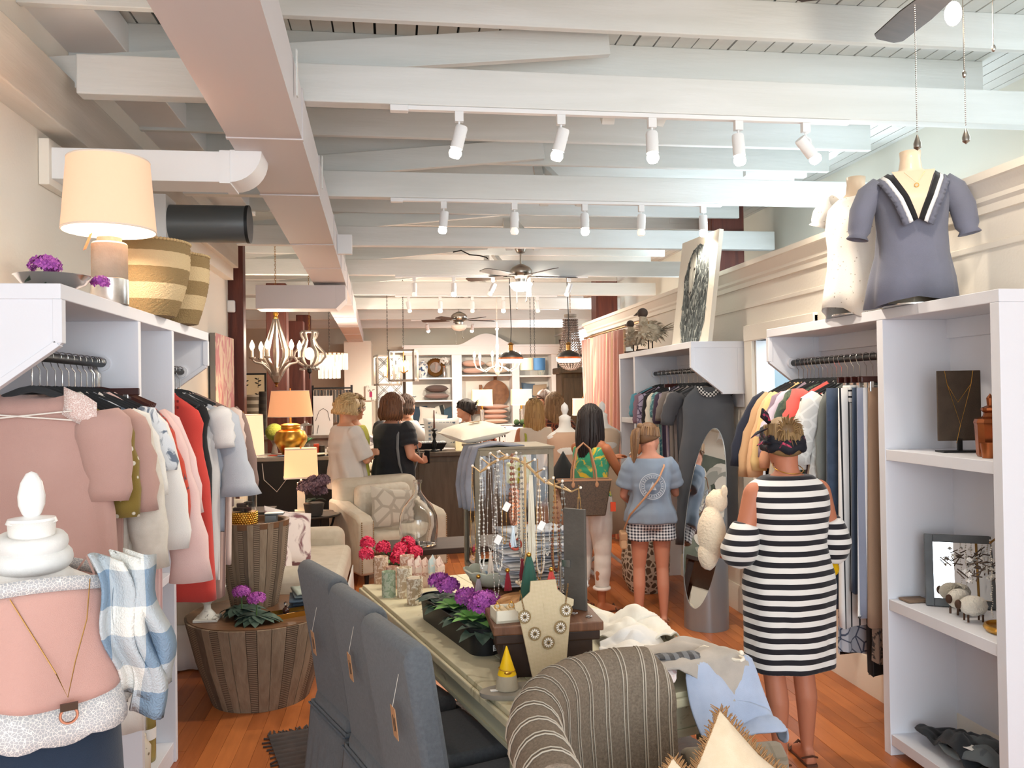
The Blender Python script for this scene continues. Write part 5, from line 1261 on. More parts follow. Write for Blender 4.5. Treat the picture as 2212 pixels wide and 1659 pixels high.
# ================================================================ PEOPLE  (local: faces +Y, feet at z=0)
m_eye=mat('eye_white','#e9e4dc',.3);m_iris=mat('dark_iris','#2d1d14',.3);m_lip=mat('lip','#a8504a',.5)
def skinm(c):return mat('skin'+c,c,.55,0,'noise',c,5,bump=.05,bscale=60)
def ell(cx,cy,cz,rx,ry,n=20,p=.92):
 return [V((cx+rx*math.copysign(abs(cos(2*PI*j/n))**p,cos(2*PI*j/n)),cy+ry*math.copysign(abs(sin(2*PI*j/n))**p,sin(2*PI*j/n)),cz)) for j in range(n)]
def limb(b,pts,rad,n=12,flat=1.0,side=None):
 """tapered limb through joints, smoothly interpolated, rounded ends"""
 P=[V(p) for p in pts];Q=[];R=[]
 for i in range(len(P)-1):
  for k in range(4):q=k/4;Q.append(P[i].lerp(P[i+1],q));R.append(rad[i]+(rad[i+1]-rad[i])*q)
 Q.append(P[-1]);R.append(rad[-1])
 b.tube(Q,R,n,flat=flat,side=side);b.sph(P[0],rad[0]*.98,n,8);b.sph(P[-1],rad[-1]*.98,n,8)
 for i in range(1,len(P)-1):b.sph(P[i],rad[i]*.98,n,8)
def hand(b,w,d,n,k,curl=.5):
 """w wrist, d direction of fingers, n palm normal"""
 d=V(d).normalized();n=V(n);n=(n-d*n.dot(d)).normalized();s_=d.cross(n)*k
 L=[.072,.080,.076,.060]
 b.loft([[w+d*a+s_*x+n*y for x,y in ((-hw,-t),(hw,-t),(hw,t),(-hw,t))] for a,hw,t in ((-.01,.022,.017),(.03,.036,.014),(.085,.040,.012))])
 for i in range(4):
  o=w+d*.08+s_*(-.030+.020*i);c=curl
  p1=o+d*L[i]*.45*cos(c)+n*L[i]*.45*sin(c);p2=p1+d*L[i]*.33*cos(c*2)+n*L[i]*.33*sin(c*2);p3=p2+d*L[i]*.25*cos(c*2.8)+n*L[i]*.25*sin(c*2.8)
  b.tube([o-d*.02,p1,p2,p3],[.0095,.0088,.008,.006],8)
 o=w+d*.025-s_*.03;p1=o+(d*.6-s_*.75).normalized()*.035+n*.01;p2=p1+(d*.85-s_*.3).normalized()*.032+n*.012
 b.tube([o+s_*.015,o,p1,p2],[.012,.012,.010,.007],8)
def person(lab,loc,rz,H=1.63,skin='#c98a66',girth=1.0,arms=None,head=(0,0),sit=False,vox=.010,top=None,bottom=None,hair=None,shoes=None,legs=None,hip=1.0,lean=0,feet_gap=.1,smile=False,glasses=False):
 t=thing('person',lab,'person',loc,rz);k=H/1.65;g=girth;sk=skinm(skin)
 shz=1.335*k;hz=.88*k;b=MB()
 tors=[(.80,.155*hip,.115),(.86,.172*hip,.125),(.93,.168*hip,.122),(1.0,.148*g,.108*g),(1.07,.135*g,.10*g),(1.15,.142*g,.108*g),(1.23,.155*g,.118*g),(1.30,.165*g,.105*g),(1.35,.155*g,.085*g),(1.385,.115,.066),(1.405,.07,.055),(1.43,.052,.054),(1.47,.050,.053),(1.50,.052,.056)]
 LX=lambda z:lean*max(0,z/k-.85)
 def ty(z):return LX(z)
 b.loft([ell(0,ty(z*k)+.01*(z>1.15)-.012*(z>1.38),z*k,rx*k,ry*k) for z,rx,ry in tors])
 if g:
  for s_ in (-1,1):b.sph((s_*.068*k*g,ty(1.2*k)+.075*k*g,1.215*k),(.062*k*g,.05*k*g,.06*k*g),12,8)
 if not sit:
  ft=legs or [(-feet_gap,0,0),(feet_gap,.0,0)]
  for (fx,fy,fr),s_ in zip(ft,(-1,1)):
   hp=V((s_*.085*k*hip,0,.86*k));kn=V((fx*.5+s_*.04,fy*.5+.015,.46*k));an=V((fx,fy-.02,.085*k))
   mid=an.lerp(kn,.62)+V((0,-.018,0))
   limb(b,[hp,hp.lerp(kn,.5),kn,mid,an],[.088*k*hip,.074*k*hip,.052*k,.052*k,.031*k],14)
   d=V((sin(fr),cos(fr),0));o=V((fx,fy-.02,.035*k))
   b.loft([[o+d*a*k+V((d.y*x*k,-d.x*x*k,z*k)) for x,z in ((-hw,-.033),(hw,-.033),(hw*.8,zt),(-hw*.8,zt))] for a,hw,zt in ((-.055,.026,.01),(-.02,.03,.05),(.05,.034,.035),(.12,.042,.005),(.165,.034,-.008),(.185,.018,-.018))])
 else:
  for s_ in (-1,1):
   hp=V((s_*.09*k,0,.86*k));kn=hp+V((s_*.03,.42*k,.0));an=kn+V((0,.0,-.40*k))
   limb(b,[hp,kn,an],[.09*k,.056*k,.034*k],12);b.sph(an+V((0,.06,-.03)),(.035,.10,.03),10,6)
 shd={}
 for s_,key in ((-1,'L'),(1,'R')):
  el,wr,hd,pn,curl=(arms or {}).get(key,(V((s_*.24,-.03,1.06)),V((s_*.25,.05,.84)),(0,.1,-1),(-s_,0,0),.4))
  sp=V((s_*.162*k*(.5+.5*g),ty(shz)+0,1.315*k));el=V(el)*k;wr=V(wr)*k
  limb(b,[sp,sp.lerp(el,.5),el,el.lerp(wr,.35),wr],[.050*g*k,.043*g*k,.036*g*k,.035*g*k,.023*k],12)
  hand(b,wr,hd,pn,-s_,curl);shd[key]=(sp,el,wr)
 hb=MB();HS=[]
 for z,rx,y0,y1 in [(-.115,.030,-.005,.070),(-.100,.046,-.030,.088),(-.075,.058,-.055,.090),(-.045,.067,-.078,.088),(-.01,.073,-.092,.086),(.03,.076,-.100,.088),(.065,.074,-.098,.082),(.09,.064,-.085,.066),(.108,.044,-.058,.038),(.118,.016,-.02,.008)]:
  HS.append(ell(0,(y0+y1)/2,z,rx,(y1-y0)/2,22,.95))
 hb.loft(HS)
 hb.loft([[(-.008,.080,.018),(.008,.080,.018),(.006,.094,.016),(-.006,.094,.016)],[(-.013,.078,-.02),(.013,.078,-.02),(.008,.108,-.022),(-.008,.108,-.022)],[(-.010,.078,-.038),(.010,.078,-.038),(.006,.096,-.036),(-.006,.096,-.036)]])
 hb.sph((0,.078,-.100),(.022,.014,.014),10,6);hb.sph((0,.086,-.060),(.020,.009,.010),10,6)
 for s_ in (-1,1):hb.sph((s_*.076,-.005,-.005),(.010,.020,.030),10,8);hb.sph((s_*.042,.066,-.035),(.02,.018,.018),10,6);hb.sph((s_*.03,.078,.030),(.022,.008,.008),8,6)
 yaw,pit=head;HC=V((0,ty(1.6*k)+.012+.02*(pit<-.1),1.545*k));HM=T(HC)@Rz(yaw)@Rx(pit)@Matrix.Scale(k*.98,4)
 n0=len(b.v);b.add(hb.v,hb.f);b.xf(HM,n0)
 limb(b,[V((0,ty(1.45*k)-.012,1.40*k)),HM@V((0,-.02,-.07))],[.052*k,.054*k],12)
 body=obj('body',b,sk,t,remesh=vox,smooth=180)
 def hp(name,mb,m,**q):return obj(name,mb.xf(HM),m,t,**q)
 e=MB();ii=MB();br=MB()
 for s_ in (-1,1):e.sph((s_*.031,.0785,.006),(.014,.008,.0075),10,6);ii.sph((s_*.031,.0855,.006),(.006,.003,.006),8,6);br.tube([(s_*.015,.090,.026),(s_*.032,.092,.031),(s_*.048,.082,.026)],.003,5)
 hp('eyes',e,m_eye);hp('irises',ii,m_iris);hp('eyebrows',br,mat('brow','#4b3527',.9))
 lw=.028 if smile else .021
 hp('lips',MB().tube([(-lw,.080,-.058+.008*smile),(0,.0965,-.063),(lw,.080,-.058+.008*smile)],[.002,.0055,.002],6),m_lip)
 if smile:hp('teeth',MB().tube([(-.02,.088,-.057),(0,.0975,-.0605),(.02,.088,-.057)],[.002,.0035,.002],6),m_eye)
 if glasses:
  gb=MB()
  for s_ in (-1,1):gb.torus((s_*.031,.100,.004),.023,.0022,20,6,Rx(PI/2)).tube([(s_*.054,.098,.008),(s_*.082,.01,.008)],.002,5)
  gb.tube([(-.01,.103,.006),(.01,.103,.006)],.002,5);hp('spectacles',gb,m_black)
 return t,dict(k=k,g=g,hip=hip,HM=HM,ty=ty,sh=shd)
def strands(b,path_fn,n,r=.004,seg=6):
 for i in range(n):b.tube([path_fn(i/(n),j/seg) for j in range(seg+1)],[r*(1 if j<seg else .3) for j in range(seg+1)],5,cap=False)
def hair(t,D,col,col2,style,L=.25,seed=1,vol=1.0):
 m=mat('hair'+col,col,.5,0,'rand',col2);HM=D['HM'];b=MB();rnd=random.Random(seed)
 n0=len(b.v);rings=[]
 for i in range(11):
  th=PI*.60*i/10
  ring=[]
  for j in range(36):
   a=2*PI*j/36;front=max(0,sin(a))
   th2=th*(1-.34*front**1.5+.22*max(0,-sin(a)));rr=1+.02*sin(a*18)+.03*nz((cos(a)*2,sin(a)*2,i*.4),1,seed)
   ring.append((.088*vol*sin(th2)*cos(a)*rr,-.012+.108*vol*sin(th2)*sin(a)*rr,.012+.118*(vol*.5+.5)*cos(th2)))
  rings.append(ring)
 b.loft(rings[::-1]);b.xf(HM,n0)
 hb=MB()
 def scalp(a,th):return V((.088*vol*sin(th)*cos(a),-.012+.108*vol*sin(th)*sin(a),.012+.118*(vol*.5+.5)*cos(th)))
 if style in ('long','bob','curly'):
  A0=PI*.10 if style!='long' else PI*.05
  N_=150 if style!='curly' else 170
  for i in range(N_):
   a=-PI/2+(rnd.random()*2-1)*(PI/2+.42);th0=rnd.uniform(.1,1.0);wv=rnd.uniform(0,6);ln=L*rnd.uniform(.82,1.0)
   pts=[scalp(a,th0)*1.02]
   for q in (.5,1.0):pts.append(scalp(a,th0+(PI*.56-th0)*q)*1.04)
   e=pts[-1];out=V((cos(a),sin(a)*.7,0))
   for q in (.25,.5,.75,1):
    dz=ln*q;amp=(.016 if style=='curly' else .005)*q
    tuck=(.012*sin(q*PI) if style!='bob' else .018*sin(q*PI))-.028*max(0,q-.55)*(style!='curly')
    pts.append(e+out*tuck+V((amp*sin(wv+q*5),amp*cos(wv+q*4),-dz)))
   hb.tube(pts,[.007,.010,.011,.011,.010,.009,.004],5,cap=False)
  if style=='curly':
   for i in range(150):
    a=rnd.uniform(0,2*PI);p=scalp(a,rnd.uniform(.05,1.5 if sin(a)<.3 else .9))*1.02;w=rnd.uniform(0,6)
    hb.tube([p+V((cos(w+q),sin(w+q),.4*sin(w+q*1.7)))*.016 for q in (0,.9,1.8,2.7)],[.008,.011,.010,.004],5,cap=False)
  if style=='long':
   rr=[]
   for q in (0,.2,.4,.6,.8,1):rr.append([V(((.080-.018*q)*cos(x),-.075+.035*sin(x)-.01*q,-.03-(L*.95)*q)) for x in [2*PI*j/18 for j in range(18)]])
   hb.loft(rr)
 elif style=='pony':
  e=V((0,-.10,.085));hb.sph(e,(.03,.03,.028),12,8)
  for i in range(110):
   a=rnd.uniform(0,2*PI);w=rnd.uniform(0,1);ln=L*rnd.uniform(.8,1.05)
   pts=[e]
   for q in (.2,.4,.6,.8,1):rr_=.03*w*sin(PI*min(1,q*.8+.1))*1.3;pts.append(e+V((rr_*cos(a)+.012*sin(q*4+a),-.055*min(1,q*4)+rr_*sin(a)*.7+.02*q,.012*sin(q*5)-ln*q)))
   hb.tube(pts,[.007,.010,.010,.009,.007,.003],5,cap=False)
  for i in range(60):
   a=rnd.uniform(0,2*PI);hb.tube([scalp(a,PI*.5)*1.01,scalp(a,PI*.3)*1.04,e+V((0,.01,0))],[.006,.008,.006],5,cap=False)
 elif style=='updo':
  e=V((0,-.085,.06));hb.sph(e,(.055*vol,.045,.05),14,10)
  for i in range(70):
   a=rnd.uniform(0,2*PI);hb.tube([scalp(a,PI*.52)*1.01,scalp(a,PI*.3)*1.05,e+V((rnd.uniform(-.03,.03),-.03,rnd.uniform(-.02,.03)))],[.006,.009,.006],5,cap=False)
  for i in range(26):
   a=rnd.uniform(0,2*PI);d=V((cos(a)*.7,-.8,sin(a)*.8)).normalized();p=e+d*.04;hb.tube([p,p+d*.03+V((0,0,.01)),p+d*.06+V((0,0,-.015+.02*rnd.random()))],[.006,.004,.001],5,cap=False)
  for i in range(16):hb.tube([V((-.05+.1*i/15,.085,.085)),V((-.055+.11*i/15,.102,.062)),V((-.06+.12*i/15,.096,.036))],[.006,.007,.003],5,cap=False)
 hb.xf(HM);b.add(hb.v,hb.f)
 return obj('hair',b,m,t,smooth=180)
def dress_top(t,D,name,m,z0,z1=1.37,ex=.014,slv=None,slr=.0,flare=0,fold=.01,nk=0,cold=False,vox=.009,hem=None,bias=0,label=None,loose=1.0):
 """garment following the torso from height z0 to z1 (unscaled), sleeves to fraction slv of the upper arm"""
 k=D['k'];g=D['g'];hip=D['hip'];b=MB();rows=[]
 tors=[(.40,.165*hip,.12),(.60,.168*hip,.125),(.80,.172*hip,.128),(.86,.178*hip,.13),(.93,.172*hip,.126),(1.0,.152*g,.112*g),(1.07,.140*g,.106*g),(1.15,.147*g,.118*g),(1.22,.160*g,.130*g),(1.30,.168*g,.112*g),(1.35,.158*g,.090*g),(1.385,.125,.070),(1.40,.10,.062)]
 def at(z):
  for (a,rx,ry),(c,rx2,ry2) in zip(tors,tors[1:]):
   if a<=z<=c:q=(z-a)/(c-a);return rx+(rx2-rx)*q,ry+(ry2-ry)*q
  return tors[-1][1:] if z>1.4 else tors[0][1:]
 N_=26;n=40
 for i in range(N_+1):
  z=z0+(z1-z0)*i/N_;rx,ry=at(z);q=1-i/N_;fl=1+flare*q
  if loose>1 and z<1.2:rx=max(rx,at(1.25)[0]*(1-.0)*1.0)*1.0;ry=max(ry,at(1.22)[1])
  row=[]
  for j in range(n):
   a=2*PI*j/n;f=fold*q**.7*sin(a*7+2*nz((z*4,a,1)))+.004*nz((cos(a)*4,sin(a)*4,z*10))
   ee=ex+f
   x=(rx*k*fl+ee)*math.copysign(abs(cos(a))**.92,cos(a));y=(ry*k*fl+ee)*math.copysign(abs(sin(a))**.92,sin(a))
   dz=-bias*q*max(0,-sin(a))+(nk*max(0,1-abs(sin(a)-sin(a)))*0)
   row.append((x,y+D['ty'](z*k)+.01*(z>1.15)-.012*(z>1.38),z*k+dz))
  rows.append(row)
 b.loft(rows)
 if slv:
  for key in ('L','R'):
   sp,el,wr=D['sh'][key];L=(el-sp).length;pts=[];rad=[]
   full=[sp+(V((0,sp.y,sp.z))-sp)*.25+V((0,0,-.01)),sp,sp.lerp(el,.5),el,el.lerp(wr,.5),wr]
   frac=[0,.0,.5,1,1.5,2];R0=.058*g*k+slr
   Q=[full[0]];RR=[.05*g*k+.01]
   s_n=7
   for i in range(s_n+1):
    f=slv*i/s_n;p=sp.lerp(el,min(1,f)) if f<=1 else el.lerp(wr,f-1)
    Q.append(p);RR.append((R0*(1-.18*min(1,f))-.008*max(0,f-1))*(1+.05*sin(i*2.3))+slr*.8*(i/s_n))
   b.tube(Q,RR,16)
 return obj(name,b,m,t,remesh=vox,smooth=180,label=label)
def trousers(t,D,m,legs,L=.12,ex=.012,name='trousers',flare=0,ztop=.98,vox=.010):
 k=D['k'];hip=D['hip'];b=MB()
 b.loft([ell(0,0,z*k,rx*k*hip+ex,ry*k+ex) for z,rx,ry in ((.80,.155,.115),(.86,.174,.128),(.93,.168,.122),(ztop,.15,.11))])
 for (fx,fy,fr),s_ in zip(legs,(-1,1)):
  hp=V((s_*.085*k*hip,0,.86*k));kn=V((fx*.5+s_*.04,fy*.5+.015,.46*k));an=V((fx,fy-.02,.085*k))
  end=kn.lerp(an,max(0,(.46-L)/.375)) if L<.46 else hp.lerp(kn,(.86-L)/.40)
  if L<.46:P=[hp,hp.lerp(kn,.5),kn,kn.lerp(end,.5),end];R_=[.090*k*hip+ex,.077*k*hip+ex,.054*k+ex,.052*k+ex+flare*.5,.038*k+ex+flare]
  else:P=[hp,hp.lerp(end,.5),end];R_=[.092*k*hip+ex,.088*k*hip+ex+.005,.084*k*hip+ex+flare]
  Q=[];RR=[]
  for i in range(len(P)-1):
   for j in range(4):q=j/4;Q.append(P[i].lerp(P[i+1],q));RR.append(R_[i]+(R_[i+1]-R_[i])*q+.002*sin((i*4+j)*2.1))
  Q.append(P[-1]);RR.append(R_[-1]);b.tube(Q,RR,16)
 return obj(name,b,m,t,remesh=vox,smooth=180)
def shoes(t,D,legs,m,kind='flat'):
 k=D['k']
 for fx,fy,fr in legs:
  d=V((sin(fr),cos(fr),0));o=V((fx,fy-.02,0));s_=V((d.y,-d.x,0))
  b=MB().loft([[o+d*a*k+s_*hw*c*k+V((0,0,.010)) for c in (-1,1)]+[o+d*a*k+s_*hw*c*k+V((0,0,-.0)) for c in (1,-1)] for a,hw in ((-.065,.026),(-.02,.032),(.06,.036),(.13,.045),(.18,.03),(.195,.01))])
  f=obj('sandal',b,m,t,smooth=0)
  obj('sandal_strap',MB().tube([o+d*.11*k-s_*.046+V((0,0,.012)),o+d*.11*k+V((0,0,.055)),o+d*.11*k+s_*.046+V((0,0,.012))],.007,6).tube([o-d*.03*k-s_*.036+V((0,0,.03)),o-d*.075*k+V((0,0,.055)),o-d*.03*k+s_*.036+V((0,0,.03))],.005,6),m,f)
legs=[(-.085,-.02,-.1),(.085,.03,.2)]
ar={'L':(V((-.255,.0,1.06)),V((-.22,.22,.98)),(.5,.85,.1),(0,0,1),.5),'R':(V((.265,.02,1.06)),V((.24,.20,.86)),(-.2,.7,-.6),(-1,0,0),1.0)}
t,D=person('woman in a black and white striped cold shoulder dress and print headscarf',(1.775,3.60,0),.10,1.565,'#c07a5c',1.14,ar,(-.30,-.15),hip=1.15,legs=legs,vox=.009)
hair(t,D,'#a08258','#6e5334','updo',seed=3,vol=1.12)
m_strip=mat('striped_jersey','#17141d',.8,0,'stripez','#eeeae4',21,thr=.50,sheen=.2)
o=dress_top(t,D,'striped_dress',m_strip,.475,1.398,.020,None,fold=.006,vox=.008,flare=.06)
for key,s_ in (('L',-1),('R',1)):
 b=MB();sp,el,wr=D['sh'][key];u=(el-sp).normalized()
 P=[sp.lerp(el,f) for f in (.56,.66,.82,1.0)];P+=[el.lerp(wr,.10)+V((0,0,-.01)),el.lerp(wr,.22)+V((0,0,-.03))];b.tube(P,[.056,.068,.076,.082,.084,.076],24,cap=True);obj('striped_sleeve',b,m_strip,t,smooth=180,remesh=.008)
b=MB();HM=D['HM']
for rr_,zz,a in ((.104,.02,.35),(.106,-.012,.20),(.100,.045,.55)):
 n0=len(b.v);pts=[]
 for i in range(41):
  q=2*PI*i/40;pts.append(V((rr_*.92*cos(q),rr_*1.12*sin(q)-.01,zz+.06*sin(q)*a*1.6+.006*sin(q*5))))
 b.tube(pts,[.014+.004*sin(i*1.1) for i in range(41)],8,flat=1.6)
m_sc=mat('print_scarf','#151722',.7,0,'patch','#d9476c',22,thr=.62)
for P in ([(-.07,-.05,.10),(-.10,-.08,.135),(-.11,-.09,.17)],[(-.09,-.07,.07),(-.14,-.10,.05),(-.18,-.12,.02)],[(-.08,-.10,-.01),(-.13,-.14,-.0),(-.16,-.15,-.02)]):b.tube(P,[.010,.022,.004],8,flat=.35)
obj('headscarf',b.xf(HM),m_sc,t,smooth=180,label='black and pink print headscarf with knotted ends')
obj('neck_chain',MB().torus((0,-.0,0),.068,.0022,36,5).xf(T(0,-.01,1.36)@Rx(.35)),m_gold,t)
shoes(t,D,legs,mat('brown_sandal','#5b3a29',.6))
STR=t
t=thing('sheep_plush','cream fluffy plush held under the striped woman\'s arm','toy',(1.775-.30,3.60+.17,1.04),.1)
b=MB();b.sph((0,0,.0),(.065,.07,.13),16,12);b.sph((.04,.02,.15),(.055,.05,.055),14,10);b.sph((-.02,0,-.10),(.05,.05,.07),12,8)
for i,v in enumerate(b.v):b.v[i]=v*(1+.06*nz(v,40))
obj('plush_body',b,mat('cream_fleece','#eed9bd',1,bump=.8,bscale=90,sheen=.5),t,smooth=180)
obj('plush_ear',MB().sph((.06,-.02,.20),(.018,.014,.03),8,6),mat('cream_fleece','#eed9bd',1),t)
t=thing('wristlet_purse','black and lime wristlet purse with yellow pompom hanging from her wrist','purse',(1.775+.23,3.60+.13,.68),.5)
obj('purse_body',MB().box((-.012,-.07,0),(.012,.07,.19)),mat('lime_black','#22231c',.5,0,'stripey','#c5cf2a',14,thr=.25),t,bev=.006,smooth=0)
obj('purse_zip',MB().box((-.014,-.072,.185),(.014,.072,.195)),mat('lime','#bccb26',.5),t,smooth=0)
obj('pompom',MB().sph((.0,-.06,.19),(.03,.03,.036),14,10),mat('yellow_pompom','#e8b400',1,bump=.8,bscale=120),t,smooth=180)
obj('wrist_chain',MB().tube([(0,-.02,.19),(-.01,-.02,.24),(-.02,-.01,.27)],.003,6),m_chrome,t)
legs=[(-.10,.0,-.25),(.08,-.02,.1)]
ar={'L':(V((-.22,.05,1.06)),V((-.12,.22,.96)),(.6,.7,.2),(0,0,1),.7),'R':(V((.22,.07,1.07)),V((.10,.20,1.26)),(-.5,.2,.9),(-1,0,0),.6)}
t,D=person('girl with a ponytail in a faded blue tee and gingham shorts',(1.86,5.95,0),-.18,1.47,'#c98b72',.93,ar,(-1.05,-.12),legs=legs)
hair(t,D,'#6b4c34','#93704c','pony',.34,5)
o=dress_top(t,D,'blue_tee',cloth('#8996a8','#7c899b',scale=4),.84,1.375,.022,.72,.022,flare=.10,fold=.012)
b=MB()
for r,w in ((.105,.003),(.093,.0015),(.070,.0015)):
 n0=len(b.v)
 for i in range(60):
  a0=2*PI*i/60;b.add([((r-w)*cos(a0),0,(r-w)*sin(a0)),((r+w)*cos(a0),0,(r+w)*sin(a0)),((r+w)*cos(a0+.1),0,(r+w)*sin(a0+.1)),((r-w)*cos(a0+.1),0,(r-w)*sin(a0+.1))],[(0,1,2,3)])
for i in range(26):
 a=2*PI*i/26;b.cbox((.081*cos(a),0,.081*sin(a)),(.006,.001,.012),(Ry(-a+PI/2)).to_3x3())
b.add([(-.03,0,-.03),(.03,0,-.03),(.0,0,.04)],[(0,1,2)])
for i,v in enumerate(b.v):
 b.v[i]=V((v.x*.88,-.150+(v.x**2)*1.9-(v.z+.02)*.02,v.z*.88+1.03))
obj('round_print',b,cloth('#c3ccd8'),t,solid=.002,smooth=0)
m_ging=mat('gingham','#e6e9ef',.8,0,'plaid','#232a3c',45,thr=.5)
trousers(t,D,m_ging,legs,L=.70,ex=.022,name='gingham_shorts',flare=.015)
shoes(t,D,legs,mat('tan_sandal','#b98360',.6))
o=obj('crossbody_strap',MB().tube([(.10,.02,1.22),(.09,-.10,1.17),(.04,-.158,1.08),(-.06,-.165,.95),(-.165,-.12,.82),(-.20,-.02,.70)],.007,6,flat=.5),mat('tan_leather','#b58563',.6),t)
tt=thing('crossbody_bag','small beige crossbody bag hanging at the girl\'s hip','bag',V((1.86,5.95,0))+(Rz(-.18)@V((-.205,.0,.62))),-.2)
obj('bag_body',MB().box((-.025,-.07,-.06),(.025,.07,.06)),mat('beige_leather','#c5a07c',.6),tt,bev=.012,smooth=0);obj('bag_flap',MB().box((-.028,-.072,.0),(.028,.072,.063)),mat('beige_leather2','#b28b68',.6),tt,bev=.012,smooth=0)
legs=[(-.09,-.03,-.2),(.09,.02,.3)]
ar={'R':(V((.20,.14,1.10)),V((.16,.38,1.26)),(-.1,.8,.5),(-1,0,-.2),.4),'L':(V((-.20,.16,1.10)),V((-.10,.40,1.20)),(.1,.9,.3),(0,0,-1),.4)}
t,D=person('woman with long black hair in a green top and white jeans reaching to the rack',(1.52,6.40,0),-.95,1.60,'#b06c48',.95,ar,(.12,-.05),legs=legs)
hair(t,D,'#17100f','#2a1d1b','long',.30,8,1.08)
dress_top(t,D,'print_top',cloth('#3fa27a','#e8c23a','patch',12,thr=.55),.93,1.33,.012,None,fold=.006)
trousers(t,D,cloth('#e9e4de','#dcd5cd',scale=10),legs,L=.20,ex=.014,name='white_jeans',flare=.004)
b=MB();
for fx,fy,fr in legs:b.torus((fx,fy-.018,.19),.058,.014,20,8)
obj('rolled_cuffs',b,cloth('#efe9e2'),t)
shoes(t,D,legs,mat('brown_sandal','#5b3a29',.6))
sp,el,wr=D['sh']['R'];d_=(wr-el).normalized()
obj('bracelets',MB().torus((0,0,0),.034,.006,20,6).torus((0,0,.014),.034,.004,20,6).xf(T(el.lerp(wr,.86))@d_.to_track_quat('Z','Y').to_matrix().to_4x4()),m_pearl2 if False else mat('pearl','#f1e8dc',.25),t)
P3=T(1.52,6.40,0)@Rz(-.95)
tote=thing('tote_bag','dark brown monogram tote bag with tan handles on the black haired woman\'s shoulder','bag',V((1.40,6.14,.79)),-.05)
m_mono=mat('brown_monogram','#3a2a1e',.5,0,'cells','#54402e',50,thr=.22)
b=MB().loft([[(-.15,-.07,0),(.15,-.07,0),(.15,.07,0),(-.15,.07,0)],[(-.205,-.05,.27),(.205,-.05,.27),(.205,.05,.27),(-.205,.05,.27)]])
obj('tote_body',b,m_mono,tote,bev=.008,smooth=0)
mt_=mat('tan_leather','#b58563',.6)
b=MB()
for r_ in ([(-.205,-.052,.262),(.205,-.048,.275)],[(-.205,.048,.262),(.205,.052,.275)]):b.box(r_[0],r_[1])
obj('tan_trim',b,mt_,tote,smooth=0,kind='stuff')
for y in (-.055,.055):
 obj('tote_handle',MB().tube([(-.09,y,.24),(-.085,y*.9,.34),(-.05,y*.3,.50),(.0,y*.1,.545),(.05,y*.3,.50),(.085,y*.9,.34),(.09,y,.24)],.007,8),mt_,tote)
obj('handle_tabs',MB().sph((-.09,-.058,.235),(.014,.004,.022),8,6).sph((.09,-.058,.235),(.014,.004,.022),8,6),mt_,tote,kind='stuff')
obj('orange_charm',MB().box((.19,-.06,.03),(.23,-.05,.10)),mat('orange_red','#d84a24',.6),tote,smooth=0)
legs=[(-.11,0,0),(.11,0,.1)]
ar={'L':(V((-.24,.14,1.04)),V((-.16,.40,1.10)),(.1,.9,.2),(1,0,0),.6),'R':(V((.26,-.02,1.06)),V((.20,.20,.98)),(0,.9,.3),(-1,0,0),1.1)}
t,D=person('auburn haired woman in a black tee with a camera on a grey strap',(-.03,8.75,0),-.80,1.71,'#d0957a',1.26,ar,(-.35,-.05),hip=1.28,legs=legs)
hair(t,D,'#5a3825','#7d5236','bob',.14,12,1.22)
dress_top(t,D,'black_tee',cloth('#1c1d22','#25262b',scale=4),.80,1.375,.022,.62,.02,flare=.06,fold=.012)
trousers(t,D,cloth('#2e3136'),legs,L=.10,ex=.016)
obj('camera_strap',MB().tube([(.10,-.03,1.44),(.17,-.10,1.36),(.22,-.16,1.18),(.235,-.15,1.02),(.24,-.10,.88)],[.012,.017,.017,.014,.006],6,flat=.3,side=(1,0,0)).tube([(.10,.0,1.44),(.20,.10,1.30),(.26,.12,1.10),(.26,.02,.9)],.007,6),mat('grey_strap','#77787a',.9),t)
tt=thing('camera','black camera with lens resting against the auburn haired woman\'s hip','camera',(T(-.03,8.75,0)@Rz(-.8))@V((.255,-.09,.80)),-.8-1.3)
obj('camera_body',MB().box((-.065,-.03,-.045),(.065,.03,.045)).box((-.02,-.025,.045),(.02,.025,.065)),m_black,tt,bev=.008,smooth=0);obj('lens',MB().tube([(0,-.03,0),(0,-.10,0)],.034,18),m_iron,tt)
tt=tag(obj('phone',MB().box((-.035,-.006,-.07),(.035,.006,.07)),m_black,loc=(T(-.03,8.75,0)@Rz(-.8))@V((.195,.30,1.06)),rz=-.8,bev=.004,smooth=0),'black phone in the auburn haired woman\'s hand','phone')
ar={'L':(V((-.22,.10,1.06)),V((-.02,.24,1.10)),(.9,.3,.1),(0,1,0),.3),'R':(V((.23,.10,1.05)),V((.06,.24,1.06)),(-.9,.35,.1),(0,1,0),.3)}
t,D=person('woman with short blonde curls and glasses in a white tee with folded arms',(-.50,8.45,0),-1.05,1.70,'#cf9878',1.10,ar,(-.05,-.12),glasses=True,hip=1.1,legs=[(-.09,0,0),(.09,0,0)])
hair(t,D,'#a98a5e','#d0b384','curly',.055,15,1.22)
dress_top(t,D,'white_tee',cloth('#d6d0ca','#cbc4be',scale=3),.82,1.375,.026,.95,.018,flare=.14,fold=.016,bias=.05)
trousers(t,D,cloth('#232b3d'),[(-.09,0,0),(.09,0,0)],L=.10)
t,D=person('woman in a yellow cardigan mostly hidden behind the white tee woman',(-.44,9.05-.25,0),-1.3,1.70,'#c98f70',1.0,None,(0,-.1),glasses=True)
hair(t,D,'#8a6b4a','#b08f63','curly',.05,16,1.15)
dress_top(t,D,'yellow_cardigan',cloth('#e6e05c'),.85,1.37,.02,1.5,.008)
trousers(t,D,cloth('#2a2a30'),[(-.1,0,0),(.1,0,0)])
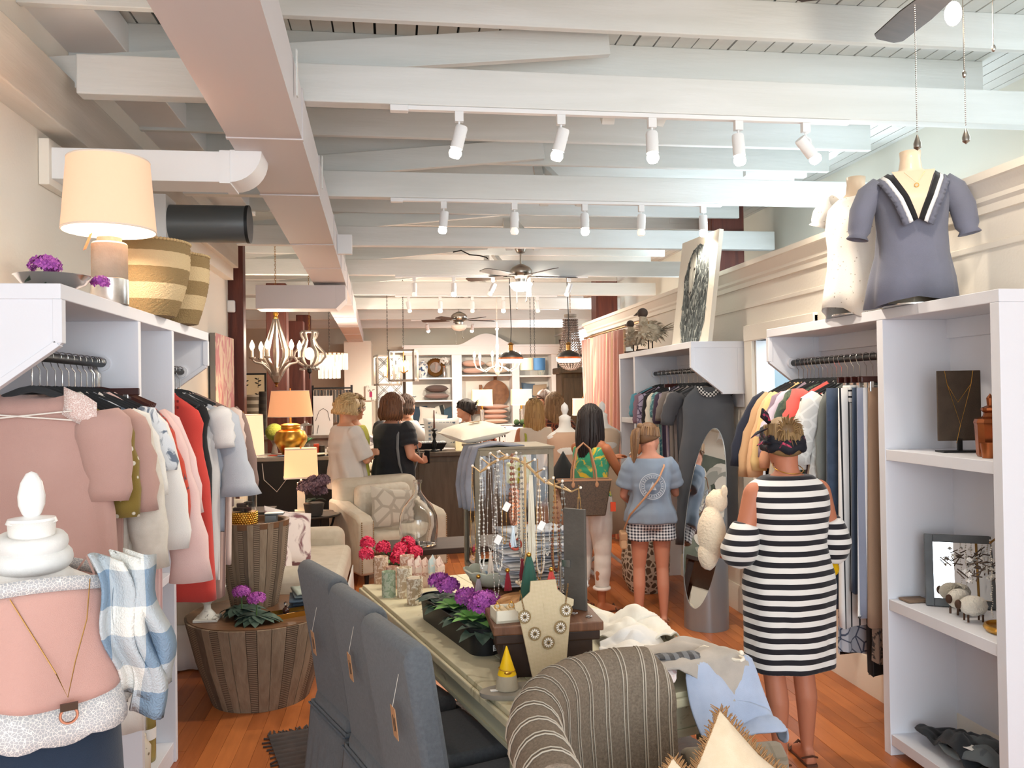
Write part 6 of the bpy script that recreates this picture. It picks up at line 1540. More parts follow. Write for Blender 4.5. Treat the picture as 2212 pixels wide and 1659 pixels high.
ar={'L':(V((-.20,.18,1.12)),V((-.12,.42,1.22)),(.2,.9,.2),(0,0,-1),.5),'R':(V((.20,.18,1.12)),V((.12,.42,1.20)),(-.1,.9,.2),(0,0,-1),.5)}
t,D=person('woman in a white shirt with sunglasses on her head, behind the auburn haired woman',(.12,9.98,0),-1.15,1.70,'#c98f70',1.0,ar,(0,-.05))
hair(t,D,'#3f2a1f','#5b4130','bob',.10,18,1.08)
dress_top(t,D,'white_shirt',cloth('#e9e6e3'),.85,1.37,.022,1.2,.012)
trousers(t,D,cloth('#2a2a30'),[(-.1,0,0),(.1,0,0)])
obj('sunglasses',MB().tube([(-.07,.06,.10),(-.03,.09,.108),(.03,.09,.108),(.07,.06,.10)],[.006,.014,.014,.006],8,flat=.5).xf(D['HM']),m_black,t)
t,D=person('dark haired woman with a messy bun in a black top with white straps, in profile',(.84,10.0,0),1.25,1.64,'#c48c6e',1.08,None,(.15,.12),legs=[(-.1,0,0),(.1,0,0)])
hair(t,D,'#1d1512','#33251f','updo',seed=21,vol=1.12)
dress_top(t,D,'black_top',cloth('#1b1b1f'),.85,1.385,.018,.7,.010)
trousers(t,D,cloth('#2a2a30'),[(-.1,0,0),(.1,0,0)])
b=MB()
for s_ in (-1,1):b.tube([(s_*.09,.12,1.22),(s_*.095,.10,1.33),(s_*.10,.0,1.385),(s_*.09,-.10,1.33),(s_*.07,-.14,1.18),(s_*.05,-.14,1.0)],.007,6)
obj('white_straps',b,cloth('#e9e6e2'),t)
ar={'R':(V((.24,.10,1.06)),V((.16,.28,1.10)),(-.3,.9,.2),(0,0,1),.3),'L':(V((-.22,.10,1.05)),V((-.10,.24,1.0)),(.5,.8,0),(0,0,1),.3)}
t,D=person('laughing woman with short reddish hair and glasses in a brown top, seated at the counter',(1.24,11.3,-.41),PI-.15,1.62,'#d19a80',1.1,ar,(0,-.12),sit=True,smile=True,glasses=True)
hair(t,D,'#5e2f22','#7e4732','curly',.03,24,1.15)
dress_top(t,D,'brown_top',cloth('#5c4a38','#8b7458','patch',14),.80,1.37,.02,1.1,.012)
trb=obj('dark_skirt',MB().box((-.2,-.12,.76),(.2,.40,.95)),cloth('#2d2a2c'),t,bev=.04,smooth=60)
ch=thing('counter_stool','dark stool under the laughing seated woman','stool',(1.24,11.3,0))
obj('stool_seat',MB().rev([(0,.32),(.19,.32),(.2,.345),(0,.36)],n=28),m_risd,ch)
for a in range(4):obj('stool_leg',MB().tube([(cos(a*PI/2+.7)*.13,sin(a*PI/2+.7)*.13,.33),(cos(a*PI/2+.7)*.19,sin(a*PI/2+.7)*.19,0)],.016,8),m_risd,ch)
t,D=person('woman with long blonde hair in a sheer white sleeveless blouse seen from behind',(1.47,8.75,0),.12,1.64,'#b5714f',.98,None,(-.1,0),legs=[(-.1,0,0),(.1,0,0)])
hair(t,D,'#c19a63','#8f6a3f','long',.27,30,1.08)
dress_top(t,D,'sheer_blouse',cloth('#e3d6c6','#d8c9b8',scale=3),.70,1.36,.03,None,flare=.22,fold=.022,loose=1.2)
trousers(t,D,cloth('#262b3a'),[(-.1,0,0),(.1,0,0)])
obj('shoulder_strap',MB().tube([(-.10,.10,1.25),(-.12,.0,1.385),(-.14,-.14,1.25),(-.17,-.17,.95)],.012,6,flat=.4),mat('lime_strap','#a3a53c',.6),t)
bg=thing('shoulder_bag','lime yellow shoulder bag behind the blonde woman','bag',(1.28,8.55,.78),.2)
obj('bag_body',MB().box((-.15,-.05,0),(.15,.05,.22)),mat('lime_bag','#b6b22a',.6),bg,bev=.02,smooth=0);obj('bag_handle',MB().tube([(-.08,0,.21),(-.04,0,.30),(.04,0,.30),(.08,0,.21)],.008,8),mat('lime_bag','#b6b22a',.6),bg)
tag(obj('sunglasses',MB().tube([(-.07,0,0),(-.03,.02,.008),(.03,.02,.008),(.07,0,0)],[.008,.015,.015,.008],8,flat=.5).xf(Rz(.1)),m_black,loc=(1.47,8.71,1.655)),'dark sunglasses perched on the blonde woman\'s head','sunglasses')
t,D=person('woman with long ash blonde hair in a rust lace top standing behind the blonde woman',(1.76,9.15,0),-.1,1.70,'#ad6d50',1.0,None,(.3,0),legs=[(-.1,0,0),(.1,0,0)])
hair(t,D,'#9c7d58','#6e5236','long',.22,33,1.06)
dress_top(t,D,'lace_top',cloth('#8a4b32','#3b2420','cells',16,thr=.4),.80,1.38,.022,1.0,.014,flare=.12,fold=.016)
trousers(t,D,cloth('#1d2232'),[(-.1,0,0),(.1,0,0)])
t,D=person('distant woman with dark hair and sunglasses beyond the two blonde women',(1.98,11.0,0),PI*.62,1.74,'#9a6a50',1.0,None,(0,0),glasses=True)
hair(t,D,'#2b1d17','#4a3427','bob',.06,36,1.05)
dress_top(t,D,'navy_top',cloth('#242838'),.85,1.37,.02,.8,.012)
trousers(t,D,cloth('#1d2232'),[(-.1,0,0),(.1,0,0)])
FB=V((-.815,2.0,-.09));t=thing('dress_form','white dress form with teardrop finial in rose lace hem camisole at the left foreground','mannequin',FB,.45)
m_wf=cloth('#eeeae4',bump=.2,key='wf')
b=form_mb()
for i,v in enumerate(b.v):b.v[i]=V((v.x*.92,v.y*1.0,v.z*1.0+.82))
obj('form_body',b,m_wf,t,smooth=180)
obj('neck_finial',MB().rev([(.052,1.535),(.048,1.545),(.016,1.55),(.020,1.556),(.027,1.575),(.028,1.595),(.022,1.625),(.011,1.645),(.0,1.65)],n=28),mat('gloss_white','#f1f0ee',.25),t)
obj('stand_pole',MB().tube([(0,0,.1),(0,0,.85)],.016,12),m_chrome,t);obj('stand_base',MB().rev([(0,.09),(.17,.09),(.17,.102),(.02,.12),(0,.12)],n=32),m_chrome,t)
m_rose=cloth('#c99f94','#c3978c',scale=3)
b=MB();n=60;rows=[]
for i in range(15):
 q=i/14;z=1.39-.21*q
 rx,ry=(.168+.02*q+.01*max(0,.3-q)),(.150+.035*q)
 rows.append([((rx+.012*q*sin(a*8+1))*cos(a),(ry+.012*q*sin(a*6))*sin(a),z+.018*sin(2*a+1)*q-.03*(1-q)*cos(a*2)*.5) for a in [2*PI*j/n for j in range(n)]])
o=obj('rose_camisole',MB().loft(rows,True,False),m_rose,t,solid=.003,smooth=180)
last=rows[-1]
lace=[[V(p) for p in last]]+[[V((p[0]*(1+.03*k),p[1]*(1+.03*k),p[2]-.022*k-(.010*abs(sin(j*PI/5)) if k==3 else 0))) for j,p in enumerate(last)] for k in (1,2,3)]
obj('lace_hem',MB().loft(lace,True,False),cloth('#efe9e2','#b7b6b8','cells',150,thr=.28),o,solid=.002,smooth=180)
tl_=rows[0];obj('lace_neckline',MB().loft([[V((p[0]*1.02,p[1]*1.02,p[2]+.0)) for p in tl_],[V((p[0]*.99,p[1]*.99,p[2]+.03)) for p in tl_]],True,False),cloth('#efe9e2','#b7b6b8','cells',150,thr=.28),o,solid=.002,smooth=180)
for s_ in (-1,1):obj('camisole_strap',MB().tube([(s_*.10,-.13,1.35),(s_*.115,-.08,1.42),(s_*.11,0,1.445),(s_*.10,.09,1.40),(s_*.09,.12,1.34)],.0025,5),m_rose,o)
b=MB();rows=[[((.175+.02*q)*cos(a),(.13+.015*q)*sin(a),1.12-.40*q) for a in [2*PI*j/n for j in range(n)]] for q in [i/6 for i in range(7)]]
b.loft(rows)
for s_ in (-1,1):b.loft([[(s_*.092+(.10-.02*q)*cos(a)+.006*sin(q*9),(.13-.02*q)*sin(a),.75-.62*q) for a in [2*PI*j/24 for j in range(24)]] for q in [i/8 for i in range(9)]])
obj('navy_trousers',b,cloth('#1c2a3c','#223247',scale=8),t,smooth=180)
m_pl=mat('blue_plaid_scarf','#7f96ab',.95,0,'plaid','#e4e3dc',7,thr=.45,bump=.5,bscale=200)
b=MB()
for k,(x0,dz) in enumerate(((.10,.0),(.135,.05),(.165,-.02))):
 b.grid(lambda u,v:(x0+.065*u+.06*v+.012*sin(v*9+k),-.115+.03*sin(u*5+k)-.055*sin(v*PI)*(1-u*.4)+.03*v,1.47-(.33+dz)*v-.02*u),6,16)
sc=obj('plaid_scarf',b,m_pl,t,solid=.006,smooth=180,label='fringed blue and white plaid scarf')
b=MB();b.torus((0,0,0),.056,.018,32,12).torus((0,0,-.03),.064,.020,32,12).xf(T(.0,0,1.49)@Rx(.12)@Matrix.Diagonal((1,1,1.2,1)))
obj('white_cowl',b,cloth('#f0eeea','#dedcd8',scale=12),t,smooth=180)
NKK=thing('pendant_necklace','long fine chain with dark bar and rhinestone ring on the white dress form','necklace',FB,.45)
ch=[(-.05,-.155,1.40),(-.01,-.168,1.32),(.03,-.186,1.24),(.05,-.196,1.19),(.065,-.19,1.26),(.09,-.168,1.34),(.10,-.14,1.42)]
obj('fine_chain',MB().tube(ch,.0013,5),m_brass,NKK)
obj('bar_pendant',MB().box((.035,-.207,1.165),(.068,-.200,1.180)),mat('dark_metal','#4b3d33',.3,.8),NKK,smooth=0)
obj('ring_pendant',MB().torus((.051,-.204,1.155),.016,.003,20,6,Rx(PI/2)),mat('rose_gold','#c18a70',.3,.9),NKK)
# ================================================================ TRACK LIGHTING
ordl=['first','second','third','fourth','fifth']
def track(y,x0,x1,heads,name):
 zb=ZB-.001
 t=thing('light_track','white light track under the %s beam'%name,'track',(0,0,0))
 obj('track_rail',MB().box((x0,y-.045,zb-.022),(x1,y-.010,zb)),m_white,t,smooth=0,bev=.002)
 obj('feed_box',MB().box((x0-.09,y-.05,zb-.03),(x0,y-.005,zb)),m_white,t,smooth=0,bev=.003)
 for i,(x,lit,ax,ay) in enumerate(heads):
  h=thing('track_spotlight','%s track spotlight from the duct on the %s beam'%(ordl[i],name),'spotlight',(x,y-.0275,zb-.022),0,'white track spotlights')
  obj('adapter',MB().box((-.022,-.016,-.05),(.022,.016,0)),m_white,h,smooth=0,bev=.002)
  obj('yoke',MB().tube([(0,0,-.05),(.0,0,-.07),(.026,0,-.085),(.030,0,-.13)],.006,8),m_white,h)
  M=T(0,0,-.125)@Ry(ax)@Rx(ay)
  obj('lamp_can',MB().rev([(0,.055),(.028,.055),(.032,.045),(.032,-.06),(.029,-.06),(.029,-.045),(0,-.045)],n=22,cap=False).xf(M),m_white,h)
  obj('bulb',MB().rev([(.012,-.045),(.031,-.075),(.033,-.09),(.024,-.108),(0,-.113)],n=20,cap=False).xf(M),m_bulb if lit else mat('clear_bulb','#e9e4da',.1,emit=.5),h)
  if lit:
   p=M@V((0,0,-.135));l=lamp('bulb_light','SPOT',p,lit*2.2,WARM,.035,spot=2.5,parent=h);l.rotation_euler=(ay,ax,0)
track(4.20,.08,2.45,[(.335,14,.25,.1),(.86,14,.25,.15),(1.345,14,.0,-.1),(1.82,14,-.05,-.05),(2.20,14,-.75,.1)],'nearest tie')
track(6.17,.07,2.53,[(.37,12,.12,.1),(.90,0,0,.1),(1.44,14,.0,-.1),(1.885,0,.05,0),(2.38,14,0,-.05)],'second tie')
track(10.15,.1,2.4,[(.24,0,0,0),(.72,34,0,0),(1.20,0,.45,0),(1.65,34,0,0),(2.16,0,.35,0)],'fourth tie')
track(12.15,.1,2.4,[(.20,0,-.2,0),(.66,45,0,0),(1.13,0,0,0),(1.59,45,0,0),(2.10,0,-.1,0)],'fifth tie')
track(16.15,.4,1.7,[(.62,120,-.3,.5),(1.50,120,.1,.5)],'distant seventh tie')
# ================================================================ CEILING FANS
def fan(lab,loc,zt,R,rot,lit,s_=1.0,kit='bowl'):
 t=thing('ceiling_fan',lab,'fan',loc);L=(zt-loc[2])
 obj('canopy',MB().rev([(.02,L-.08),(.05,L-.07),(.07,L-.03),(.072,L),(0,L)],n=28),m_nickel,t)
 obj('downrod',MB().tube([(0,0,.10),(0,0,L-.06)],.012,12),m_nickel,t)
 obj('motor',MB().rev([(.03,.13),(.05,.12),(.11,.09),(.135,.06),(.14,.03),(.13,.0),(.10,-.03),(.07,-.05),(.065,-.09),(0,-.09)],n=36,cap=False),m_nickel,t)
 for k in range(5):
  a=rot+k*2*PI/5
  r_=obj('blade_arm',MB().prism([(.06,-.02),(.16,-.035),(.22,-.03),(.22,.03),(.16,.035),(.06,.02)],-.022,-.014,'z',Rz(a)),m_nickel,t,smooth=0)
  b=MB().prism([(.18,-.055),(R*.6,-.07),(R-.03,-.066),(R,-.04),(R,.04),(R-.03,.066),(R*.6,.07),(.18,.055)],-.006,.001,'z',Rz(a)@T(0,0,-.012)@Rx(.2))
  obj('fan_blade',b,mat('walnut_blade','#3a302b',.5,0,'wood','#2a211d',6,stretch=(1,5,1)),t,smooth=0)
 if kit=='bowl':
  obj('light_bowl',MB().rev([(.07,-.09),(.135,-.10),(.14,-.115),(.12,-.16),(.08,-.19),(0,-.205)],n=36,cap=False),m_glow if lit else mat('frosted_glass','#e6e2da',.4),t)
  if lit:lamp('fan_light','POINT',(0,0,-.26),lit,(1,.9,.78),.1,parent=t)
 for x in (-.05,.05):obj('pull_chain',MB().tube([(x*1.2,-.03,-.09),(x*1.2,-.03,-.36+x)],.0018,5),m_nickel,t);obj('chain_fob',MB().sph((x*1.2,-.03,-.37+x),(.008,.008,.014),8,6),m_nickel,t)
 return t
fan('brushed nickel ceiling fan with glowing bowl light in the middle of the room',(1.53,9.97,3.16),ZD-.19,.72,.12,50)
fan('distant ceiling fan with unlit bowl above the white bookcase',(1.09,14.17,3.0),ZD-.19,.66,.3,0)
t=fan('nearest ceiling fan mostly out of view with two long pull chains',(2.13,2.78,3.28),ZD-.19,.62,2.75,0,kit='none')
obj('lit_bulb',MB().sph((-.04,.05,-.16),(.03,.03,.045),12,8),m_bulb,t)
for x,y,L,nm in ((-.135,.14,.50,0),(.07,.14,.47,1)):
 b=MB();n=int(L/.008)
 for i in range(n):b.sph((x,y,-.09-i*.008),.0032,5,3)
 obj('long_pull_chain',b,m_nickel,t,smooth=180)
 obj('teardrop_fob',MB().rev([(.002,-.09-L),(.006,-.10-L),(.015,-.125-L),(.014,-.14-L),(0,-.152-L)],(x,y,0),20),m_nickel,t)
lamp('fan_bulb_light','POINT',(-.04,.05,-.22),14,WARM,.05,parent=t)
# ================================================================ CHANDELIERS AND PENDANTS
def chain_mb(z0,z1,x=0,y=0,r=.014):
 b=MB();n=max(3,int((z1-z0)/.028))
 for i in range(n):b.torus((0,0,0),r*.62,r*.18,8,4,Rz(i%2*PI/2)@Rx(PI/2)@Matrix.Diagonal((1,1.6,1,1)));
 k=len(b.v)//n
 for i in range(n):
  for j in range(k):b.v[i*k+j]+=V((x,y,z0+(z1-z0)*(i+.5)/n))
 return b
def candle(par,p,s_=1):
 o=obj('candle_sleeve',MB().tube([p,V(p)+V((0,0,.06*s_))],.011*s_,10),mat('ivory_neck','#efe4cc',.5),par)
 obj('candle_bulb',MB().rev([(.008*s_,0),(.019*s_,.025*s_),(.017*s_,.045*s_),(.004*s_,.075*s_),(0,.08*s_)],V(p)+V((0,0,.06*s_)),14),m_bulb2,o)
m_grey=mat('weathered_grey_wood','#8e8378',.7,0,'wood','#6f665d',8,bump=.2,bscale=50)
C1=V((-1.38,9.97,2.08));t=thing('chandelier','large grey wood chandelier with six candle arms hanging by the thick red post','chandelier',C1)
obj('chain',chain_mb(.66,1.42),m_brass,t);obj('gold_finial',MB().rev([(.015,.54),(.03,.56),(.02,.58),(.034,.61),(.02,.63),(.012,.67)],n=20),m_gold,t)
for k in range(8):
 a=k*PI/4;P=[(cos(a)*r,sin(a)*r,z) for r,z in ((.025,.55),(.05,.45),(.10,.30),(.145,.17),(.14,.10),(.09,.02),(.045,-.10))]
 obj('curved_rib',MB().tube(P,[.010,.012,.014,.015,.015,.014,.012],6,flat=.5),m_grey,t)
for k in range(6):
 a=k*PI/3+.3;P=[(cos(a)*r,sin(a)*r,z) for r,z in ((.05,-.12),(.09,-.05),(.16,.02),(.24,.04),(.27,.07))]
 ar_=obj('candle_arm',MB().tube(P,[.022,.020,.015,.011,.010],8,flat=.6),m_grey,t)
 obj('bobeche',MB().rev([(.0,.07),(.035,.085),(.04,.10),(0,.09)],(cos(a)*.27,sin(a)*.27,0),18),m_grey,ar_)
 candle(t,(cos(a)*.27,sin(a)*.27,.09),1.5)
obj('hub',MB().rev([(.0,-.20),(.035,-.19),(.075,-.12),(.07,-.08),(.04,-.02),(0,0)],n=6),m_grey,t,smooth=0)
obj('bottom_finial',MB().rev([(0,-.25),(.02,-.24),(.01,-.22),(.03,-.20),(0,-.18)],n=16),m_brass,t)
lamp('chandelier_light','POINT',(0,0,.30),45,WARM,.15,parent=t)
C2=V((-1.12,11.17,2.28));t=thing('lantern_pendant','scrolled grey wood lantern pendant with one glowing bulb','pendant lamp',C2)
obj('chain',chain_mb(.30,1.22),m_brass,t)
for k in range(6):
 a=k*PI/3;P=[(cos(a)*r,sin(a)*r,z) for r,z in ((.08,.30),(.11,.27),(.10,.23),(.07,.18),(.11,.10),(.19,.02),(.20,-.04),(.15,-.11),(.06,-.17),(.09,-.21),(.13,-.20))]
 obj('scroll_rib',MB().tube(P,.017,6,flat=.6),m_grey,t)
obj('crown_ring',MB().torus((0,0,.29),.09,.012,24,6).torus((0,0,-.16),.06,.012,20,6),m_grey,t,kind='stuff')
obj('glowing_globe',MB().sph((0,0,.0),(.06,.06,.08),16,10),m_bulb2,t)
obj('finial',MB().rev([(0,-.34),(.008,-.32),(.006,-.27),(.03,-.24),(.03,-.20),(0,-.18)],n=16),m_iron,t)
lamp('pendant_light','POINT',(0,0,.12),14,WARM,.08,parent=t)
C3=V((-1.05,13.57,2.16));t=thing('crystal_chandelier','two tier glass bar chandelier at the back of the side bay','chandelier',C3)
obj('chain',chain_mb(.26,1.34),m_iron,t)
m_cry=mat('crystal_bar','#f4eddf',.05,trans=.75,ior=1.4,emit=.25)
for r,z0,z1,n in ((.29,-.02,.24,26),(.17,-.16,.04,16)):
 for k in range(n):
  a=2*PI*k/n;obj('glass_bar',MB().cbox((0,0,(z0+z1)/2),(.042,.012,z1-z0)),m_cry,t,loc=(r*cos(a),r*sin(a),0),rz=a+PI/2,smooth=0) if k==0 else inst(gb_,'glass_bar',t,(r*cos(a),r*sin(a),0),a+PI/2)
  if k==0:gb_=t.children[-1]
obj('frame_ring',MB().torus((0,0,.24),.28,.008,36,6),m_brass,t)
for k in range(4):obj('bulb',MB().sph((.12*cos(k*PI/2),.12*sin(k*PI/2),.08),.03,12,8),m_bulb2,t)
lamp('chandelier_light','POINT',(0,0,.1),40,WARM,.08,parent=t)
def box_lantern(p,s_,lab,rz):
 t=thing('box_lantern',lab,'pendant lamp',p,rz);h=.44;w=.36
 obj('chain',chain_mb(h,3.5-p[2]),m_iron,t)
 for x in (-1,1):
  for y in (-1,1):obj('lantern_post',MB().box((x*w/2-.014,y*w/2-.014,0),(x*w/2+.014,y*w/2+.014,h)),m_grey,t,smooth=0)
 for z in (0,h):
  for k in range(4):obj('lantern_rail',MB().box((-w/2-.014,w/2-.014,z-.014),(w/2+.014,w/2+.014,z+.014)).xf(Rz(k*PI/2)),m_grey,t,smooth=0)
 obj('candle_cluster',MB().tube([(0,0,h),(0,0,.12)],.009,8).tube([(-.07,0,.15),(0,0,.11),(.07,0,.15)],.008,8),m_brass,t)
 for k in range(4):a=k*PI/2+.5;candle(t,(.065*cos(a),.065*sin(a),.13),1.2)
 lamp('lantern_light','POINT',(0,0,.36),26,WARM,.08,parent=t)
box_lantern(V((-.12,12.97,1.88)),1,'open wooden box lantern pendant, the lower one beside the lattice panel',.15)
box_lantern(V((.12,12.37,1.93)),1,'open wooden box lantern pendant hanging nearer the white bookcase',-.2)
def dome(p,lab):
 t=thing('dome_pendant',lab,'pendant lamp',p);L=3.5-p[2]
 obj('cord',MB().tube([(0,0,.22),(.01,0,.4),(-.01,0,L-.1),(0,0,L)],.006,6),m_iron,t)
 obj('canopy',MB().rev([(0,L-.03),(.06,L-.03),(.06,L),(0,L)],n=20,cap=False),m_iron,t)
 obj('socket',MB().rev([(.0,.22),(.03,.20),(.045,.185),(.03,.175),(.028,.10),(0,.1)],n=24),m_brass,t)
 obj('metal_dome',MB().rev([(.03,.10),(.07,.085),(.15,.04),(.17,0),(.168,-.01),(.16,0),(.0,.05)],n=40,cap=False),m_iron,t)
 obj('copper_band',MB().rev([(.171,.005),(.173,-.02),(.168,-.02)],n=40,cap=False),mat('copper','#a8633c',.3,.9),t)
 obj('diffuser',MB().rev([(.167,-.02),(.165,-.045),(.14,-.065),(0,-.07)],n=40,cap=False),m_glow,t)
 lamp('pendant_light','POINT',(0,0,-.14),34,(1,.88,.74),.1,parent=t)
dome(V((1.56,11.17,2.20)),'dark dome pendant with glowing diffuser in front of the white bookcase')
dome(V((2.36,11.17,2.20)),'dark dome pendant with glowing diffuser next to the beaded chandelier')
t=thing('beaded_chandelier','basket shaped wooden bead chandelier at the end of the partition crown','chandelier',(2.52,11.77,2.25))
obj('chain',chain_mb(.62,1.25),m_brass,t);obj('top_cap',MB().rev([(.0,.56),(.09,.56),(.09,.60),(0,.61)],n=28),m_grey,t)
obj('rings',MB().torus((0,0,.0),.20,.012,36,6).torus((0,0,.52),.10,.01,28,6),m_iron,t,kind='stuff')
sb=MB();m_bead=mat('grey_wood_bead','#6e5f58',.4)
for i in range(16):q=i/15;r=.10+.10*q**2.2;sb.sph((r,0,.52-.52*q),.014,7,5)
for i in range(1,10):q=i/9;sb.sph((.20*cos(q*PI/2*.95),0,-.20*sin(q*PI/2)),.014,7,5)
st=None
for k in range(22):
 a=2*PI*k/22
 if st is None:st=obj('bead_strand',sb,m_bead,t,smooth=180)
 else:inst(st,'bead_strand',t,(0,0,0),a)
t=thing('candle_chandelier','chalky white slender chandelier with curled candle arms','chandelier',(1.52,12.37,2.08))
m_chk=mat('chalk_white','#dcd6cb',.8)
obj('stem',MB().rev([(0,-.10),(.02,-.08),(.045,-.04),(.02,0),(.045,.05),(.02,.09),(.016,.3),(.028,.34),(.016,.4),(.014,.58),(.03,.61),(.0,.64)],n=18),m_chk,t)
obj('chain',chain_mb(.64,1.42),m_chk,t)
for k in range(6):
 a=k*PI/3+.2;P=[(cos(a)*r,sin(a)*r,z) for r,z in ((.02,.05),(.12,.03),(.22,-.03),(.33,.02),(.36,.10))]
 obj('curled_arm',MB().tube(P,.009,6),m_chk,t);candle(t,(cos(a)*.36,sin(a)*.36,.10),1.2)
lamp('chandelier_light','POINT',(0,0,.26),34,WARM,.1,parent=t)
t=thing('drum_pendant','blue and beige double drum pendant hanging on two chains','pendant lamp',(2.16,12.97,2.08))
for x,c,nm in ((-.09,'#b8a78c','beige_drum'),(.09,'#2f5c86','blue_drum')):
 obj(nm,MB().rev([(.11,0),(.11,.19),(.105,.19),(.105,0)],(x,0,0),32,cap=False),mat(nm,c,.6,0,'noise',c,8),t)
 obj('chain',chain_mb(.19,1.42,x*.35),m_iron,t)
# ================================================================ WHITE BOOKCASE AND CONTENTS
BX=V((.24,YB-.62,0));t=thing('bookcase','very wide white bookcase with arched crown filling the back wall','bookcase',BX)
def bb(nm,a,b_,m=m_white,bev=.006):return obj(nm,MB().box(a,b_),m,t,smooth=0,bev=bev)
WB=3.68;D_=.58;cols_=[(0.16,1.10),(1.34,2.56),(2.74,3.53)]
for x0,x1 in ((0,.16),(1.10,1.34),(2.56,2.74),(3.53,3.68)):bb('side_post',(x0,0,0),(x1,D_,2.66))
bb('back_panel',(0.05,D_-.02,0),(3.62,D_,2.68),mat('pale_panel','#e2ded6',.7),0)
bb('cornice',(-.05,-.04,2.66),(3.73,D_,2.90))
arc=[(1.25,2.88)]+[(1.25+1.37*i/24,2.90+.27*(sin(PI*i/24)**1.6)) for i in range(25)]+[(2.62,2.88)]
obj('arched_crest',MB().prism(arc,-.045,.10,'y'),m_white,t,smooth=0,bev=.005)
bb('cornice_moulding',(-.08,-.07,2.84),(1.25,D_,2.90));bb('cornice_moulding',(2.62,-.07,2.84),(3.76,D_,2.90))
for (x0,x1),zs in zip(cols_,((2.12,1.58,.98),(2.18,.98),(2.15,1.60,.98))):
 for z in zs:bb('shelf',(x0,.03,z-.04),(x1,D_-.02,z))
bb('base_cabinet',(0.16,.04,0.08),(3.53,D_-.02,.92))
for i in range(6):dd=bb('cabinet_door',(.20+.555*i,.02,.12),(.72+.555*i,.04,.88));obj('knob',MB().sph((.66+.555*i,.0,.55),.018,10,6),m_brass,dd)
bx=lambda x,z,y=.25:(BX.x+x,BX.y+y,z)
def jar(lab,p,r,h,c,c2,lid=True):
 t=thing('ginger_jar',lab,'jar',p);m=mat('jar'+c+c2,c,.25,0,'patch',c2,9,thr=.55)
 obj('jar_body',MB().rev([(r*.6,0),(r*.75,h*.1),(r,h*.6),(r*.85,h*.78),(r*.45,h*.88),(r*.45,h*.93)],n=28),m,t)
 if lid:obj('jar_lid',MB().rev([(r*.5,h*.93),(r*.5,h*.97),(r*.2,h*1.03),(0,h*1.04)],n=24),m,t)
jar('blue and white ginger jar on the top left bookcase shelf',bx(.42,2.12),.13,.42,'#e6e6e2','#40587d')
jar('pale grey ginger jar at the end of the top right bookcase shelf',bx(3.32,2.15),.12,.40,'#c9c9bd','#9fb0b4')
t=thing('ornate_mirror','small round mirror with ornate gilt frame on the bookcase','mirror',bx(.72,2.37));t.rotation_euler=(PI/2-.1,0,0)
b=MB().torus((0,0,0),.175,.05,36,8)
for k in range(24):b.sph((.215*cos(k*PI/12),.215*sin(k*PI/12),0),.022,6,4)
obj('gilt_frame',b,mat('dark_gilt','#6b4a22',.4,.6),t);obj('mirror_glass',MB().tube([(0,0,-.01),(0,0,.012)],.15,32),mat('mirror_silver','#f2f4f4',.01,1),t)
t=thing('flower_vase','white flowers in a tall silver vase beside the gilt mirror','flower',bx(.93,2.12,.15))
obj('vase',MB().rev([(.04,0),(.05,.1),(.035,.25),(.05,.28)],n=18),m_chrome,t)
b=MB();flower_ball(b,(0,0,.38),.11,90,.03,random.Random(4),1);obj('blossoms',b,m_card,t,smooth=0)
def fp(lab,p,w,h,t_,c,rot,c2=None,kind='noise',sc=8):return pillow('shelf_pillow',lab,p,w,h,t_,cloth(c,c2 or c,kind,sc),rot,'pillows in the white bookcase')
fp('large pink pillow on top at the left of the middle bookcase shelf',bx(1.62,2.46),.56,.42,.17,'#d9b7a5',(0,0,.1))
fp('pink pillow under the large one in the middle bookcase shelf',bx(1.64,2.28),.58,.42,.15,'#d3b2a2',(0,0,0))
fp('white pillow on top at the right of the middle bookcase shelf',bx(2.20,2.44),.54,.42,.17,'#e3d9cb',(0,0,-.1))
fp('cream pillow under the white one in the middle bookcase shelf',bx(2.22,2.28),.56,.42,.14,'#dccfbd',(0,0,0))
fp('dark taupe ruffled pillow on the second left bookcase shelf',bx(.74,1.86),.54,.4,.18,'#5d4d48',(0,0,.1))
fp('mauve ruffled pillow under the taupe one on the bookcase',bx(.74,1.68),.62,.42,.15,'#8d7770',(0,0,0))
fp('navy square pillow at the left of the lowest left bookcase shelf',bx(.30,1.22),.46,.46,.14,'#2c3d4c',(1.35,0,.2))
fp('white pillow with charcoal edge on the lowest left bookcase shelf',bx(.52,1.20,.2),.44,.44,.14,'#d5d0c6',(1.35,.1,0))
fp('dark striped pillow in the middle of the lowest left bookcase shelf',bx(.74,1.22),.44,.44,.14,'#2b3334',(1.35,-.2,0),'#c9cabf','stripex',5)
fp('small white pillow at the front of the lowest left bookcase shelf',bx(.80,1.12,.1),.36,.26,.12,'#dcdad6',(1.3,.2,0))
fp('teal blue pillow at the right of the lowest left bookcase shelf',bx(.98,1.18),.42,.42,.14,'#3c5667',(1.3,-.3,0))
fp('denim blue bolster pillow on the second right bookcase shelf',bx(2.98,1.80),.34,.34,.16,'#5b6f82',(1.3,.1,0))
fp('beige long pillow on the second right bookcase shelf',bx(3.22,1.78),.48,.32,.15,'#b09a80',(1.3,0,0))
fp('topmost pillow of the pink pile low in the middle of the bookcase',bx(2.16,1.40,.15),.62,.4,.12,'#cfae9d',(0,0,.1))
fp('second pillow of the pink pile low in the middle of the bookcase',bx(2.14,1.28,.15),.60,.4,.13,'#d9b7a5',(0,0,0))
fp('third pillow of the pink pile low in the middle of the bookcase',bx(2.12,1.16,.15),.62,.4,.13,'#cda797',(0,0,0))
fp('lowest cream pillow of the pink pile in the middle of the bookcase',bx(2.14,1.05,.15),.64,.4,.12,'#dcc6b2',(0,0,0))
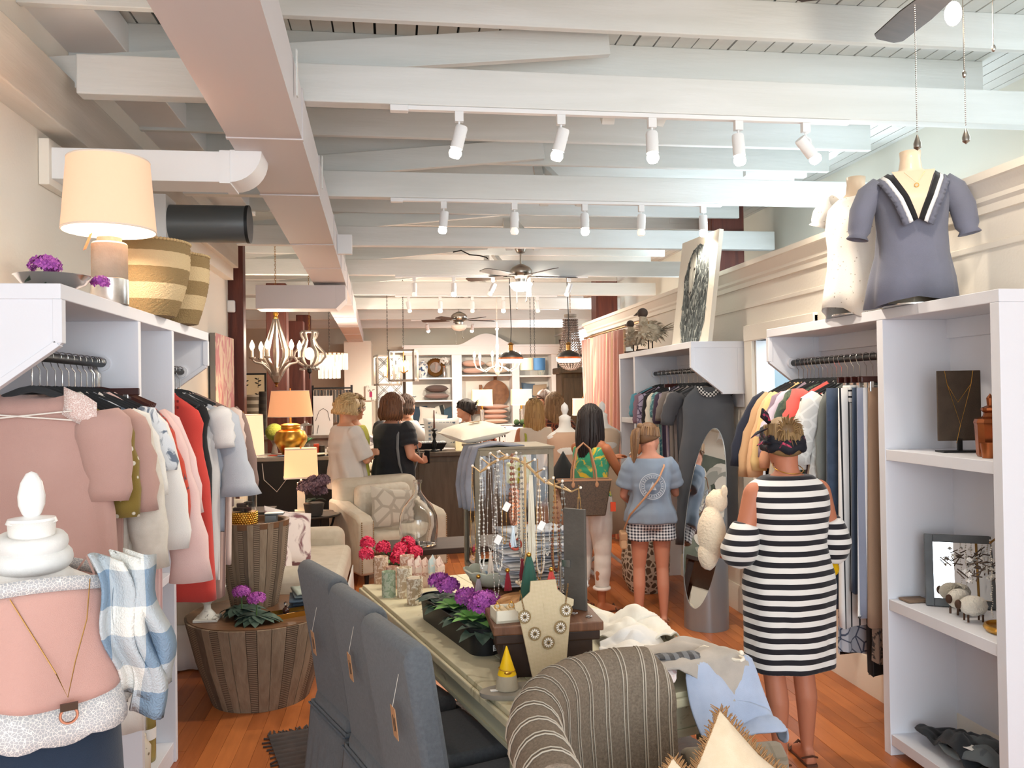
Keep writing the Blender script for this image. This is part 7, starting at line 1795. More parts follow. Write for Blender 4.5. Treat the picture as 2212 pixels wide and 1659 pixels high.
m_wood=mat('board_wood','#8b5d38',.5,0,'wood','#6b4326',6,bump=.1,bscale=30)
t=thing('round_cutting_board','large round wooden board with handle leaning in the bookcase','cutting board',bx(2.20,1.72,.42))
obj('board_disc',MB().tube([(0,-.015,0),(0,.015,0)],.33,40),m_wood,t);obj('board_handle',MB().box((-.04,-.014,.31),(.04,.014,.46)),m_wood,t,bev=.01);t.rotation_euler.x=-.12
t=thing('rectangular_cutting_board','rectangular wooden board behind the lamp in the bookcase','cutting board',bx(1.82,1.52,.44))
obj('board_slab',MB().box((-.22,-.01,-.3),(.2,.01,.28)),m_wood,t,bev=.01,smooth=0);obj('board_handle',MB().box((-.03,-.01,.28),(.05,.01,.42)),m_wood,t,smooth=0,bev=.01)
t=thing('wire_basket','grey wire footed basket of green balls in the bookcase','basket',bx(1.56,.985,.2))
obj('basket_bowl',MB().rev([(.10,.0),(.04,.06),(.04,.2),(.14,.34),(.17,.5),(.165,.5),(.13,.34)],n=24),mat('grey_wire','#5b5652',.6,.3),t)
for k in range(5):obj('green_ball',MB().sph((.08*cos(k*1.26),.08*sin(k*1.26),.54+.03*(k==0)),.07,10,8),m_leafg,t)
# ================================================================ FAR FURNITURE AND LAMPS
t=thing('console_table','tall pale console carrying lamps and boxwood balls before the bookcase','table',(1.75,13.1,0))
obj('table_top',MB().box((-.75,-.25,1.14),(.85,.25,1.19)),m_white,t,smooth=0,bev=.006)
for x in (-.7,.8):
 for y in (-.2,.2):obj('table_leg',MB().box((x-.03,y-.03,0),(x+.03,y+.03,1.14)),m_white,t,smooth=0)
for x,lab in ((1.35,'glass column lamp with cream box shade on the console, beneath the box lantern side'),(1.98,'glass column lamp with cream box shade on the console behind the blonde woman')):
 shade_lamp('table_lamp',lab,(x,13.05,1.19),(.345,.585,.16,.155,.55),[('lamp_base',MB().tube([(0,0,.02),(0,0,.28)],.035,16),m_glass),('brass_foot',MB().box((-.06,-.06,0),(.06,.06,.02)),m_gold),('brass_neck',MB().tube([(0,0,.28),(0,0,.36)],.014,10),m_gold)],'#f6d193',12,emit=.75)
t=thing('boxwood_tray','row of green boxwood balls in a long tray on the console','tray',(2.12,12.92,1.19))
obj('tray',MB().box((-.30,-.07,0),(.28,.07,.03)),m_iron,t,smooth=0)
for k in range(6):b=MB().sph((0,0,0),.048,12,9);[b.v.__setitem__(i,v*(1+.12*nz(v,60,k))) for i,v in enumerate(b.v)];obj('boxwood_ball',b,mat('moss','#2f4426',.9),t,loc=(-.24+.095*k,0,.07))
t=thing('serving_stand','dark wooden end table under the pink shaded lamp by the curtain','table',(2.78,12.2,0))
obj('table_top',MB().box((-.2,-.2,.97),(.2,.2,1.0)),m_risd,t,smooth=0)
for x in (-.17,.17):
 for y in (-.17,.17):obj('table_leg',MB().box((x-.02,y-.02,0),(x+.02,y+.02,.97)),m_risd,t,smooth=0)
shade_lamp('table_lamp','lamp with pale pink box shade next to the pink curtain',(2.76,12.1,1.0),(.38,.62,.14,.135,.6),[('lamp_base',MB().rev([(.05,0),(.05,.02),(.015,.04),(.03,.15),(.015,.3),(.01,.4)],n=20),m_gold)],'#f3bd98',6,emit=.6)
shade_lamp('table_lamp','distant small lamp with flared cream shade past the armoire side',(2.62,14.6,1.05),(.36,.52,.22,.15,'round'),[('lamp_base',MB().rev([(.07,0),(.08,.1),(.03,.25),(.01,.38)],n=20),m_iron)],'#f0c890',8,emit=.6)
t=thing('bedside_chest','white chest beneath the distant flared shade lamp','chest',(2.62,14.6,0))
obj('chest_body',MB().box((-.3,-.22,0),(.3,.22,1.05)),m_white,t,bev=.008,smooth=0)
for k in range(3):dd=obj('drawer',MB().box((-.26,-.235,.12+.3*k),(.26,-.22,.38+.3*k)),m_white,t,bev=.004,smooth=0);obj('knob',MB().sph((0,-.245,.25+.3*k),.015,8,6),m_iron,dd)
t=thing('armoire','dark brown wooden armoire against the far right side','armoire',(3.32,14.6,0))
mA=mat('armoire_wood','#57452f',.6,0,'wood','#3f3120',5,stretch=(4,4,.5),bump=.2,bscale=30)
obj('armoire_body',MB().box((-.42,-.25,.08),(.42,.28,2.05)),mA,t,bev=.008,smooth=0);obj('armoire_cornice',MB().box((-.48,-.32,2.05),(.48,.3,2.16)),mA,t,bev=.02,smooth=0)
for s_ in (-1,1):dd=obj('armoire_door',MB().box((min(s_*.01,s_*.39),-.275,.2),(max(s_*.01,s_*.39),-.25,1.98)),mA,t,bev=.01,smooth=0);obj('knob',MB().sph((s_*.05,-.29,1.1),.018,8,6),m_brass,dd)
t=thing('wooden_chair','small dark chair turned upside on top of the armoire','chair',(3.2,14.5,2.16),.3)
obj('seat',MB().box((-.2,-.2,.22),(.2,.2,.26)),m_risd,t,smooth=0)
for x in (-.18,.18):
 for y in (-.18,.18):obj('leg',MB().tube([(x,y,.22),(x*1.15,y*1.15,0)],.018,8),m_risd,t)
obj('chair_back',MB().tube([(-.18,.18,.26),(-.2,.24,.5),(.2,.24,.5),(.18,.18,.26)],.018,8),m_risd,t)
t=thing('lattice_panel','tall wooden lattice mirror panel beside the bookcase','panel',(-.46,YB-.1,1.0))
obj('mirror_back',MB().box((0,.02,0),(.66,.035,1.68)),mat('dull_mirror','#b8b4ac',.2,.6),t,smooth=0)
for s_ in (0,.63):obj('frame_rail',MB().box((s_,-.01,0),(s_+.03,.03,1.68)),m_grey,t,smooth=0)
for k in range(5):
 for c in range(2):
  for s_ in (-1,1):
   for q in (0,.05):x=.04+.30*c;z=.02+.33*k+q;obj('lattice_slat',MB().beam((x if s_>0 else x+.28,0,z),(x+.28 if s_>0 else x,0,z+.28),.012,.028,(0,1,0)),m_grey,t,smooth=0)
t=thing('small_picture','small framed church picture below the box lantern','picture',(-.68,YB-1.46,1.60))
obj('picture_board',MB().box((0,0,0),(.24,.02,.34)),mat('picture_print','#dcd8cf',.7,0,'patch','#7d756b',12,thr=.6),t,smooth=0)
obj('picture_door',MB().box((.09,-.006,.08),(.15,0,.2)),mat('magenta','#a02c5a',.7),t,smooth=0)
t=thing('botanical_print','framed botanical print of four sprigs in the side bay','picture',(-2.55,14.0,1.55),.0)
obj('print_frame',MB().box((0,0,0),(.45,.03,.56)),m_black,t,smooth=0);obj('print_paper',MB().box((.03,-.006,.03),(.42,0,.53)),mat('aged_paper','#dccca8',.8),t,smooth=0)
b=MB()
for cx in (.12,.32):
 for cz in (.15,.40):
  b.tube([(cx,-.008,cz-.08),(cx+.01,-.008,cz+.08)],.004,4)
  for k in range(4):leaf_mb(b,(cx,-.008,cz-.05+.035*k),((-1)**k,0,.4),.06,.012,0,V((0,1,0)))
obj('botanical_sprigs',b,m_ink,t,smooth=0,kind='stuff')
t=thing('sample_rack','black rack of hanging fabric samples at the back of the side bay','rack',(-1.55,16.0,0))
for x in (0,.72):obj('rack_post',MB().box((x-.02,-.02,0),(x+.02,.02,1.92)),m_black,t,smooth=0)
obj('rack_bar',MB().box((-.02,-.015,1.85),(.74,.015,1.88)),m_black,t,smooth=0)
for k in range(24):
 c=['#b9b0a2','#8c8a86','#d3cbbf','#6f7478','#a59a8c','#4f5255'][k%6]
 obj('fabric_sample',MB().box((.02+.029*k,-.16,1.22),(.04+.029*k,.16,1.83)),cloth(c),t,smooth=0)
t=thing('line_drawing_canvas','white canvas with a simple line drawing behind the gold lamp','picture',(-1.17,12.12,1.162))
obj('canvas',MB().box((0,0,0),(.27,.02,.56)),m_card,t,smooth=0)
obj('line_drawing',MB().tube([(.03,-.004,.2),(.08,-.004,.34),(.14,-.004,.38),(.2,-.004,.34),(.23,-.004,.2)],.003,4).tube([(.05,-.004,.02),(.07,-.004,.14)],.003,4),m_ink,t,kind='stuff')
t=thing('side_sideboard','low grey sideboard in the side bay holding pictures and pots','sideboard',(-1.9,12.3,0))
obj('sideboard_body',MB().box((-.9,-.2,.05),(1.2,.25,1.12)),m_grey,t,bev=.006,smooth=0);obj('sideboard_top',MB().box((-.95,-.25,1.12),(1.25,.28,1.16)),m_grey,t,smooth=0)
t=thing('lucite_box','clear lidded glass canister on the grey sideboard','canister',(-1.28,11.95+.2,1.16));obj('canister_glass',MB().rev([(.09,0),(.1,.14),(.08,.16),(.02,.18),(.02,.21),(0,.21)],n=24),m_glass,t)
for i,(x,lab) in enumerate(((-2.2,'rolled striped rug standing in the side bay'),(-2.05,'rolled grey rug leaning by the striped rug'))):
 t=obj('rolled_rug',MB().tube([(0,0,0),(.02,.08,1.75+.05*i)],.11-.05*i,20),cloth(['#b7ab98','#2b2622'][i],['#6e6253','#3a332d'][i],'stripez',9),loc=(x,13.1,0));tag(t,lab,'rug')
# ================================================================ CHECKOUT DESK AND COUNTER
t=thing('checkout_desk','black front checkout desk with pale top behind the sofa','desk',(0,0,0))
obj('desk_front',MB().box((-1.52,9.0,0),(-.62,9.03,1.04)),m_black,t,smooth=0);obj('desk_body',MB().box((-1.52,9.03,0),(-.62,9.6,1.04)),m_grey,t,smooth=0)
obj('desk_top',MB().box((-1.55,8.96,1.04),(-.60,9.65,1.08)),mat('pale_stone_top','#9c958b',.3),t,bev=.004,smooth=0)
obj('desk_return',MB().prism([(-.62,9.0),(-.40,10.6),(-.9,10.6),(-.9,9.6)],0,1.06,'z'),mat('pale_grey_panel','#8f887e',.5),t,smooth=0)
obj('power_cord',MB().tube([(-1.4,8.99,1.02),(-1.38,8.97,.85),(-1.25,8.97,.72),(-1.15,8.97,.85),(-1.05,8.98,1.03)],.004,5),m_card,t)
shade_lamp('table_lamp','large hammered gold urn lamp with tapered shade on the checkout desk',(-1.14,9.28,1.08),(.42,.70,.24,.20,'round'),[('lamp_base',MB().rev([(.05,0),(.09,.01),(.12,.06),(.175,.15),(.178,.20),(.15,.26),(.10,.285),(.105,.30),(.10,.315),(.11,.33),(.07,.345),(.0,.35)],n=40),m_gold),('lamp_neck',MB().tube([(0,0,.34),(0,0,.44)],.012,10),m_gold)],'#eba878',14,emit=.5)
rnd=random.Random(3)
for i in range(9):
 c=['#e9e4da','#c7c0b4','#d7573f','#8fb0c9','#efe9df','#3b3b3d','#cfc4b0','#e6dccb','#7a6a58'][i]
 tag(obj('paper',MB().box((-.1,-.07,0),(.1,.07,.004+.004*(i%3))),mat('paper'+c,c,.8),loc=(-1.45+.1*i,9.06+.04*(i%3),1.082+.009*(i//3)),rz=rnd.uniform(-.7,.7),smooth=0),['white papers under the gold lamp rim','grey folder on the desk','red brochure on the desk','pale blue brochure on the desk','cream receipt sheets on the desk','black notebook on the desk','beige swatch card on the desk','ivory envelope on the desk','brown swatch book on the desk'][i],'paper','papers on the checkout desk')
for i,(x,c,lab) in enumerate(((-.86,'#c8462f','small orange red candle tin on the checkout desk'),(-.80,'#2c2420','dark brown candle jar on the checkout desk'),(-.72,'#e8e2d8','white cup on the checkout desk'))):
 tag(obj('tin',MB().rev([(.03,0),(.03,.12-.02*i),(0,.12-.02*i)],n=20),mat('tin'+c,c,.5),loc=(x,9.2,1.081)),lab,'jar')
t=thing('succulent_pot','spiky green succulent in a pot behind the gold lamp','plant',(-1.02,9.55,1.081));obj('pot',MB().rev([(.04,0),(.06,.1),(0,.09)],n=18),m_grey,t)
b=MB();[leaf_mb(b,(0,0,.09),(cos(i*2.4),sin(i*2.4),.9),.16,.018,.15) for i in range(14)];obj('spiky_leaves',b,mat('deep_green','#2c6b3a',.5),t,smooth=180)
t=thing('moss_ball','green moss ball on a stand behind the gold lamp','plant',(-1.35,9.55,1.081));obj('stand',MB().rev([(.04,0),(.02,.1),(.05,.16)],n=16),m_grey,t);obj('moss',MB().sph((0,0,.24),.1,16,12),mat('moss2','#76802f',.9,bump=.9,bscale=80),t)
m_cnt=mat('taupe_cabinet_wood','#6c5b4a',.6,0,'wood','#57493b',5,stretch=(4,4,.6),bump=.15,bscale=30)
t=thing('wooden_counter','taupe wooden counter cabinet behind the glass display case','counter',(0,0,0))
obj('counter_body',MB().box((.19,9.25,.05),(1.28,9.65,1.03)),m_cnt,t,smooth=0,bev=.006);obj('counter_top',MB().box((.15,9.2,1.03),(1.32,9.7,1.08)),m_cnt,t,smooth=0,bev=.008)
for k in range(2):dd=obj('counter_door',MB().box((.24+.52*k,9.235,.12),(.72+.52*k,9.25,.97)),m_cnt,t,smooth=0,bev=.006);obj('door_knob',MB().sph((.68+.1*k,9.22,.6),.014,8,6),m_brass,dd)
t=thing('metal_trough','rusty metal trough of white pebbles on the wooden counter','tray',(.36,9.42,1.081))
obj('trough',MB().loft([[(-.16,-.07,.02),(.16,-.07,.02),(.16,.07,.02),(-.16,.07,.02)],[(-.20,-.09,.09),(.20,-.09,.09),(.20,.09,.09),(-.20,.09,.09)]]),m_iron,t,smooth=0)
b=MB();[b.sph((rnd.uniform(-.18,.18),rnd.uniform(-.08,.08),.095),.014,6,4) for _ in range(70)];obj('pebbles',b,m_card,t,kind='stuff')
for x in (-.14,.14):obj('trough_foot',MB().box((x-.01,-.05,0),(x+.01,.05,.02)),m_iron,t,smooth=0)
t=thing('candlestick','dark candlestick with a brown taper candle on the counter','candlestick',(.42,9.30,1.081))
obj('stick_stem',MB().rev([(.05,0),(.05,.01),(.015,.03),(.03,.09),(.012,.14),(.025,.19),(.01,.22),(.045,.24),(.012,.26)],n=20),m_iron,t);obj('taper',MB().tube([(0,0,.25),(0,0,.46)],[.011,.006],12),mat('brown_wax','#6b3a26',.5),t)
pl=pillow('word_print_pillow','large white pillow with rows of blue grey print on the counter',(.52,9.58,1.27),.42,.36,.12,cloth('#e9e7e0'),(1.4,0,.1))
b=MB();rnd2=random.Random(8)
for r_ in range(6):
 x=-.16
 while x<.15:w=rnd2.uniform(.012,.045);b.box((x,-.12+.045*r_,.058-abs(r_-2.5)*.006-abs(x)*.05),(x+w,-.10+.045*r_,.061-abs(r_-2.5)*.006-abs(x)*.05));x+=w+.012
obj('print_rows',b,mat('print_blue','#7c8c9c',.9),pl,smooth=0,kind='stuff')
tag(obj('pillar_candle',MB().rev([(.06,0),(.062,.16),(.055,.165),(0,.15)],n=28),mat('lit_ivory_wax','#f7dfa8',.6,emit=.5),loc=(.72,9.34,1.081)),'glowing ivory pillar candle on the counter','candle')
t=thing('earring_rack','wooden T stand hung with dark earrings on the counter','display stand',(1.16,9.34,1.081))
obj('rack_post',MB().tube([(0,0,0),(0,0,.24)],.008,8),m_aged,t);obj('rack_bar',MB().box((-.07,-.008,.235),(.07,.008,.255)),m_aged,t,smooth=0);obj('rack_base',MB().box((-.05,-.04,0),(.05,.04,.012)),m_aged,t,smooth=0)
for k in range(5):obj('hanging_earring',MB().tube([(-.06+.03*k,-.01,.235),(-.06+.03*k,-.01,.17)],.003,5).sph((-.06+.03*k,-.01,.155),(.008,.004,.016),8,6),m_iron,t)
for i,(x,y) in enumerate(((1.3,10.1),(.95,10.6))):
 pass
t=thing('rattan_bench','low bench with fringed pillows behind the armchair','bench',(-.14,9.75,0));obj('bench_seat',MB().box((-.30,-.22,.55),(.22,.22,.62)),m_cnt,t,smooth=0)
for x in (-.25,.17):obj('bench_leg',MB().box((x-.02,-.2,0),(x+.02,.2,.55)),m_cnt,t,smooth=0)
m_zb=cloth('#e8ddc8','#2c2321','stripez',9,thr=.82)
for i,z in enumerate((.72,.90)):pillow('zebra_fringe_pillow',['lower','upper'][i]+' cream pillow with black wavy bands and fringe on the low bench',(-.16,9.68,z),.44,.36,.18,cloth('#e8ddc8','#2c2321','wave',2.2,thr=.35),(.1,.05*i,.1*i),trim=mat('cream_fringe','#e9dcc3',.9),trimw=.05)
t=thing('loveseat','pale grey sofa with a floral pillow in the far middle','sofa',(-.30,12.3,0));fluff((-.35,-.1,.0),(.45,.3,.95),m_linen,t,'sofa_back',.08);fluff((-.35,-.5,.2),(.45,.1,.5),m_linen,t,'seat_cushion',.06)
pillow('floral_pillow','black and white floral pillow on the far grey sofa',(-.42,11.95,.98),.40,.40,.13,cloth('#cfcac4','#5c5558','patch',9,thr=.5),(1.3,.4,0))
# ================================================================ CURTAIN, RAIL, WALL THINGS ON THE PARTITION
t=thing('curtain','dusty pink striped curtain hanging over the fitting room opening','curtain',(2.55,0,0))
b=MB()
def cg(u,v):
 y=9.0+2.0*u*(1-.12*v);amp=.035+.02*v;return (amp*sin(u*76+.6*sin(v*3))-.06*v*sin(u*PI)-.02,y-.25*v*(u-.5),2.42-2.38*v)
b.grid(cg,220,24);obj('curtain_cloth',b,cloth('#c9958a','#e6c7a6','stripey',5,thr=.16),t,solid=.006,smooth=180)
rr_=thing('curtain_rod','brass curtain rod with a cup finial on the partition','curtain rod',(2.55,0,0));obj('rod',MB().tube([(0,8.2,2.45),(0,11.0,2.45)],.014,12),m_brass,rr_)
obj('rod_finial',MB().rev([(.0,0),(.03,.02),(.022,.04),(.045,.12),(.042,.13),(0,.1)],(0,8.12,2.30),20),m_brass,rr_)
for y in (8.35,10.95):obj('rod_bracket',MB().tube([(0,y,2.45),(.07,y,2.42)],.01,8),m_brass,rr_)
tag(obj('curtain_holdback',MB().sph((0,0,0),(.03,.09,.11),18,10).tube([(0,0,0),(.13,0,0)],.012,8),mat('dark_bronze','#3b332d',.5,.4),loc=(2.5,8.86,1.87)),'dark oval holdback on the partition next to the cabinet tower','holdback')
t=thing('pink_painting','tall abstract pink floral canvas on the left wall','painting',(XL+.02,8.12,1.30))
obj('canvas_edge',MB().box((0,-.42,0),(.045,.42,1.0)),mat('grey_edge','#8a8682',.7),t,smooth=0)
obj('painted_face',MB().box((.045,-.42,0),(.05,.42,1.0)),mat('pink_abstract','#e8d2bc',.8,0,'patch','#d18f92',5,thr=.52,stretch=(1,2,.8)),t,smooth=0)
SPN=thing('sheep_painting','canvas painting of a shaggy grey sheep leaning on the cabinet top','painting',(2.30,6.30,2.092));SPN.rotation_euler=(0,.13,.11)
obj('canvas',MB().box((0,-.33,0),(.035,.30,.86)),mat('primed_canvas','#e9e2d3',.85,bump=.2,bscale=400),SPN,smooth=0)
b=MB();rnd=random.Random(6)
def inside(y,z):
 c=.02+.0*z;hw=.205*min(1,(z+.12)/.28)**.5 if z<.5 else .205*math.sqrt(max(0,1-((z-.5)/.30)**2))
 return abs(y+.03)<hw and 0<=z<.80
m_str=[mat('paint_%d'%i,c,.8) for i,c in enumerate(('#3c4142','#5d6464','#7f8684','#a4aaa5'))]
groups=[MB() for _ in range(4)]
for i in range(900):
 y=rnd.uniform(-.25,.2);z=rnd.uniform(0,.8)
 if not inside(y,z):continue
 g_=rnd.randrange(4);L=rnd.uniform(.03,.06);w=rnd.uniform(.005,.010);xx=-.001-i*.000004;d_=rnd.uniform(-.3,.3)
 z1=max(0.001,z-L)
 groups[g_].add([(xx,y-w,z),(xx,y+w,z),(xx,y+w*.6+d_*L,(z+z1)/2),(xx,y+d_*L*1.4,z1),(xx,y-w*.6+d_*L,(z+z1)/2)],[(0,1,2,3,4)])
bg_=MB();ol=[]
for i in range(40):a=2*PI*i/40;
ol=[(-.03-.15,.001)]+[(-.03-.205*min(1,(z+.12)/.28)**.5 if z<.5 else -.03-.205*math.sqrt(max(0,1-((z-.5)/.30)**2)),z) for z in [k*.04 for k in range(1,20)]]+[(-.03,.80)]+[(-.03+.205*min(1,(z+.12)/.28)**.5 if z<.5 else -.03+.205*math.sqrt(max(0,1-((z-.5)/.30)**2)),z) for z in [k*.04 for k in range(19,0,-1)]]+[(.12,.001)]
bg_.prism(ol,-.0012,-.0002,'x');obj('painted_body',bg_,m_str[1],SPN,smooth=0)
for g_,m_ in zip(groups,m_str):obj('brush_strokes',g_,m_,SPN,smooth=0,kind='stuff')
face=[(-.03,.74),(.03,.72),(.05,.64),(.045,.52),(.02,.40),(.0,.36),(-.02,.40),(-.055,.55),(-.06,.66)]
obj('painted_face',MB().prism([(y+.045,z) for y,z in face],-.008,-.006,'x'),mat('sheep_face','#b9b8ae',.8,0,'wood','#6f716c',8,stretch=(1,6,1)),SPN,smooth=0)
obj('painted_eye',MB().sph((-.009,.04-.035,.60),(.002,.014,.012),8,6).sph((-.009,.085,.62),(.002,.008,.010),8,6),m_ink,SPN,kind='stuff')
obj('painted_muzzle',MB().tube([(-.009,.03,.42),(-.009,.045,.395),(-.009,.06,.42)],.004,5),m_ink,SPN)
obj('painted_ear',MB().prism([(.13,.62),(.17,.56),(.175,.50),(.14,.54)],-.008,-.006,'x').prism([(-.04,.60),(-.06,.56),(-.04,.54),(-.02,.57)],-.008,-.006,'x'),m_str[0],SPN,kind='stuff')
def bird(lab,p,s_,rz):
 t=thing('bird_sculpture',lab,'sculpture',p,rz);rnd=random.Random(int(s_*100))
 mfe=cloth('#d8cbb5','#b9a98f',scale=40)
 obj('bird_body',MB().sph((0,0,.13*s_),(.10*s_,.07*s_,.065*s_),18,12),mfe,t,smooth=180)
 b=MB()
 for i in range(110):
  a=rnd.uniform(0,2*PI);h=rnd.uniform(-.7,1);q=math.sqrt(1-h*h);d=V((q*cos(a),q*sin(a),h));pp=V((d.x*.10,d.y*.07,.13+d.z*.065))*s_
  leaf_mb(b,pp,d+V((.5,0,-.2)),.045*s_,.014*s_,.3)
 for i in range(9):leaf_mb(b,(.08*s_,0,.14*s_),(1,rnd.uniform(-.25,.25),rnd.uniform(-.1,.45)),.15*s_,.012*s_,.05)
 obj('paper_feathers',b,mfe,t,smooth=180,kind='stuff')
 obj('bird_neck',MB().tube([(-.05*s_,0,.16*s_),(-.065*s_,0,.21*s_),(-.06*s_,0,.25*s_)],[.04*s_,.03*s_,.028*s_],14),mfe,t)
 obj('bird_head',MB().sph((-.065*s_,0,.275*s_),(.042*s_,.033*s_,.038*s_),16,10).tube([(-.10*s_,0,.275*s_),(-.145*s_,0,.262*s_)],[.016*s_,.002],10),mat('bird_brown','#4f4139',.6),t)
 for y in (-.025,.025):obj('bird_leg',MB().tube([(0,y*s_,.08*s_),(0,y*s_,.01)],.006,6),m_iron,t)
 obj('wood_base',MB().box((-.10*s_,-.05,0),(.10*s_,.05,.012)),m_risd,t,smooth=0)
bird('larger feathered bird sculpture with raised tail on the far right cabinet',(2.30,7.28,2.092),1.25,-.9)
bird('smaller feathered bird sculpture behind the larger one on the far right cabinet',(2.27,7.66,2.092),1.0,-1.1)
# ================================================================ RIGHT TOWER CONTENTS
t=thing('necklace_board','brown suede necklace board on a stand in the upper right shelf','display stand',(2.47,3.36,1.431),-.15)
mS=mat('brown_suede','#54463a',.95,0,'noise','#463a30',12,bump=.3,bscale=200)
bo=obj('suede_board',MB().box((-.095,-.006,.05),(.095,.006,.36)),mS,t,smooth=0,bev=.002);obj('board_foot',MB().box((-.09,-.04,0),(.09,.04,.006)).box((-.01,-.006,.005),(.01,.006,.06)),m_iron,t,smooth=0)
t2=thing('fine_necklaces','two fine gold chain necklaces draped on the brown board','necklace',(2.47,3.36,1.431),-.15)
for k,(z,w) in enumerate(((.10,.0),(.20,.0))):obj('gold_chain',MB().tube([(-.065,-.009,.36),(-.055,-.010,.30),(.0-.01*k,-.011,z+.02),(.05,-.010,.30),(.06,-.009,.36)],.0012,4),m_gold,t2)
obj('drop_chain',MB().tube([(0,-.011,.12),(-.02,-.012,.04)],.001,4),m_gold,t2)
m_cop=mat('copper_glaze','#a9623a',.2,.7,'wood','#6f3b22',6)
t=thing('copper_bottle','faceted copper glazed decanter at the edge of the upper right shelf','bottle',(2.42,3.10,1.431))
obj('decanter_body',MB().rev([(.05,0),(.055,.01),(.06,.13),(.064,.14),(.058,.155),(.03,.165),(.025,.18),(.035,.19),(.035,.2),(.012,.21),(.015,.24),(0,.26)],n=12),m_cop,t,smooth=20)
tag(obj('copper_cup',MB().rev([(.022,0),(.03,.06),(.026,.06),(.02,.005)],n=16),mat('copper','#a8633c',.3,.9),loc=(2.36,3.04,1.431)),'small copper cup beside the copper decanter','cup')
t=thing('framed_mirror','grey wooden framed mirror leaning in the middle right shelf','mirror',(2.50,3.40,.732),-.35);t.rotation_euler=(-.1,0,-.5)
for a,b_ in (((-.15,-.012,0),(-.115,.012,.32)),((.115,-.012,0),(.15,.012,.32)),((-.115,-.012,0),(.115,.012,.035)),((-.115,-.012,.285),(.115,.012,.32))):obj('frame_side',MB().box(a,b_),mat('grey_frame','#676b6e',.6,0,'wood','#4f5356',8),t,smooth=0,bev=.003)
obj('mirror_glass',MB().box((-.115,-.002,.035),(.115,.004,.285)),mat('mirror_silver','#f2f4f4',.01,1),t,smooth=0)
def lamb(lab,p,rz):
 t=thing('lamb_figurine',lab,'figurine',p,rz);b=MB().sph((0,0,.065),(.058,.040,.042),22,14)
 for i,v in enumerate(b.v):b.v[i]=v+V((v.x,v.y,v.z-.065)).normalized()*.004*nz(v,90)
 obj('wool_body',b,mat('cream_wool','#eee7d8',1,bump=1,bscale=120,sheen=.5),t,smooth=180)
 obj('dark_face',MB().sph((-.062,0,.07),(.014,.014,.020),10,8),mat('brown_face','#4a3020',.7),t)
 for x in (-.03,.03):
  for y in (-.018,.018):obj('leg',MB().tube([(x,y,.03),(x,y,0)],.0045,6),mat('brown_face','#4a3020',.7),t)
lamb('woolly white lamb figurine in front, on the middle right shelf',(2.40,3.20,.731),-.2)
lamb('woolly white lamb figurine behind the front one on the middle right shelf',(2.42,3.32,.731),.3)
t=thing('gold_jewellery_dish','round gold dish with a jewellery stand at the edge of the middle right shelf','dish',(2.43,3.03,.731))
obj('gold_dish',MB().rev([(.0,0),(.085,0),(.095,.015),(.09,.026),(.083,.028),(.08,.016),(0,.012)],n=40,cap=False),m_gold,t)
obj('stand_pole',MB().tube([(0,0,.01),(0,0,.40)],.006,8),m_brass,t);obj('stand_arm',MB().tube([(-.08,0,.36),(0,0,.41),(.08,0,.36)],.004,6),m_brass,t)
b=MB();rnd=random.Random(2)
for k in range(7):
 x=-.075+.025*k;L=rnd.uniform(.15,.33)
 for i in range(int(L/.009)):b.sph((x+.002*sin(i),.003*cos(i),.37-.009*i-.3*abs(x)*0),rnd.uniform(.0022,.0045),5,4)
obj('hanging_beads',b,mat('bead_crystal','#dcd8cf',.08,.3),t,smooth=180,kind='stuff')
t=thing('blossom_branch','brown twig garland with white blossoms on the middle right shelf','garland',(2.44,3.16,.93))
b=MB();b2=MB()
for k in range(30):p0=V((rnd.uniform(-.10,.08),rnd.uniform(-.04,.04),rnd.uniform(-.02,.05)));b.tube([p0,p0+V((rnd.uniform(-.05,.05),rnd.uniform(-.03,.03),rnd.uniform(-.02,.05)))],.003,4,cap=False)
for k in range(16):flower_ball(b2,(rnd.uniform(-.12,.08),rnd.uniform(-.05,.03),rnd.uniform(-.02,.07)),.008,6,.009,rnd)
obj('twigs',b,mat('twig_brown','#5f5148',.8),t,kind='stuff');obj('white_blossoms',b2,m_card,t,smooth=0,kind='stuff')
t=thing('folded_leather','small folded brown leather piece at the far corner of the middle right shelf','pouch',(2.36,3.55,.731));obj('pouch',MB().box((-.05,-.04,0),(.06,.04,.012)),mat('pouch_brown','#7b6552',.6),t,bev=.004)
for i,(dx_,c,c2,lab) in enumerate(((-.02,'#1f2328','#2f353b','black printed shirt heaped at the back of the lowest right shelf'),(.0,'#5e676c','#474f55','slate grey shirt crumpled at the front of the lowest right shelf'))):
 b=MB();drape(b,(2.45,3.30+.0*i-.1*i,.10+.012*i),.34,.62-.2*i,.11-.03*i,None,31+i,30)
 for j,v in enumerate(b.v):v.x=min(max(v.x,2.275),2.60);v.y=min(max(v.y,2.93),3.64)
 tag(obj('dark_shirt',b,cloth(c,c2,'patch',9,thr=.6),solid=.006,smooth=180),lab,'clothing')
tag(obj('paper_label',MB().cbox((0,0,0),(.05,.09,.002)),m_card,loc=(2.36,3.16,.215),rz=.3,smooth=0),'white paper label lying on the slate grey shirt','label')
t=thing('wine_bottle','pale gold glass bottle with paper label on the lowest left shelf','bottle',(-1.13,3.93,.096))
mW=mat('gold_glass','#c9b26a',.08,trans=.6,ior=1.45)
obj('bottle_glass',MB().rev([(.040,0),(.042,.01),(.042,.20),(.036,.235),(.017,.265),(.015,.32),(.018,.325),(.018,.335),(0,.335)],n=30),mW,t)
obj('paper_band',MB().rev([(.0427,.10),(.0427,.15)],n=30,cap=False),m_card,t);obj('foil_top',MB().rev([(.019,.29),(.019,.337),(0,.338)],n=20),mat('rose_foil','#9c7352',.35,.6),t)
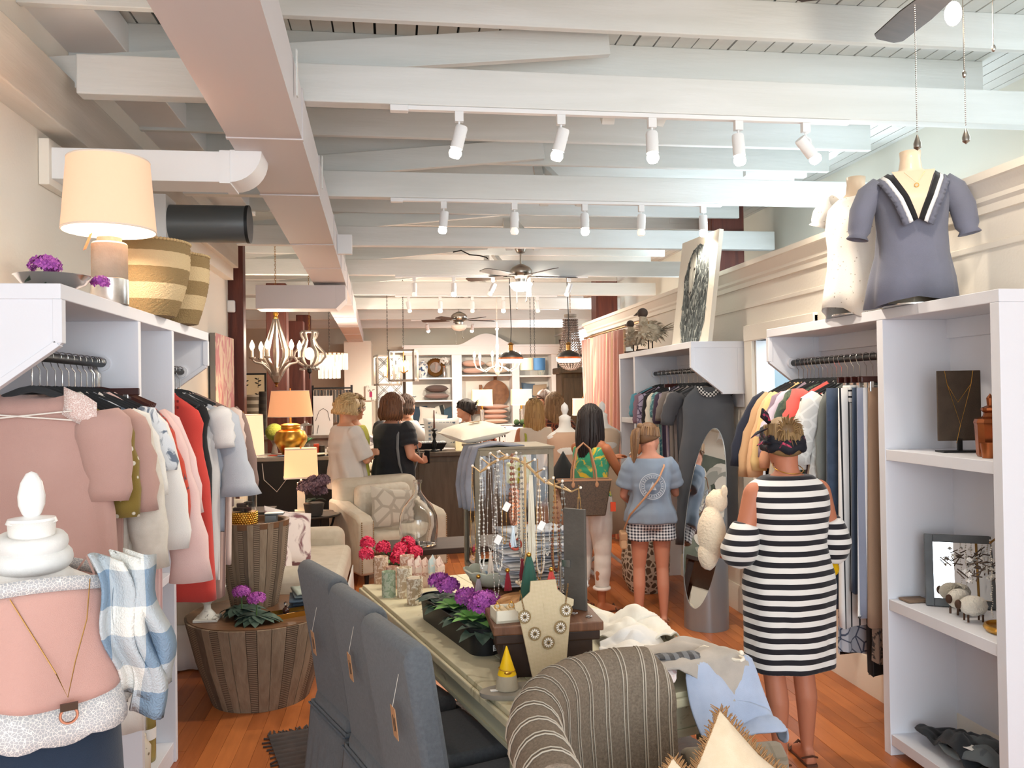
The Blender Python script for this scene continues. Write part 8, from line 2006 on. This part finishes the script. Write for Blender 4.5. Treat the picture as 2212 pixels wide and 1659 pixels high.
t=thing('ceramic_jar','pale lidded ceramic jar in front of the bottle on the lowest left shelf','jar',(-1.11,3.76,.096));obj('jar_body',MB().rev([(.035,0),(.045,.03),(.048,.13),(.03,.16),(.03,.18),(0,.19)],n=24),mat('spotted_ceramic','#e0d8c8',.4,0,'dots','#7b6d58',30,thr=.2),t)
t=thing('cross_ornament','white carved ornament on the upper left shelf','ornament',(-1.12,3.95,1.396));obj('ornament_body',MB().box((-.012,-.02,0),(.012,.02,.16)).box((-.012,-.06,.12),(.012,.05,.135)),m_card,t,smooth=0,bev=.003)
for z,lab in ((.896,'short white pillar candle on the middle left shelf'),):tag(obj('white_candle',MB().rev([(.03,0),(.03,.10),(0,.1)],n=20),m_card,loc=(-1.13,3.9,z)),lab,'candle')
# ================================================================ DRESS FORMS AND SMALL PIECES AT THE BACK RIGHT
def far_form(lab,p,rz,c,lo,hem,s2=None):
 t=thing('dress_form',lab,'mannequin',p,rz);b=form_mb()
 for i,v in enumerate(b.v):b.v[i]=v+V((0,0,.78))
 obj('form_body',b,m_wf,t,smooth=180);obj('neck_finial',MB().rev([(.05,1.50),(.02,1.52),(.035,1.56),(.03,1.6),(0,1.63)],n=20),mat('gloss_white','#f1f0ee',.25),t)
 obj('stand_pole',MB().tube([(0,0,0),(0,0,.8)],.016,10),m_white,t);obj('stand_leg',MB().tube([(-.2,-.05,.01),(-.08,0,.10),(0,0,.2),(.08,0,.1),(.2,-.05,.01)],.016,8),m_white,t)
 n=48;b=MB().loft([[((rx+f*.02*sin(a*7))*cos(a),(ry+f*.02*sin(a*7))*sin(a),z) for a in [2*PI*j/n for j in range(n)]] for z,rx,ry,f in ((hem,.27,.24,1),(hem+(1.0-hem)*.5,.225,.19,.6),(1.0,.165,.125,.1),(1.15,.16,.13,0),(1.28,.175,.13,0),(1.33,.165,.10,0),(1.36,.12,.085,0))],True,False)
 obj('draped_dress',b,cloth(c),t,smooth=180,solid=.004)
 if s2:obj('dark_shawl',MB().loft([[((rx)*cos(a),(ry)*sin(a),z-.22*abs(sin(a*1.5))) for a in [2*PI*j/n for j in range(n)]] for z,rx,ry in ((.95,.30,.25),(1.12,.22,.17),(1.20,.19,.15))],True,False),cloth(s2),t,smooth=180,solid=.004)
far_form('white dress form in a peach top with dark flowing wrap beside the tote bag',(1.52,7.4,0),.3,'#c9a58c',0,.50,'#25282a')
far_form('white dress form in a blush gathered gown by the pink curtain',(2.02,8.0,0),-.1,'#dcc3a8',0,.35)
t=thing('woven_basket','round white and brown block patterned basket behind the girl on the floor','basket',(2.12,6.95,0))
obj('basket_body',MB().rev([(.14,0),(.20,.12),(.21,.3),(.19,.42),(.18,.42),(.19,.3),(.13,.02)],n=32),mat('block_weave','#d8cfbf',.9,0,'cells','#6b5a4a',20,thr=.6,bump=.5,bscale=100),t)
t=thing('white_cross_stool','white curved leg stool near the dress form','stool',(1.63,7.75,0));obj('stool_seat',MB().box((-.2,-.15,.42),(.2,.15,.46)),m_white,t,smooth=0,bev=.01)
for s_ in (-1,1):
 for y in (-.12,.12):obj('curved_leg',MB().tube([(s_*.18,y,.43),(s_*.02,y,.25),(-s_*.1,y,.1),(-s_*.2,y,0)],.018,8),m_white,t)
for i in range(3):
 t=thing('coral_sculpture',['tall white coral sculpture on the far right chest','medium white coral sculpture on the far right chest','low white finial sculpture on the far right chest'][i],'sculpture',(2.35+.18*i,10.3-.3*i,1.0))
 b=MB();rnd=random.Random(i)
 for k in range(14):a=k*2.4;d_=V((cos(a)*.5,sin(a)*.5,1)).normalized();b.tube([(0,0,0),d_*.12,d_*rnd.uniform(.22,.34)+V((0,0,.02))],[.03,.022,.012],7)
 obj('coral_branches',b,m_card,t,smooth=180)
t=thing('display_chest','cream chest beneath the white coral sculptures','chest',(2.3,10.05,0));obj('chest_body',MB().box((-.2,-.35,0),(.24,.45,1.0)),m_linen if False else mat('cream_chest','#d9cdb8',.6),t,bev=.01,smooth=0)
tag(obj('loose_cable',MB().tube([(.70,9.9,3.42),(.80,9.9,3.44),(.9,9.9,3.39),(1.02,9.9,3.38),(1.1,9.9,3.36),(1.12,9.9,3.34)],.008,6),m_iron),'short loose dark cable dangling under the joists','cable')
t=thing('rose_painting','large grey green painting of white roses on the left wall, reflected in the floor mirror','painting',(XL+.01,5.42,1.0))
obj('canvas',MB().box((0,-.42,0),(.03,.42,1.55)),mat('grey_green_canvas','#7f877e',.85,0,'noise','#4f5a50',3),t,smooth=0)
rnd=random.Random(4)
for cy,cz,R_ in ((.03,1.12,.30),(-.08,.58,.24)):
 for g_ in range(3):
  b=MB()
  for i in range(9):
   k=g_+3*i;a=k*2.4;r=R_*math.sqrt(k/27)
   leaf_mb(b,(.032+.0004*(30-k),cy+r*cos(a),cz+r*sin(a)),(0,-sin(a),cos(a)),R_*.75,R_*.22,0,V((1,0,0)))
  obj('painted_petals',b,mat('petal_%d'%g_,['#f0ede6','#cfcfc8','#a9aca6'][g_],.8),t,smooth=0,kind='stuff')
